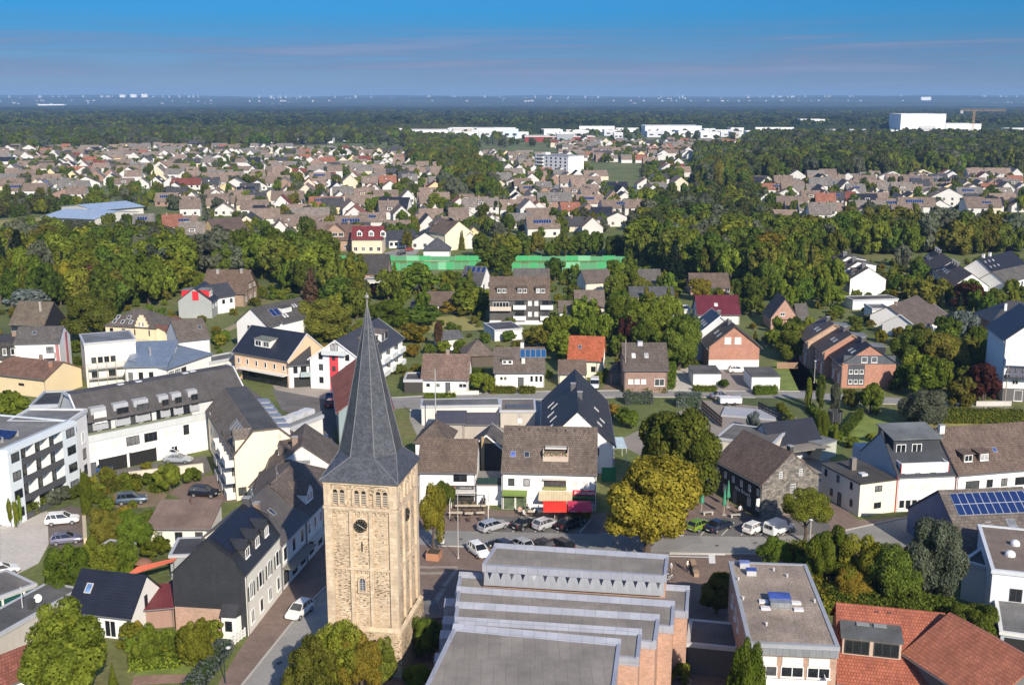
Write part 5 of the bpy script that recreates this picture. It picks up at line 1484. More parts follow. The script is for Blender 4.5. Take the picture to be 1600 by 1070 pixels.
for i in range(3):put_window(ter,(x0+(x1-x0)*(i+0.5)/3,0.345,eG+0.5),0,1.3,1.0,'b')
pb=MB();pb.add([(x0,3.3,eG+1.5),(x1,3.3,eG+1.5),(x1,3.3,eG+4.6),(x0,3.3,eG+4.6),(x0,8.6,eG+5.3),(x1,8.6,eG+5.3),(x0,8.6,eG+2),(x1,8.6,eG+2)],[(0,1,2,3),(0,3,4,6),(1,7,5,2),(6,4,5,7)])
pb=pb.build('penthouse',slate((0.045,0.05,0.06)),h.root)
MB().add([(x0-0.3,2.9,eG+4.6),(x1+0.3,2.9,eG+4.6),(x1+0.3,8.8,eG+5.35),(x0-0.3,8.8,eG+5.35),(x0-0.3,2.9,eG+4.75),(x1+0.3,2.9,eG+4.75),(x1+0.3,8.8,eG+5.5),(x0-0.3,8.8,eG+5.5)],[(3,2,1,0),(4,5,6,7),(0,1,5,4),(1,2,6,5),(2,3,7,6),(3,0,4,7)]).build('penthouse_roof',flatroof((0.17,0.185,0.185)),pb)
for p in(0.16,0.50):put_window(pb,(x0+(x1-x0)*p,3.28,eG+1.7),0,1.5,2.2,'w','terrace_door')
h.box_on('F',-0.15,-0.03,-0.2,eG+0.3,0.0,0.15,'red_pipe',plain((0.42,0.05,0.04)));h.box_on('F',h.L-0.1,h.L+0.02,-0.2,eG+0.3,0.08,0.2,'red_pipe',plain((0.42,0.05,0.04)))
h.box_on('L',-3.2,-0.02,0,eG+0.3,-3.0,0.0,'rear_wing',plaster((0.40,0.45,0.47)))
A,B=px((1491,796),(1640,783))
eR=hz((1491,796),740)
h=House('long_roof_house','long white house with wide brown roof and two small dormers at right edge','house',A,B,12.5,eR,4.9,wall=plaster(WHITE,0.05),roof=tiles((0.125,0.090,0.072)),gover=0.1,over=0.35)
h.win('F',2.6,3.0,2.2,1.2,'d');h.win('F',5.4,3.0,1.0,1.2,'d');h.win('F',7.8,3.0,1.0,1.2,'d');h.win('F',10.6,3.0,2.0,1.2,'d');h.wins('F',5,0.6,1.2,1.3,'d')
for p in(2.4,5.0):h.dormer(p,1.2,1.7,1.3,'w',1,roof=tiles((0.125,0.090,0.072)))
h.skylight(7.6,2.6,0.7,0.9,(0.05,0.08,0.25));h.chimney(0.6,5.6,0.8,1.0,plaster(OFFW))
# solar building
pk=P(1474,769,8.4);
A=P(1506,902);B=P(1640,895)
h=House('solar_roof_hall','hall with blue slate gable and two rows of blue solar panels','hall',A,B,15.5,3.3,5.2,wall=slate((0.055,0.11,0.24),0.5),roof=tiles((0.125,0.105,0.09),0.6,0.5),gover=0.15,over=0.3)
h.solar(1.1,4.35,13,2,0.92,1.62,0.05)
h.skylight(3.2,2.2,1.0,1.3);h.skylight(7.5,3.0,1.2,1.6)
ld=MB()
for i in range(7):ld.box(4.1,4.9,0.8+i*0.42,0.9+i*0.42,h.zr(0.8+i*0.42)+0.04,h.zr(0.8+i*0.42)+0.12)
ld.build('roof_ladder',plain((0.6,0.6,0.6),0.4,0.5),h.root)
# white flat buildings bottom right
A,B=turned((1510,958),11,-50)
A=P(1500,962);B=P(1620,985)
h=House('white_flat_building','white flat roofed building with brown roof and dome light at right edge','building',P(1543,976),P(1660,990),14,6.4,wall=plaster((0.72,0.74,0.76),0.06),roof=flatroof((0.23,0.175,0.135),0.75,1.15),flat=True,parapet=0.15,edge=plain((0.6,0.63,0.66),0.5))
h.win('F',2.6,3.2,1.3,1.5,'d');h.win('L',4,3.2,1.3,1.5,'d')
for(x,y,r_)in((2.4,5.0,0.6),(3.4,8.6,0.55)):
    MB().lathe([(r_,6.6),(r_,6.85),(r_*0.85,7.05),(r_*0.5,7.2),(0.05,7.26)],12,(x,y)).build('dome_light',plain((0.72,0.72,0.72),0.2),h.root)
h=House('white_wing','white lower wing with dark flat roof left of the dome light building','building',P(1500,935),P(1548,950),9,4.6,wall=plaster((0.74,0.75,0.76),0.06),roof=flatroof((0.10,0.092,0.085)),flat=True,parapet=0.15,edge=plain((0.6,0.62,0.64),0.5))
h.wins('L',3,0.6,1.4,2.6,'d')
h=House('carport','grey flat roofed carport with white edge at right bottom','carport',P(1560,1028),P(1640,1040),9.5,2.9,wall=plaster((0.45,0.50,0.56)),roof=flatroof((0.19,0.185,0.175)),flat=True,parapet=0.05,edge=plain((0.7,0.7,0.68)))
h.box_on('F',0.4,h.L-0.3,0.05,2.5,0.0,0.05,'painted_opening',plain((0.02,0.02,0.02),0.9))  # near-black panel painted as the shaded inside of the carport
# gravel roof building
zG=8.6
q=[P(1171,1008,zG),P(1309,1014,zG),P(1286,888,zG),P(1166,883,zG)]
h=House('gravel_roof_building','office building with brown gravel flat roof and white balconies at bottom','building',q[0],q[1],(q[3]-q[0]).length,zG,wall=brick((0.42,0.24,0.16)),roof=flatroof((0.36,0.285,0.22),0.78,1.2,1.8),flat=True,parapet=0.08,edge=plain((0.33,0.34,0.36),0.5),t=0.25)
h.box_on('F',-0.05,h.L+0.05,zG-0.75,zG-0.05,0.0,0.35,'roof_fascia',ZINC)
for i in range(2):
    x=0.9+i*0.5;y=h.W-1.5-i*1.9
    o=MB().box(x,x+1.0,y,y+0.9,zG+0.2,zG+0.75).build('roof_hatch',plain((0.5,0.5,0.5)),h.root);MB().box(x-0.05,x+1.05,y+0.1,y+0.95,zG+0.751,zG+0.82).build('hatch_glass',glass((0.05,0.08,0.28)),o)
o=MB().box(h.L*0.36,h.L*0.62,h.W*0.40,h.W*0.52,zG+0.2,zG+0.9).build('roof_plant',ZINC,h.root)
MB().box(h.L*0.355,h.L*0.625,h.W*0.45,h.W*0.53,zG+0.901,zG+0.98).build('hatch_glass',glass((0.05,0.08,0.28)),o)
for x,y in((0.24,0.46),(0.24,0.38),(0.64,0.46),(0.64,0.38)):MB().box(h.L*x,h.L*x+0.9,h.W*y,h.W*y+0.6,zG+0.2,zG+0.45).build('vent_box',plain((0.72,0.68,0.68)),h.root)
for x,y in((0.05,0.75),(0.05,0.5),(0.55,0.9),(0.7,0.82),(0.93,0.5),(0.25,0.2)):MB().lathe([(0.09,zG+0.2),(0.09,zG+0.5),(0.13,zG+0.52),(0.13,zG+0.6)],8,(h.L*x,h.W*y)).build('vent_pipe',plain((0.6,0.58,0.55)),h.root)
for fl in range(2):
    z=zG-3.5-fl*2.9
    for i in range(3):h.win('F',1.6+i*2.4,z+0.5,2.1,1.1,'w','balcony_door');h.box_on('F',0.65+i*2.4,2.55+i*2.4,z+1.65,z+2.5,0.0,0.06,'blind',plain((0.7,0.7,0.68)))
    h.balcony('F',0.5,h.L-1.1,z,1.2,0.95,plaster(WHITE,0.05))
h.win('L',4,zG-3,1.2,1.2,'w');h.win('L',7,zG-3,1.2,1.2,'w');h.win('L',9.5,zG-3.0,1.2,1.2,'w')
# red tiled houses
TR_=tiles((0.31,0.10,0.06),0.28,0.36,0.85,0.18)
zr_=5.0
A=P(1312,1062,4.2);B=P(1482,1081,4.2)
h=House('red_roof_house','house with large red tiled roof and grey box dormer with blue windows','house',A,B,14.5,4.0,4.6,wall=brick((0.42,0.24,0.16)),roof=TR_,over=0.3)
h.dormer(h.L*0.30,2.4,5.4,1.75,'d',2,wall=plaster((0.55,0.42,0.33)),roof=flatroof((0.15,0.155,0.15)),wfrac=0.85)
for p in(0.42,0.60):MB().box(h.L*0.3-0.6+(p-0.5)*9,h.L*0.3+0.6+(p-0.5)*9,4.6,5.3,h.zr(2.4)+2.05,h.zr(2.4)+2.12).build('roof_panel',plain((0.28,0.29,0.28)),h.root)
h.wins('F',4,1.0,1.2,1.4,'d')
for p in(3.4,4.6):MB().box(p,p+0.4,6.6,6.75,h.zr(6.6),h.zr(6.6)+0.15).build('vent_tile',plain((0.12,0.06,0.05)),h.root)
zq=5.4
h=House('red_hip_house','neighbouring red tiled house with dark loggia windows at bottom right','house',P(1421,1019,6.4),P(1540,1097,6.4),10.0,6.3,3.0,wall=plaster((0.16,0.15,0.15)),roof=tiles((0.36,0.13,0.075),0.3,0.38,0.8,0.16),over=0.5,gover=0.5)
h.wins('F',4,2.4,1.5,1.9,'d')
# link roof between church and gravel roof building, porch roof by the tower
h=House('church_link','low grey flat roofed link between the church and gravel roof building','building',P(1073,1052),P(1150,1060),5.4,3.2,wall=plaster((0.12,0.11,0.10)),roof=flatroof((0.15,0.145,0.14)),flat=True,parapet=0.1,edge=plain((0.5,0.5,0.5)))
h=House('tower_porch','low grey flat roofed porch joining tower and church','building',P(633,1010),P(690,1004),4.2,2.9,wall=plaster((0.3,0.26,0.22)),roof=flatroof((0.20,0.19,0.18)),flat=True,parapet=0.0)
# --- bottom left
A,B=px((109,988),(208,1000));eW=hz((208,1000),962)
h=House('blue_roof_cottage','small white cottage with shiny blue black roof and one skylight at bottom left','house',A,B,6.6,eW,3.2,wall=plaster(WHITE,0.06),roof=rows((0.014,0.017,0.030),0.36),gover=0.2,over=0.35)
h.skylight(1.7,1.7,0.75,1.25,(0.12,0.22,0.42),(0.55,0.5,0.45));h.win('R',3.0,2.6,0.6,1.4,'d');h.win('F',5.2,0.1,1.4,2.0,'w','terrace_door')
A,B,D=turned((212,984),4.2,12)+(3.0,)
h=House('wine_red_lean_to','wine red lean-to roof against the white cottage','lean-to',A,B,3.2,2.5,wall=plaster((0.35,0.22,0.18)),roof=seam((0.13,0.028,0.030),0.3,0.5,0.0),profile=[(0,2.4),(3.2,3.5)],over=0.3)
h=House('green_door_garages','row of flat roofed garages with dark green doors at left edge','garage',P(-30,978),P(58,945),6.4,2.5,wall=plaster(OFFW),roof=flatroof((0.20,0.18,0.165)),flat=True,parapet=0.05)
for i in range(3):h.box_on('F',0.3+i*2.6,2.6+i*2.6,0.05,2.2,0.0,0.05,'garage_door',plain((0.010,0.075,0.065),0.5))
A,B,D=turned((-20,1040),15.5,46)+(5.0,)
h=House('long_felt_roof','long low building with grey felt roof and satellite dish at bottom left','building',P(-10,1040),P(128,958),4.6,2.9,wall=plaster((0.5,0.47,0.42)),roof=flatroof((0.115,0.112,0.108),0.8,1.15),flat=True,parapet=0.04)
MB().box(6.8,7.4,1.0,1.6,3.1,4.2).build('chimney',plain((0.06,0.06,0.06)),h.root)
d=MB();d.lathe([(0.05,0),(0.3,0.06),(0.48,0.18)],14);d=d.build('satellite_dish',plain((0.6,0.6,0.58)),h.root);d.location=(8.0,1.3,3.9);d.rotation_euler=(R(70),0,R(-20))
MB().tube((6.9,2.4,3.0),(6.9,2.4,5.6),0.06,0.06,6).build('vent_pipe',plain((0.5,0.5,0.5)),h.root)
h=House('red_tile_shed','low building with mottled red tile roof at bottom left edge','shed',P(-30,1082,2.2),P(60,1045,2.2),5.0,2.2,1.6,wall=plaster(WHITE),roof=tiles((0.20,0.075,0.055)))
A,B=px((233,854),(328,854))
h=House('ivy_bungalow','low bungalow with faded brown roof and ivy covered walls behind slate corner house','house',A,B,6.6,2.7,wall=plaster(OFFW),roof=flatroof((0.225,0.155,0.125),0.8,1.15),profile=[(0,2.6),(6.6,3.8)],over=0.4)
h.wins('F',3,0.9,1.0,1.2,'d');MB().tube((4.2,5.8,3.5),(4.2,5.8,4.8),0.16,0.16,8).build('chimney',plain((0.12,0.07,0.06)),h.root)
h=House('flat_annex','dark flat roofed annex between bungalow and slate gable house','building',P(268,905),P(345,902),5.5,3.0,wall=plaster((0.30,0.33,0.34)),roof=flatroof((0.062,0.062,0.066)),flat=True,parapet=0.05)
h=House('long_grey_shed','narrow grey roofed shed behind the white cottage','shed',P(150,916),P(212,878),3.6,2.4,wall=plaster((0.35,0.33,0.30)),roof=flatroof((0.16,0.15,0.145)),flat=True,parapet=0.04)
# ------------------------------------------------------------------ houses of the middle distance
def mid(name,label,a,b,depth,eave,rise,wall,roof,ridge='u',wins=(),cat='house',**kw):
    A,B=(a,b)if isinstance(a,Vector)else px(a,b)
    h=House(name,label,cat,A,B,depth,eave,rise,ridge=ridge,wall=wall,roof=roof,**kw)
    for wd in wins:h.wins(*wd)
    return h
h=mid('brick_gable_house','red brick gabled house with two white blinds above a white garage wall',(1107,577),(1185,577),8,hz((1107,577),541),4.4,brick(BR_RED),tiles((0.085,0.075,0.068)),'v',over=0.6,gover=0.5)
h.box_on('F',-0.02,h.L+0.02,-0.2,2.1,0.0,0.06,'garage_wall',plaster(WHITE,0.05))
for p in(4.0,6.2):h.win('F',p,h.e+0.5,1.4,1.5,'b')
for a_ in(2,5):h.skylight(a_,2.4,0.7,1.4,(0.4,0.4,0.4))
h.chimney(4,5.0,0.8,0.8,plain((0.1,0.1,0.1)))
A_=P(1107,577)+Vector((-1.6,8.4,0));B_=A_+Vector((10.6,0.3,0))
h=mid('slate_roof_house','semi with blue grey roof and white verge behind the brick gable',A_,B_,9,h.e+0.6,4.4,plaster((0.6,0.62,0.64)),slate((0.055,0.058,0.068)),'v',over=0.6,gover=0.3,fascia=plain((0.65,0.67,0.7)))
for a_ in(2,4,6):h.skylight(a_,2.4,0.6,1.2,(0.4,0.4,0.4))
h.chimney(3,5.6,0.8,0.8,plain((0.1,0.1,0.1)))
mid('garage','left white garage with grey roof beside the brown driveway',(1083,604),(1126,604),7.0,2.7,0,plaster(WHITE,0.05),flatroof((0.115,0.112,0.108)),flat=True,parapet=0.0,cat='garage')
mid('garage','right white garage with grey roof beside the parked white car',(1174,609),(1218,609),8.0,2.7,0,plaster(WHITE,0.05),flatroof((0.115,0.112,0.108)),flat=True,parapet=0.0,cat='garage')
h=mid('wine_roof_house','white house with dark wine red roof and one skylight',(1090,507),(1155,507),9,hz((1090,507),490),4.0,plaster(OFFW),tiles(T_WINE,0.3,0.35,0.5,0.1));h.skylight(5.0,2.0,1.0,1.2,(0.6,0.6,0.6))
h=mid('brown_house','pink brick house with brown roof behind the wine red roof',(1079,461),(1139,461),8.5,hz((1079,461),448),3.4,brick(BR_PINK),tiles(T_BROWN));h.wins('F',3,1.0,1.4,1.2,'w',6,12)
h=mid('timber_gable_house','brick house with pointed timber patterned gable and grey roof',(1204,515),(1246,515),9,hz((1204,515),496),4.8,brick((0.42,0.22,0.15)),tiles(T_GREY),'v',over=0.4)
h.win('F',h.L*0.42,h.e+0.4,1.2,0.9,'w');h.box_on('F',0.2,h.L-0.2,h.e-0.7,h.e-0.5,0.0,0.06,'timber',plain((0.05,0.04,0.03)))
for i in range(9):h.box_on('F',0.3+i*0.8,0.42+i*0.8,h.e-2.2,h.e-0.7,0.0,0.05,'timber',plain((0.05,0.04,0.03)))
h.win('F',2.0,0.6,0.9,1.3,'w')
mid('timber_gable_wing','side wing with grey roof right of the pointed timber gable',P(1246,512),P(1262,512),7,hz((1246,512),498),3.2,brick((0.42,0.22,0.15)),tiles(T_GREY))
# terrace of three in brick
off=Vector((0,0,0))
for i,(rc,wc,lb)in enumerate((((0.032,0.036,0.048),BR_RED,'end terrace house with dark blue roof and orange brick gable'),
                                  ((0.075,0.062,0.058),BR_RED,'middle terrace house with brown roof and timber verge behind orange brick gable'),
                                  ((0.105,0.082,0.07),(0.45,0.28,0.18),'rear terrace house with brown roof and pale gable edge'))):
    A=P(1314,606)+Vector((-1.3*i,8.6*i,0));B=A+Vector((10.9,-0.2,0))
    h=mid('brick_terrace_house',lb,A,B,8.4,hz((1314,606),567)+0.5*i,3.6,brick(wc),tiles(rc,0.3,0.34,0.6),'v',over=0.6,gover=0.25,fascia=None if i==0 else plain((0.30,0.20,0.13)),group='brick terrace right of the driveway')
    for a_ in(2,4):h.skylight(a_,2.6,0.7,1.2,(0.4,0.42,0.45))
    h.dormer(4.5,h.Wc-1.4,3.2,1.6,'w',1,roof=flatroof((0.22,0.23,0.24)))
    h.chimney(4.2,h.Wc*0.47,0.8,0.9,plain((0.08,0.08,0.085)));h.wins('L',3,3.0,1.2,1.4,'w');h.wins('L',2,0.6,1.4,2.0,'b')
    if i==0:
        h.box_on('F',0.2,h.L-0.2,h.e-0.2,h.e+1.6,0.0,0.05,'slate_gable',slate((0.08,0.09,0.105)))
        for p in(4.4,6.4):h.win('F',p,h.e+0.1,1.2,1.2,'b')
        h.box_on('F',1.2,4.6,0.6,h.e-0.3,0.0,0.05,'slate_panel',slate((0.07,0.075,0.085)))
        for z in(0.9,3.0):
            for p in(1.8,2.9,4.0):h.win('F',p,z,0.8,0.9,'w')
# white terraces
for i in range(3):
    A=P(1327,463)+Vector((-0.6*i,8.0*i,0));B=A+Vector((10.6,-0.2,0))
    h=mid('white_terrace_house',['front white terrace gable under the woods, tall and blank','second white terrace gable stepping up behind the blank one','rear white terrace house nearest the woods'][i],A,B,7.9,5.2+0.6*i,3.4,plaster(WHITE,0.05),tiles((0.10,0.085,0.078)),'v',
            profile=[(0,5.2+0.6*i),(5.0,8.6+0.6*i),(10.6,7.6+0.6*i)]if i>0 else None,over=0.2,gover=0.1,group='white terrace below the woods')
    h.wins('L',3,3.0,0.9,1.3,'d');h.chimney(3,4.6,1.2,1.2,plain((0.12,0.12,0.125)));h.dormer(5.6,1.6,1.8,1.3,'w',1);h.skylight(3,1.6)
A,B=px((1437,423),(1462,444));
for i,(a,b)in enumerate((((1437,426),(1461,446)),((1461,448),(1489,470)))):
    A,B=px(a,b)
    h=mid('white_row_house',['far half of the white row house with dark windows near right woods','near half of the white row house behind the copper beech'][i],A,B,9.5,4.6,3.4,plaster(WHITE,0.05),tiles((0.105,0.088,0.08)),over=0.2,gover=0.1,group='white row houses by right woods')
    h.wins('F',6,2.8,0.9,1.3,'d');h.wins('F',4,0.5,1.0,1.6,'d')
    for k in range(3):h.chimney(1.5+k*3.4,4.4,1.1,1.0,plain((0.12,0.12,0.125)));h.skylight(2.4+k*3,1.6,0.8,1.4)
A,B=px((1549,446),(1600,432))
h=mid('dark_roof_house','house with very dark roof and two chimneys at upper right edge',A,B,10,4.2,3.8,plaster(WHITE),tiles((0.025,0.025,0.030),0.3,0.35,0.5));h.chimney(4,5,0.9,1.0,plaster(WHITE));h.chimney(9,5,0.9,1.0,plaster(WHITE))
for k in range(6):h.skylight(2+(k%3)*3,1.6+(k//3)*1.8,0.8,0.9,(0.35,0.38,0.42))
h=mid('white_small_house','white house with grey roof at right edge above the dark brick house',P(1568,458),P(1640,440),8,3.4,2.6,plaster(WHITE),tiles(T_GREY));h.wins('F',4,1.0,1.0,1.3,'d')
h=mid('brick_pyramid_house','orange brick house with dark pyramid roof at right edge',(1548,540),(1640,540),11,hz((1548,540),503),4.2,brick(BR_RED),slate((0.06,0.06,0.062)),hip=True);h.wins('F',3,1.2,1.3,1.3,'b',1,10);h.wins('F',3,3.8,1.3,1.0,'d',1,10)
h.chimney(4,3,0.6,1.4,plaster(WHITE))
h=mid('modern_white_house','modern white house with grey base and slanted solar canopy at right edge',(1563,626),(1660,630),14,hz((1563,626),530),4.6,plaster(WHITE,0.04),slate((0.035,0.036,0.042)),'v',over=0.5)
h.box_on('F',-0.03,h.L+0.03,-0.2,2.6,0.0,0.06,'grey_base',plaster((0.13,0.125,0.125)))
h.box_on('F',0.3,h.L,4.8,5.2,0.0,1.4,'eaves_box',slate((0.05,0.05,0.055)))
for i in range(5):
    for j in range(2):
        m=MB();m.add([(0.9+i*1.25,-1.5+j*0.65,5.25+j*0.85),(2.05+i*1.25,-1.5+j*0.65,5.25+j*0.85),(2.05+i*1.25,-0.9+j*0.65,6.05+j*0.85),(0.9+i*1.25,-0.9+j*0.65,6.05+j*0.85)],[(0,1,2,3)])
        m.build('solar_panel',plain((0.10,0.10,0.125),0.2),h.root)
h.balcony('F',0.1,h.L-0.1,7.6,1.2,1.0,plaster(WHITE,0.04));h.win('F',h.L*0.55,7.7,3.0,1.8,'d');h.win('F',2.4,3.4,1.2,0.9,'w');h.win('F',3.2,0.1,1.6,2.2,'w','door')
h=mid('low_white_garage','long low white garage with brown flat roof below the blank white gable',(1332,484),(1402,482),6,2.6,0,plaster(WHITE,0.05),flatroof((0.10,0.085,0.078)),flat=True,parapet=0.1,cat='garage')
h=mid('white_bungalow','white bungalow with brown roof left of the pale blue conifer',P(1412,516),P(1456,497),9,3.0,2.6,plaster(WHITE,0.05),tiles(T_DBROWN));h.wins('F',3,0.8,1.2,1.3,'d');h.chimney(4,4,0.8,0.9)
h=mid('white_bungalow','lower white bungalow with brown roof and white verge among shrubs',P(1432,530),P(1482,512),9,3.0,2.6,plaster(WHITE,0.05),tiles(T_DBROWN),fascia=plain((0.75,0.75,0.73)))
h=mid('white_cube_house','small white cube house with flat grey roof in the shrubs',(1362,500),(1390,500),7,2.8,0,plaster(WHITE,0.05),flatroof((0.14,0.14,0.14)),flat=True)
# centre
h=mid('dark_apartment_house','dark slate apartment house with white balconies and three dormers',(765,507),(859,507),10,hz((765,507),468),5.2,slate((0.085,0.080,0.076)),tiles(T_BROWN),over=0.2,gover=0.12,cat='apartment block')
for z in(1.4,4.3):
    for p0 in(6.3,13.4):h.balcony('F',p0,p0+3.2,z,0.9,1.0,plaster(WHITE,0.04));h.win('F',p0+1.6,z+0.1,2.4,2.0,'d')
    for p in(10.6,12.3):h.win('F',p,z+0.8,1.0,1.2,'b')
h.balcony('F',0.2,5.6,4.0,1.2,1.0,plaster((0.6,0.52,0.42)));h.win('F',3.0,4.2,4.2,1.8,'w');h.box_on('F',0,h.L,-0.2,1.1,0.0,0.08,'white_base',plaster(WHITE))
for p,n_ in((3.2,2),(8.6,2),(13.4,2)):h.dormer(p,1.2,2.6,1.5,'w',n_,wall=plain((0.10,0.09,0.085)))
for p in(2.5,5.0,7.5):h.win('R',5.0,p,0.6,1.1,'w')
h=mid('grey_roof_house','house with grey brown roof and white right gable behind dark apartments',(803,452),(858,452),8.5,hz((803,452),441),3.6,plaster(WHITE),tiles(T_GREY))
h=mid('roof_panel_house','white gabled house with grey roof and four blue panels near green screens',(720,458),(752,460),8.5,hz((720,458),441),4.4,plaster(WHITE),tiles((0.075,0.072,0.075)));h.solar(h.L*0.12,2.6,4,1,1.1,2.0,0.5)
h.wins('R',2,1.4,1.0,1.4,'d')
h=mid('bungalow','long bungalow with brown roof and low grey wing left of the yellow bush',(664,490),(716,490),8,2.6,2.8,plaster(OFFW),tiles(T_BROWN));h.wins('F',3,0.8,1.4,1.2,'d')
mid('bungalow_wing','grey roofed white wing at the left end of the bungalow',(643,488),(664,490),6,2.5,1.0,plaster(OFFW),tiles((0.09,0.088,0.09)))
h=mid('flat_garage','dark flat roofed garage with white side below dark apartments',(773,533),(816,530),9,2.6,0,plaster(WHITE),flatroof((0.085,0.088,0.098)),flat=True,parapet=0.08,cat='garage')
h=mid('steep_roof_house','steep grey roofed house with brick base in front of green screens',(558,440),(606,440),10,hz((558,440),426),5.2,brick((0.35,0.2,0.14)),tiles((0.070,0.064,0.062)));h.win('F',h.L*0.5,0.8,1.6,1.0,'d')
mid('brown_hip_house','small brown hipped house left of the steep grey roof',(528,450),(562,450),8,2.8,2.8,brick((0.3,0.2,0.15)),tiles(T_BROWN),hip=True)
h=mid('low_shed','row of low white flat roofed sheds below the steep grey roof',(570,452),(618,452),5,2.6,0,plaster(OFFW),flatroof((0.15,0.14,0.13)),flat=True)
h=mid('brown_house','cream house with brown grey roof right of dark apartments',(899,492),(944,492),8.5,hz((899,492),478),3.6,plaster((0.72,0.66,0.55)),tiles((0.14,0.11,0.09)));h.wins('R',2,1.0,1.0,1.2)
h=mid('brown_bungalow','low white bungalow with crossed brown roof right of dark apartments',(874,504),(922,504),7,3.0,2.2,plaster(WHITE),tiles((0.14,0.115,0.095)));h.skylight(5.6,1.8,0.9,0.9,(0.05,0.09,0.25));h.wins('F',4,0.8,1.0,1.2,'d')
h=mid('cream_gable_house','tall cream gabled house with brown roof below the green screens',(915,466),(955,464),8,hz((915,466),441),3.0,plaster((0.78,0.70,0.55)),tiles((0.11,0.088,0.075)));h.wins('R',2,3.2,0.9,1.2);h.wins('R',2,0.9,0.9,1.2)
h=mid('white_house','white house with grey roof below the dark conifer',(986,452),(1032,452),8,hz((986,452),440),3.2,plaster(WHITE),tiles(T_GREY))
mid('grey_flat_house','long grey roofed house half covered by garden trees',(985,480),(1052,480),8,3.2,2.0,plaster(PEACH),tiles((0.085,0.085,0.088)))
mid('white_garage','white garage with open door left of wine red roof',(1040,500),(1078,500),6,2.6,0,plaster(WHITE),flatroof((0.2,0.2,0.19)),flat=True,cat='garage')
mid('carport','dark carport left of the pink roof bungalow',(632,614),(660,614),6,2.4,0,plain((0.05,0.045,0.04),0.8),flatroof((0.085,0.08,0.075)),flat=True,cat='carport')
mid('garden_house','brown tent roofed garden house behind pink roof bungalow',(728,574),(772,572),7,2.6,3.0,plain((0.10,0.08,0.06),0.8),tiles((0.14,0.11,0.09)),hip=True)
mid('garden_house','white edged grey garden house near the brown columnar tree',(690,545),(722,542),5,2.4,1.2,plaster(OFFW),tiles((0.10,0.10,0.105)))

# green screens round the sports ground
def screens():
    GR=plain((0.055,0.34,0.13),0.6,0,0.3,'screen_fabric');GL=plain((0.17,0.46,0.26),0.6,0,0.3,'screen_fabric')
    for k,(x0,x1,y,ztop,seg,lab)in enumerate(((516,560,423,2.6,4,'left run of pale green fabric screens beside the steep grey roof'),
                                              (612,745,423,2.8,11,'middle run of bright green fabric screens round the sports ground'),
                                              (800,985,424,3.0,14,'right run of bright green fabric screens with pale boards'),
                                              (520,980,408,2.0,24,'far run of green fabric screens behind the playing field'))):
        A,B=P(x0,y),P(x1,y-(2 if k<3 else 0))
        d=B-A;L=d.length;o=thing('fabric_screen',lab,'screen',A,math.atan2(d.y,d.x),'green screens of the sports ground')
        sw=L/seg
        pm=MB().box(0.06,sw-0.06,-0.04,0.04,0.1,ztop).mesh('screen_panel',GR);pm2=MB().box(0.06,sw-0.06,-0.04,0.04,0.1,ztop).mesh('screen_panel',GL)
        pm3=MB().box(0.06,sw-0.06,-0.04,0.04,0.1,ztop-0.25).mesh('screen_panel',plain((0.075,0.27,0.13),0.7))
        po=MB().tube((0,0,0),(0,0,ztop+0.3),0.06,0.06,6).mesh('post',plain((0.30,0.36,0.30)))
        for i in range(seg):
            q=link('screen_panel',pm3 if i%5==3 or i%4==1 else pm2 if(k==2 and i in(5,7,8,9))or(k==0)or i%7==6 else pm,o);q.location=(i*sw,0,0)
            q=link('post',po,o);q.location=(i*sw,0,0)
screens()

# ------------------------------------------------------------------ the far town
def pip(x,y,poly):
    r=False;n=len(poly);j=n-1
    for i in range(n):
        xi,yi=poly[i];xj,yj=poly[j]
        if(yi>y)!=(yj>y)and x<(xj-xi)*(y-yi)/(yj-yi)+xi:r=not r
        j=i
    return r
def proj(p):
    dz=p.z-CAM_H;dep=p.y*CP-dz*SP;u=p.y*SP+dz*CP
    return(CX+F_PX*p.x/dep,CY-F_PX*u/dep,dep)
FOOT=[]        # (x, y, r) places taken by buildings
for o in list(COL.objects):
    if o.type=='EMPTY':
        for ch in o.children:
            if ch.name.split('.')[0]=='wall' and ch.data:
                xs=[v.co.x for v in ch.data.vertices];ys=[v.co.y for v in ch.data.vertices]
                M=Matrix.Translation(o.location)@o.rotation_euler.to_matrix().to_4x4()
                cx=(min(xs)+max(xs))/2;cy=(min(ys)+max(ys))/2
                nx=max(1,int((max(xs)-min(xs))/5));ny=max(1,int((max(ys)-min(ys))/5))
                for i in range(nx):
                    for j in range(ny):
                        c=M@Vector((min(xs)+(max(xs)-min(xs))*(i+.5)/nx,min(ys)+(max(ys)-min(ys))*(j+.5)/ny,0))
                        FOOT.append((c.x,c.y,3.4))
def free(x,y,r):
    for fx,fy,fr in FOOT:
        if(fx-x)**2+(fy-y)**2<(fr+r)**2:return False
    return True

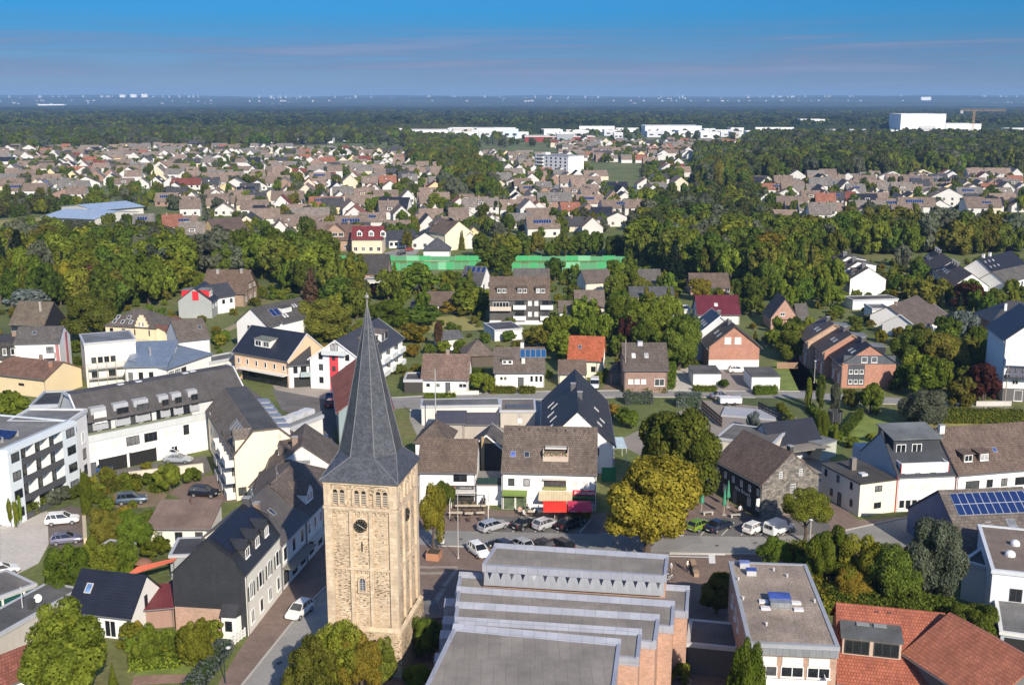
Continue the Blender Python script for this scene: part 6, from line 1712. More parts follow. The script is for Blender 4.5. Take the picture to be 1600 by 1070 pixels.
TOWN=[  # outline in pixels, street angle (degrees), house share
    ([(0,238),(300,232),(640,240),(900,250),(940,292),(1000,318),(995,348),(960,366),(900,374),(770,372),(735,392),(560,392),(430,384),(330,352),(235,318),(120,318),(0,305)],8,0.80),
    ([(1165,288),(1600,272),(1600,336),(1470,346),(1215,352)],-6,0.92),
    ([(860,224),(1180,226),(1180,240),(1010,258),(880,250)],0,0.75),
    ([(60,352),(230,350),(420,384),(300,396),(230,368),(90,366)],12,0.55),
    ([(1000,262),(1165,262),(1165,300),(1010,316)],4,0.35)]
HOLES=[[(640,222),(742,226),(742,268),(640,264)],[(690,268),(775,270),(775,322),(690,318)],[(1085,240),(1165,240),(1165,300),(1095,300)],
         [(845,322),(880,268),(888,268),(870,322)],[(150,300),(250,300),(250,320),(150,320)]]
FAR_ROOFS=[('brown',tiles((0.165,0.125,0.10),0.5,0.6)),('brown',tiles((0.19,0.145,0.115),0.5,0.6)),('brown',tiles((0.21,0.155,0.125),0.5,0.6)),('grey',tiles((0.15,0.14,0.13),0.5,0.6)),('dark grey',tiles((0.06,0.06,0.066),0.5,0.6)),
             ('orange',tiles((0.24,0.10,0.065),0.5,0.6)),('grey brown',tiles((0.18,0.155,0.135),0.5,0.6)),('dark red',tiles((0.15,0.045,0.035),0.5,0.6)),('blue black',tiles(T_BLUE,0.5,0.6))]
FAR_W=[0.2,0.16,0.17,0.14,0.10,0.045,0.12,0.02,0.035]
FAR_WALLS=[('white',plaster((0.60,0.59,0.565),0.1)),('cream',plaster((0.62,0.55,0.42),0.06)),('brick',plaster((0.30,0.195,0.15),0.1)),('pale grey',plaster((0.60,0.60,0.58),0.06)),('yellow',plaster((0.68,0.54,0.30),0.06))]
FAR_WW=[0.58,0.12,0.11,0.16,0.03]
rng=random.Random(21)
cands=[]
SPECIAL_PX=[(855,262),(160,328),(1430,300)]
for poly,ang,share in TOWN:
    pts=[P(x,y)for x,y in poly]
    x0,x1=min(p.x for p in pts),max(p.x for p in pts);y0,y1=min(p.y for p in pts),max(p.y for p in pts)
    ca,sa=math.cos(R(ang)),math.sin(R(ang));cx,cy=(x0+x1)/2,(y0+y1)/2
    ext=max(x1-x0,y1-y0)
    v=-ext;row=0
    while v<ext:
        row+=1
        u_=-ext+rng.uniform(0,10)
        while u_<ext:
            Lh=rng.choice((9,10,11,12,14,18));
            u_+=Lh/2+rng.choice((1.0,3.0,6.0,10.0));
            X=cx+u_*ca-v*sa;Y=cy+u_*sa+v*ca
            u_+=Lh/2
            if Y<300:continue
            q=proj(Vector((X,Y,0)))
            if not(-30<q[0]<1630)or not pip(q[0],q[1],poly)or any(pip(q[0],q[1],hl)for hl in HOLES):continue
            if rng.random()>share or not free(X,Y,6):continue
            cands.append((Y,X,Lh,ang,row))
        v+=rng.choice((16,18,26))
cands.sort()
kinds={}
stuff=MB();FAR_STUFF_M=[m for _,m in FAR_ROOFS]+[m for _,m in FAR_WALLS]
def gable_raw(L,W,e,r,ridge):
    if ridge=='v':
        v,f=gable_raw(W,L,e,r,'u');
        return[(y,x,z)for x,y,z in v],f
    v=[(0,0,0),(L,0,0),(L,W,0),(0,W,0),(0,0,e),(L,0,e),(L,W,e),(0,W,e),(0,W/2,e+r),(L,W/2,e+r)]
    return v,[[(0,1,5,4),(1,2,6,9,5),(2,3,7,6),(3,0,4,8,7)],[(4,5,9,8),(6,7,8,9)]]
n_ind=0
LAB=[]
for Y,X,Lh,ang,row in cands:
    Wd=rng.uniform(8,10);e_=rng.choice((2.6,2.8,3.2,4.0,5.4));r_=rng.uniform(3.3,4.6)
    ridge=rng.choice(('u','u','u','v'));a=ang+rng.choice((0,0,0,90,90))+rng.uniform(-5,5)
    ri=rng.choices(range(len(FAR_ROOFS)),FAR_W)[0];wi=rng.choices(range(len(FAR_WALLS)),FAR_WW)[0]
    FOOT.append((X,Y,6.0))
    if n_ind>=285:
        v,f=gable_raw(Lh,Wd,e_,r_,ridge)
        c,s_=math.cos(R(a)),math.sin(R(a))
        v=[(X+(p[0]-Lh/2)*c-(p[1]-Wd/2)*s_,Y+(p[0]-Lh/2)*s_+(p[1]-Wd/2)*c,p[2])for p in v]
        stuff.add(v,f[0],len(FAR_ROOFS)+wi);
        o_=len(stuff.v)-len(v)
        stuff.f+=[tuple(i+o_ for i in q)for q in f[1]];stuff.m+=[ri]*len(f[1])
        continue
    n_ind+=1
    c,s_=math.cos(R(a)),math.sin(R(a))
    A=Vector((X-Lh/2*c+Wd/2*s_,Y-Lh/2*s_-Wd/2*c,0));B=A+Vector((c,s_,0))*Lh
    nm={'white':'white_house','cream':'cream_house','brick':'brick_house','pale grey':'grey_house','yellow':'yellow_house'}[FAR_WALLS[wi][0]]
    h=House(nm,'-','house',A,B,Wd,e_,r_,ridge=ridge,wall=FAR_WALLS[wi][1],roof=FAR_ROOFS[ri][1],over=0.35,gover=0.25,group='houses of the far town',gut=Y<480)
    near=Y<640
    feat=''
    for f in 'FRL' if near else 'FR':
        n=max(1,int(h.flen(f)/3.6))
        if near or f=='F':h.wins(f,n,0.9,1.2,1.3,'d')
        if e_>5:h.wins(f,n,3.6,1.2,1.3,'d')
    if rng.random()<0.5:h.chimney(h.La*rng.uniform(0.2,0.8),h.Wc*0.45,0.8,1.0)
    k=rng.random()
    if k<0.22:h.dormer(h.La*0.5,1.0,2.6,1.4,'w',1,wall=FAR_WALLS[wi][1]);feat=' and a dormer'
    elif k<0.34:h.solar(h.La*0.2,h.Wc*0.18,max(2,int(h.La*0.5)),1,1.0,1.9);feat=' and solar panels'
    elif k<0.5:h.skylight(h.La*0.4,h.Wc*0.25,0.9,1.2,(0.4,0.42,0.45));feat=' and a skylight'
    LAB.append((f'{FAR_WALLS[wi][0]} house with {FAR_ROOFS[ri][0]} roof{feat}',proj(Vector((X,Y,4)))[0],h.root))
def ordinal(n):return '%d%s'%(n,'th' if 10<=n%100<=20 else{1:'st',2:'nd',3:'rd'}.get(n%10,'th'))
by={}
for s_,x,o in LAB:by.setdefault(s_,[]).append((x,o))
for s_,l in by.items():
    l.sort(key=lambda t:t[0])
    for i,(x,o)in enumerate(l):
        o['label']=f'far {s_}, '+('only one of its kind' if len(l)==1 else 'leftmost of its kind' if i==0 else 'rightmost of its kind' if i==len(l)-1 else f'{ordinal(i + 1)} such from left')
if stuff.v:
    tag(stuff.build('distant_houses',FAR_STUFF_M),'small white and brown roofed houses filling the farthest part of town','houses',kind='stuff')

# landmark buildings of the far town
h=mid('apartment_tower','white flat roofed apartment block with stacked balconies in the far town',P(836,272),P(888,276),16,15,0,plaster(WHITE,0.05),flatroof((0.3,0.3,0.3)),flat=True,parapet=0.4,cat='apartment block')
for fl in range(5):
    h.balcony('F',2,10,2.2+fl*2.7,1.2,1.0,plaster(OFFW));h.wins('F',5,1.6+fl*2.7,1.8,1.5,'d',11,h.L-1);h.wins('F',3,2.3+fl*2.7,2.0,1.9,'d',2,10)
h.box_on('F',3,8,15.2,17,-9,-4,'lift_house',plaster(OFFW))
h=mid('school_hall','long low hall with shining blue grey sheet roof behind the left trees',P(68,352),P(150,356),30,4.0,0,plaster((0.62,0.60,0.54)),seam((0.42,0.50,0.58),0.8,0.35,0.2),profile=[(0,4.0),(15,6.2),(30,4.6)],over=1.2,cat='hall')
h.wins('F',10,1.2,1.8,1.6,'d')
h=mid('school_hall','second sheet roofed hall stepping back right of the first',P(150,345),P(225,338),30,5.0,0,plaster((0.62,0.60,0.54)),seam((0.42,0.50,0.58),0.8,0.35,0.2),profile=[(0,5.0),(15,6.8),(30,5.2)],over=1.2,cat='hall')
h=mid('brown_row_house','large brick house with crossed brown roof and timber gable above the left trees',(508,392),(560,392),11,4.5,5.0,brick((0.36,0.22,0.14)),tiles((0.13,0.085,0.066)));h.dormer(4,0.6,7,2.2,'w',3,wall=brick((0.36,0.22,0.14)),gable=True);h.wins('F',4,1.0,1.2,1.4)
h=mid('red_roof_villa','cream villa with wine red roof and three white dormers',(550,396),(598,396),10,5.6,4.2,plaster((0.74,0.62,0.46)),tiles((0.15,0.03,0.032)));h.wins('F',4,0.9,1.4,1.6,'w')
for p in(3,7.5,12):h.dormer(p,0.8,2.0,1.8,'w',1,wall=PW,gable=True)
h=mid('cream_blank_gable','tall house with blank cream gable and solar roof right of the villas',P(696,392),P(738,388),12,6.5,4.6,plaster((0.76,0.68,0.48),0.05),tiles(T_BROWN),ridge='v',over=0.3);h.solar(3,h.Wc*0.62,3,2,1.1,1.7)
h=mid('slate_white_house','white house with dark pyramid roof and wine red corner panel',(662,408),(702,408),10,3.8,4.4,plaster(WHITE),slate((0.07,0.07,0.075)),hip=True)
h=mid('yellow_gable_house','yellow gabled house with brown roof at left above the trees',P(316,375),P(340,380),14,4.2,5.0,plaster((0.66,0.48,0.22)),tiles((0.10,0.07,0.06)),ridge='v')
h=mid('white_dark_roof_house','white house with blue black roof and long white front among far gardens',(590,337),(636,338),9,4.0,5.0,plaster(WHITE),tiles(T_BLUE));h.wins('F',4,1,1.4,1.4,'d')
h=mid('black_white_house','low white house with slate roof and many windows below villas',(608,388),(652,386),9,3.4,3.0,plaster(WHITE),slate((0.06,0.062,0.07)));h.wins('F',6,0.9,1.2,1.4,'d')

# industry and the farthest things
IW=plaster((0.80,0.80,0.80),0.05);IG=flatroof((0.42,0.43,0.45));
rng=random.Random(5)
def shed(label,x0,x1,y,h_,depth,wall=None,roof=None,name='factory_hall',cat='factory',wins=True):
    A,B=P(x0,y),P(x1,y)
    q=House(name,label,cat,A,B,depth,h_,wall=wall or IW,roof=roof or IG,flat=True,parapet=0.6,edge=plain((0.7,0.7,0.7)),group='works on the edge of the woods')
    if wins:
        n=max(2,int(q.L/12));q.wins('F',n,h_*0.35,min(6.0,q.L/n*0.6),max(1.2,h_*0.25),'d')
    return q
shed('long white factory hall behind the far town, right of centre',1008,1096,211,14,60)
shed('white factory hall with blue sign panel beside the long hall',1060,1100,214,9,40)
shed('low white works left of centre before the woods',600,700,213,9,50)
shed('grey roofed works with white edge left of centre',500,600,221,7,40,roof=flatroof((0.3,0.33,0.36)))
shed('pale works buildings at far left of the industry strip',412,520,224,6,30,roof=flatroof((0.35,0.37,0.4)))
shed('white works with tall block behind red hall',700,790,211,10,60)
shed('dark red warehouse before the white works',820,930,222,7,40,wall=plaster((0.26,0.04,0.035)),roof=flatroof((0.17,0.08,0.075)),wins=False)
shed('plain grey cube building in front of the red warehouse',870,896,225,13,25,wall=plaster((0.33,0.36,0.38)),wins=False)
shed('white works right of the grey cube',905,960,209,12,50)
shed('white works at centre behind tree tops',962,1010,209,9,50)
shed('pale blue white hall at centre left',786,810,217,13,30,wall=plaster((0.58,0.66,0.72)))
shed('small white office behind the field at left',280,296,218,11,20)
shed('white works in woods right of the long hall',1180,1240,209,10,50)
q=shed('white office block on the wood edge at right',1250,1288,204,20,30)
for z in(4,9,14):q.wins('F',8,z,3.0,2.2,'d')
shed('row of white sheds at the right wood edge',1290,1410,212,8,50)
q=shed('giant white windowless factory cube at far right',1406,1476,210.5,33,60,wins=False)
q.box_on('F',q.L*0.42,q.L*0.78,3,13,0,0.6,'loading_front',plain((0.25,0.26,0.28)))
for i in range(4):q.box_on('F',q.L*0.44,q.L*0.76,4+i*2.2,5.0+i*2.2,0.6,1.0,'white_band',plain((0.75,0.75,0.75)))
for x in(0.2,0.7,0.78,0.95):q.box_on('F',q.L*x,q.L*x+6,31,34,-20,-10,'roof_plant',plain((0.6,0.6,0.6)))
shed('low white annex hall right of the giant cube',1477,1532,210.5,17,50,wins=False)
shed('low yellow cornered hall in front of the giant cube',1460,1500,216,8,25,wall=plaster((0.6,0.55,0.3)))
shed('white hall at right edge by the woods',1580,1640,214,12,40)
r3=random.Random(14);ex=[]
for k in range(60):
    x=r3.uniform(545,1180);y=r3.uniform(206.5,219);p=P(x,y)
    if free(p.x,p.y,16):ex.append((x,y));FOOT.append((p.x,p.y,26))
ex.sort()
for k,(x,y)in enumerate(ex):
    shed('small works building in the industry strip, '+ordinal(k+1)+' from the left',x,x+r3.uniform(10,34),y,r3.uniform(6,11),r3.uniform(15,40),wall=plaster(r3.choice(((0.75,0.75,0.75),(0.6,0.62,0.65),(0.5,0.46,0.42)))),roof=flatroof(r3.choice(((0.4,0.41,0.43),(0.25,0.26,0.28)))),name='works_building')
# tower crane
c0=P(1519,214);cr=thing('tower_crane','orange tower crane beside the giant white factory','crane',c0)
YL=plain((0.42,0.26,0.12));m=MB();
for sx in(-1.2,1.2):
    for sy in(-1.2,1.2):m.tube((sx,sy,0),(sx,sy,40),0.2,0.2,4)
for i in range(13):m.tube((-1.2,-1.2,i*3),(1.2,-1.2,i*3+3),0.15,0.15,4);m.tube((1.2,1.2,i*3),(-1.2,1.2,i*3+3),0.15,0.15,4)
m.build('mast',YL,cr);m=MB()
for z,y in((40,-1),(40,1),(42.5,0)):m.tube((-22,y,z),(50,y,z),0.2,0.2,4)
for i in range(24):m.tube((-22+i*3,-1,40),(-20.5+i*3,0,42.5),0.1,0.1,4);m.tube((-20.5+i*3,0,42.5),(-19+i*3,1,40),0.1,0.1,4)
m.build('jib',YL,cr);MB().box(-22,-18,-1.5,1.5,36,40).build('counterweight',plain((0.4,0.4,0.4)),cr)
# tower blocks and sheds on the horizon
for i,(x,w_,y0,ht)in enumerate(((194,8,158,62),(208,9,158,66),(222,9,158,68))):
    A=P(x-w_/2,164.5);A=Vector((A.x,10900+i*60,0));A.x=(x-w_/2-CX)/F_PX*10700;B=A+Vector((w_/F_PX*10700,0,0))
    q=House('tower_block',['left of three white tower blocks on the horizon','middle one of three white tower blocks on the horizon','right of three white tower blocks on the horizon'][i],'tower block',A,B,30,ht+36,wall=IW,roof=IG,flat=True,group='tower blocks on the horizon')
    q.wins('F',3,ht,8,6,'d')
    A.z=0
dm=MB();r2=random.Random(8)
for i in range(620):
    y0=r2.choice((6600,7400,8900,9300,9700,12000,12700));x=r2.uniform(-5600,5600)
    zb={6600:6,7400:24,8900:26,9300:42,9700:60,12000:50,12700:88}[y0]
    w_=r2.uniform(6,18)*(2.2 if r2.random()<0.08 else 1);hgt=r2.uniform(4,9)
    y0+=r2.uniform(-60,60)
    dm.box(x,x+w_,y0,y0+14,zb-30,zb+hgt)
tag(dm.build('distant_settlements',plaster((0.5,0.5,0.5))),'tiny white buildings scattered over the horizon hills','buildings',kind='stuff')
wh=House('distant_warehouse','long white warehouse on the horizon at far left','warehouse',Vector((-2960,7150,0)),Vector((-2800,7150,0)),40,26,wall=IW,roof=IG,flat=True)
wh=House('distant_hilltop_house','white hilltop building on the right horizon','building',Vector((3320,9300,0)),Vector((3400,9300,0)),30,74,wall=IW,roof=IG,flat=True)
# ------------------------------------------------------------------ vegetation
def leaf_mesh(name,V,tint,mat_=None):
    """V: (n, 4, 3) quads, tint: (n,)"""
    n=len(V);me=bpy.data.meshes.new(name)
    me.vertices.add(n*4);me.vertices.foreach_set('co',V.astype(np.float32).ravel())
    me.loops.add(n*4);me.loops.foreach_set('vertex_index',np.arange(n*4,dtype=np.int32))
    me.polygons.add(n);me.polygons.foreach_set('loop_start',np.arange(0,n*4,4,dtype=np.int32));me.polygons.foreach_set('loop_total',np.full(n,4,np.int32))
    at=me.attributes.new('tint','FLOAT','FACE');at.data.foreach_set('value',tint.astype(np.float32))
    if mat_:me.materials.append(mat_)
    me.update(calc_edges=True)
    return me
def unit(v):return v/(np.linalg.norm(v,axis=-1,keepdims=True)+1e-9)
def leaf_quads(g,pos,nrm,size):
    n=len(pos)
    r=unit(g.normal(size=(n,3)))
    a=unit(np.cross(nrm,r));b=np.cross(nrm,a)
    s=(size*g.uniform(0.65,1.35,(n,1)))
    a=a*s;b=b*s*g.uniform(0.55,0.9,(n,1))
    k=nrm*s*0.25
    return np.stack([pos-a,pos-b+k,pos+a,pos+b+k],1)
def crown_data(seed,nlobe,nleaf,leaf,up=0.15,spread=0.60,lob=(0.30,0.48),squash=1.0,low=-0.75,irr=0.34):
    g=np.random.default_rng(seed)
    d=unit(g.normal(size=(nlobe*3,3)));d=d[d[:,2]>low][:nlobe]
    C=d*(spread*g.uniform(0.72,1.16,(len(d),1))*(1+irr*np.sin(d[:,:1]*2.3+seed)*np.cos(d[:,1:2]*1.9+seed*0.7)));C[:,2]*=squash;C=np.vstack([C,[[0,0,0.05]]])
    Rr=np.append(g.uniform(lob[0],lob[1],len(d)),0.5)
    lt=g.uniform(0,1,len(C))
    p=Rr**2/(Rr**2).sum()
    k=g.choice(len(C),nleaf*2,p=p)
    dd=unit(g.normal(size=(nleaf*2,3)))
    pos=C[k]+dd*(Rr[k]*g.uniform(0.72,1.06,nleaf*2))[:,None]
    dist=np.linalg.norm(pos[:,None,:]-C[None],axis=2)/Rr[None]
    keep=(dist<0.70).sum(1)==0
    pos,dd,k=pos[keep][:nleaf],dd[keep][:nleaf],k[keep][:nleaf]
    nrm=unit(dd*1.1+np.array([0,0,up])+g.normal(size=dd.shape)*0.42)
    V=leaf_quads(g,pos,nrm,leaf)
    tint=np.clip(lt[k]*0.5+g.uniform(0,1,len(k))**1.6*0.7-0.05,0,1)
    V[:,:,2]+=1.0
    return V,tint
def cone_data(seed,levels,per,leaf,droop=0.25,base=0.0,power=0.9):
    g=np.random.default_rng(seed);P_,N_=[],[]
    for l in range(levels):
        t=l/(levels-1);z=base+(2-base)*(0.03+0.95*t);r=max(0.03,(1-t)**power)
        nb=max(4,int(12*(0.35+0.65*(1-t))));a0=g.uniform(0,6.28)
        for b in range(nb):
            a=a0+6.283*b/nb+g.normal(0,0.12);rr=r*g.uniform(0.72,1.08)
            for q in range(per):
                f=(q+g.uniform(0.2,1))/per;f=f**0.6
                P_.append((math.cos(a)*rr*f+g.normal(0,.035),math.sin(a)*rr*f+g.normal(0,.035),z-droop*f*rr*0.8+g.normal(0,0.02)))
                N_.append((math.cos(a)*0.7,math.sin(a)*0.7,0.75))
    P_=np.array(P_);N_=unit(np.array(N_)+g.normal(size=(len(P_),3))*0.35)
    return leaf_quads(g,P_,N_,leaf),g.uniform(0,1,len(P_))**1.3
CROWN={}
def crown(kind,lod,i):
    key=(kind,lod,i)
    if key in CROWN:return CROWN[key]
    sd_=hash((kind,lod,i))%1000 if False else(len(kind)*131+{'n':7,'m':77,'f':777}[lod]+i*17)
    if kind=='round':
        n,s={'n':(24000,0.036),'m':(3600,0.092),'f':(800,0.19)}[lod]
        D=crown_data(sd_,{'n':74,'m':42,'f':18}[lod],n,s,spread=0.74,lob=(0.13,0.33))
    elif kind=='loose':
        n,s={'n':(18000,0.036),'m':(2800,0.092),'f':(700,0.19)}[lod]
        D=crown_data(sd_,{'n':40,'m':26,'f':14}[lod],n,s,spread=0.74,lob=(0.20,0.36))
    elif kind=='tall':
        n,s={'n':(11000,0.043),'m':(2600,0.09),'f':(420,0.25)}[lod]
        D=crown_data(sd_,40,n,s,spread=0.5,lob=(0.22,0.40),squash=1.25)
    else:
        lv,per,s={'n':(24,22,0.06),'m':(17,11,0.10),'f':(9,5,0.2)}[lod]
        D=cone_data(sd_,lv,per,s)
    CROWN[key]=(leaf_mesh('crown',*D,foliage((0.05,0.08,0.02))),D)
    return CROWN[key]
FOL={'green':((0.088,0.122,0.016),(0.265,0.315,0.042)),'deep':((0.054,0.086,0.014),(0.175,0.225,0.036)),'olive':((0.098,0.108,0.018),(0.255,0.255,0.046)),
       'yellow':((0.16,0.132,0.018),(0.41,0.325,0.048)),'light':((0.090,0.130,0.016),(0.22,0.27,0.035)),'copper':((0.038,0.014,0.013),(0.100,0.038,0.028)),
       'brown':((0.105,0.060,0.036),(0.20,0.125,0.075)),'blue':((0.10,0.125,0.115),(0.25,0.29,0.26)),'dark':((0.012,0.024,0.012),(0.038,0.058,0.026)),
       'gold':((0.15,0.145,0.02),(0.34,0.29,0.04)),'grey':((0.085,0.10,0.06),(0.20,0.215,0.14)),'wood':((0.050,0.064,0.020),(0.145,0.155,0.052))}
def fol(c):return foliage(*FOL[c])
BARK=ground_mat((0.10,0.075,0.055),0.7,1.2,6.0,0.8,name='bark')
def trunk_mesh(i):
    key=('trunk',i)
    if key not in CROWN:
        g=random.Random(i);m=MB()
        pts=[Vector((0,0,-0.02)),Vector((g.uniform(-.03,.03),g.uniform(-.03,.03),0.35)),Vector((g.uniform(-.06,.06),g.uniform(-.06,.06),0.75)),Vector((0,0,1.15))]
        rr=(0.075,0.055,0.04,0.015)
        for k in range(3):m.tube(pts[k],pts[k+1],rr[k],rr[k+1],8)
        for k in range(7):
            a=k*0.9+g.uniform(-.2,.2);z=g.uniform(0.4,0.9);L=g.uniform(0.25,0.42)
            p0=Vector((0,0,z));p1=p0+Vector((math.cos(a)*L,math.sin(a)*L,L*0.8));m.tube(p0,p1,0.025,0.008,5)
        CROWN[key]=m.mesh('trunk',BARK)
    return CROWN[key]
def make_tree(name,label,base,height,width,kind,col,lod='m',i=0,cb=0.22,group=None,cat='tree',ry=1.0,rot=None):
    o=thing(name,label,cat,(base.x,base.y,0),(i*1.7+base.x)%6.28 if rot is None else rot,group)
    me=crown(kind,lod,i)[0]
    c=link('crown',me,o)
    c.material_slots[0].link='OBJECT';c.material_slots[0].material=fol(col)
    if kind=='cone':z0=height*(cb if cb<0.2 else 0.05)
    else:z0=height*cb
    c.location=(0,0,z0);c.scale=(width/2,width/2*ry,(height-z0)/2)
    if lod!='f' or True:
        t=link('trunk',trunk_mesh(i%3),o)
        k=height*0.72;t.scale=(min(k,width)*0.75,min(k,width)*0.75,k*(0.9 if kind!='cone' else 1.1))
    FOOT.append((base.x,base.y,0.8))
    return o
def tree_px(name,label,x,yb,ytop,wpx,kind,col,lod='m',i=0,cb=0.22,ry=1.0,group=None,cat='tree'):
    b=P(x,yb)
    dep=b.y*CP+40*SP
    if kind=='round':wpx*=1.1
    return make_tree(name,label,b,z_at(b,ytop),wpx*dep/F_PX,kind,col,lod,i,cb,group,cat,ry)

NEAR_TREES=[
 ('street_tree','large round golden yellow tree by the road in front of the pub square',1010,868,712,152,'round','yellow','n',0,0.12),
 ('broadleaf_tree','tall dense dark green tree behind the golden tree',1066,800,634,122,'round','deep','n',1,0.10),
 ('broadleaf_tree','dense green tree at the bottom left corner',102,1102,958,140,'round','green','n',2,0.10),
 ('broadleaf_tree','green tree at the foot of the tower, left of its corner',518,1085,972,84,'round','green','n',3,0.12),
 ('broadleaf_tree','olive brown tree at bottom edge left of tower foot',487,1120,1006,96,'loose','olive','n',0,0.12),
 ('broadleaf_tree','yellow olive tree in front of the tower plinth',566,1092,992,66,'loose','gold','n',1,0.12),
 ('broadleaf_tree','small olive tree at the tower corner',597,1080,1003,48,'round','olive','n',2,0.12),
 ('planter_tree','slim yellow green tree in planter right of the tower',678,862,752,46,'tall','gold','n',0,0.14),
 ('broadleaf_tree','small dark green tree beside the cafe tables right of tower',697,800,752,30,'round','deep','n',3,0.1),
 ('street_tree','umbrella shaped green tree on thin trunk beside stone gable',1257,848,766,84,'loose','green','n',2,0.42),
 ('clipped_tree','round clipped green tree on the paved yard right of church',1119,958,893,58,'round','olive','n',0,0.06),
 ('broadleaf_tree','bright light green tree beside the gravel roof building',1160,1172,990,66,'loose','light','n',3,0.1),
 ('pine_tree','pale green pine at the corner of the gravel roof',1212,892,838,54,'loose','light','n',0,0.12),
 ('broadleaf_tree','golden brown autumn tree behind red tile roof',1352,940,838,78,'loose','gold','n',1,0.1),
 ('broadleaf_tree','yellow orange bushy tree in front of golden autumn tree',1330,950,888,62,'loose','yellow','n',2,0.1),
 ('broadleaf_tree','big grey green tree right of the autumn trees',1458,950,803,100,'loose','grey','n',3,0.12),
 ('broadleaf_tree','dark green tree between autumn tree and big grey green tree',1408,955,850,84,'round','deep','n',0,0.05),
 ('broadleaf_tree','green tree left of the golden autumn tree',1292,925,820,60,'round','green','n',1,0.05),
 ('yew_tree','dark feathery yew right of the red roof',1518,1010,938,84,'loose','deep','n',2,0.05),
 ('broadleaf_tree','dark bush by the porch between tower and church',672,1030,962,46,'round','deep','n',3,0.05),
 ('broadleaf_tree','light green shrub left of lower church roof',655,1080,1035,50,'loose','light','n',0,0.05),
 ('columnar_tree','broad light green hedge tree above the green garages',118,940,850,74,'loose','light','n',1,0.03),
 ('broadleaf_tree','dense green tree right of the light green hedge tree',160,930,848,62,'round','green','n',2,0.03),
 ('columnar_tree','tall narrow bright green cypress by the car park wall',138,815,735,24,'tall','light','n',1,0.0),
 ('columnar_tree','left narrow cypress at the balcony block corner',18,822,776,12,'tall','light','m',0,0.0),
 ('columnar_tree','right narrow cypress at the balcony block corner',27,824,780,11,'tall','light','m',1,0.0),
 ('columnar_tree','thin dark cypress behind the pair at balcony block',33,818,772,8,'tall','green','m',2,0.0),
 ('columnar_tree','small pointed cypress at the link wing',128,762,732,10,'cone','green','m',2,0.0),
 ('broadleaf_tree','small feathery tree beside the courtyard wall',266,768,722,42,'loose','green','n',3,0.1),
 ('broadleaf_tree','dark olive tree in the garden right of the cypress',172,862,792,50,'round','olive','n',3,0.05),
 ('broadleaf_tree','yellow green shrub tree by the ivy bungalow',212,862,800,50,'loose','light','n',0,0.05),
 ('broadleaf_tree','green shrub tree left of the cottage terrace',196,905,840,44,'round','green','n',1,0.05),
 ('broadleaf_tree','bushy green tree in front of the pink gable wall',305,1040,968,56,'round','green','n',2,0.05),
 ('broadleaf_tree','small green tree in the cottage garden',232,1040,980,50,'loose','green','n',0,0.05),
 ('conifer_tree','small light green conifer at the bottom beside big corner tree',178,1082,1036,24,'cone','light','n',0,0.03),
 ('fig_tree','yellow leaved small tree in the cottage yard',216,1005,972,26,'loose','yellow','n',1,0.1),
]
for t in NEAR_TREES:tree_px(*t)
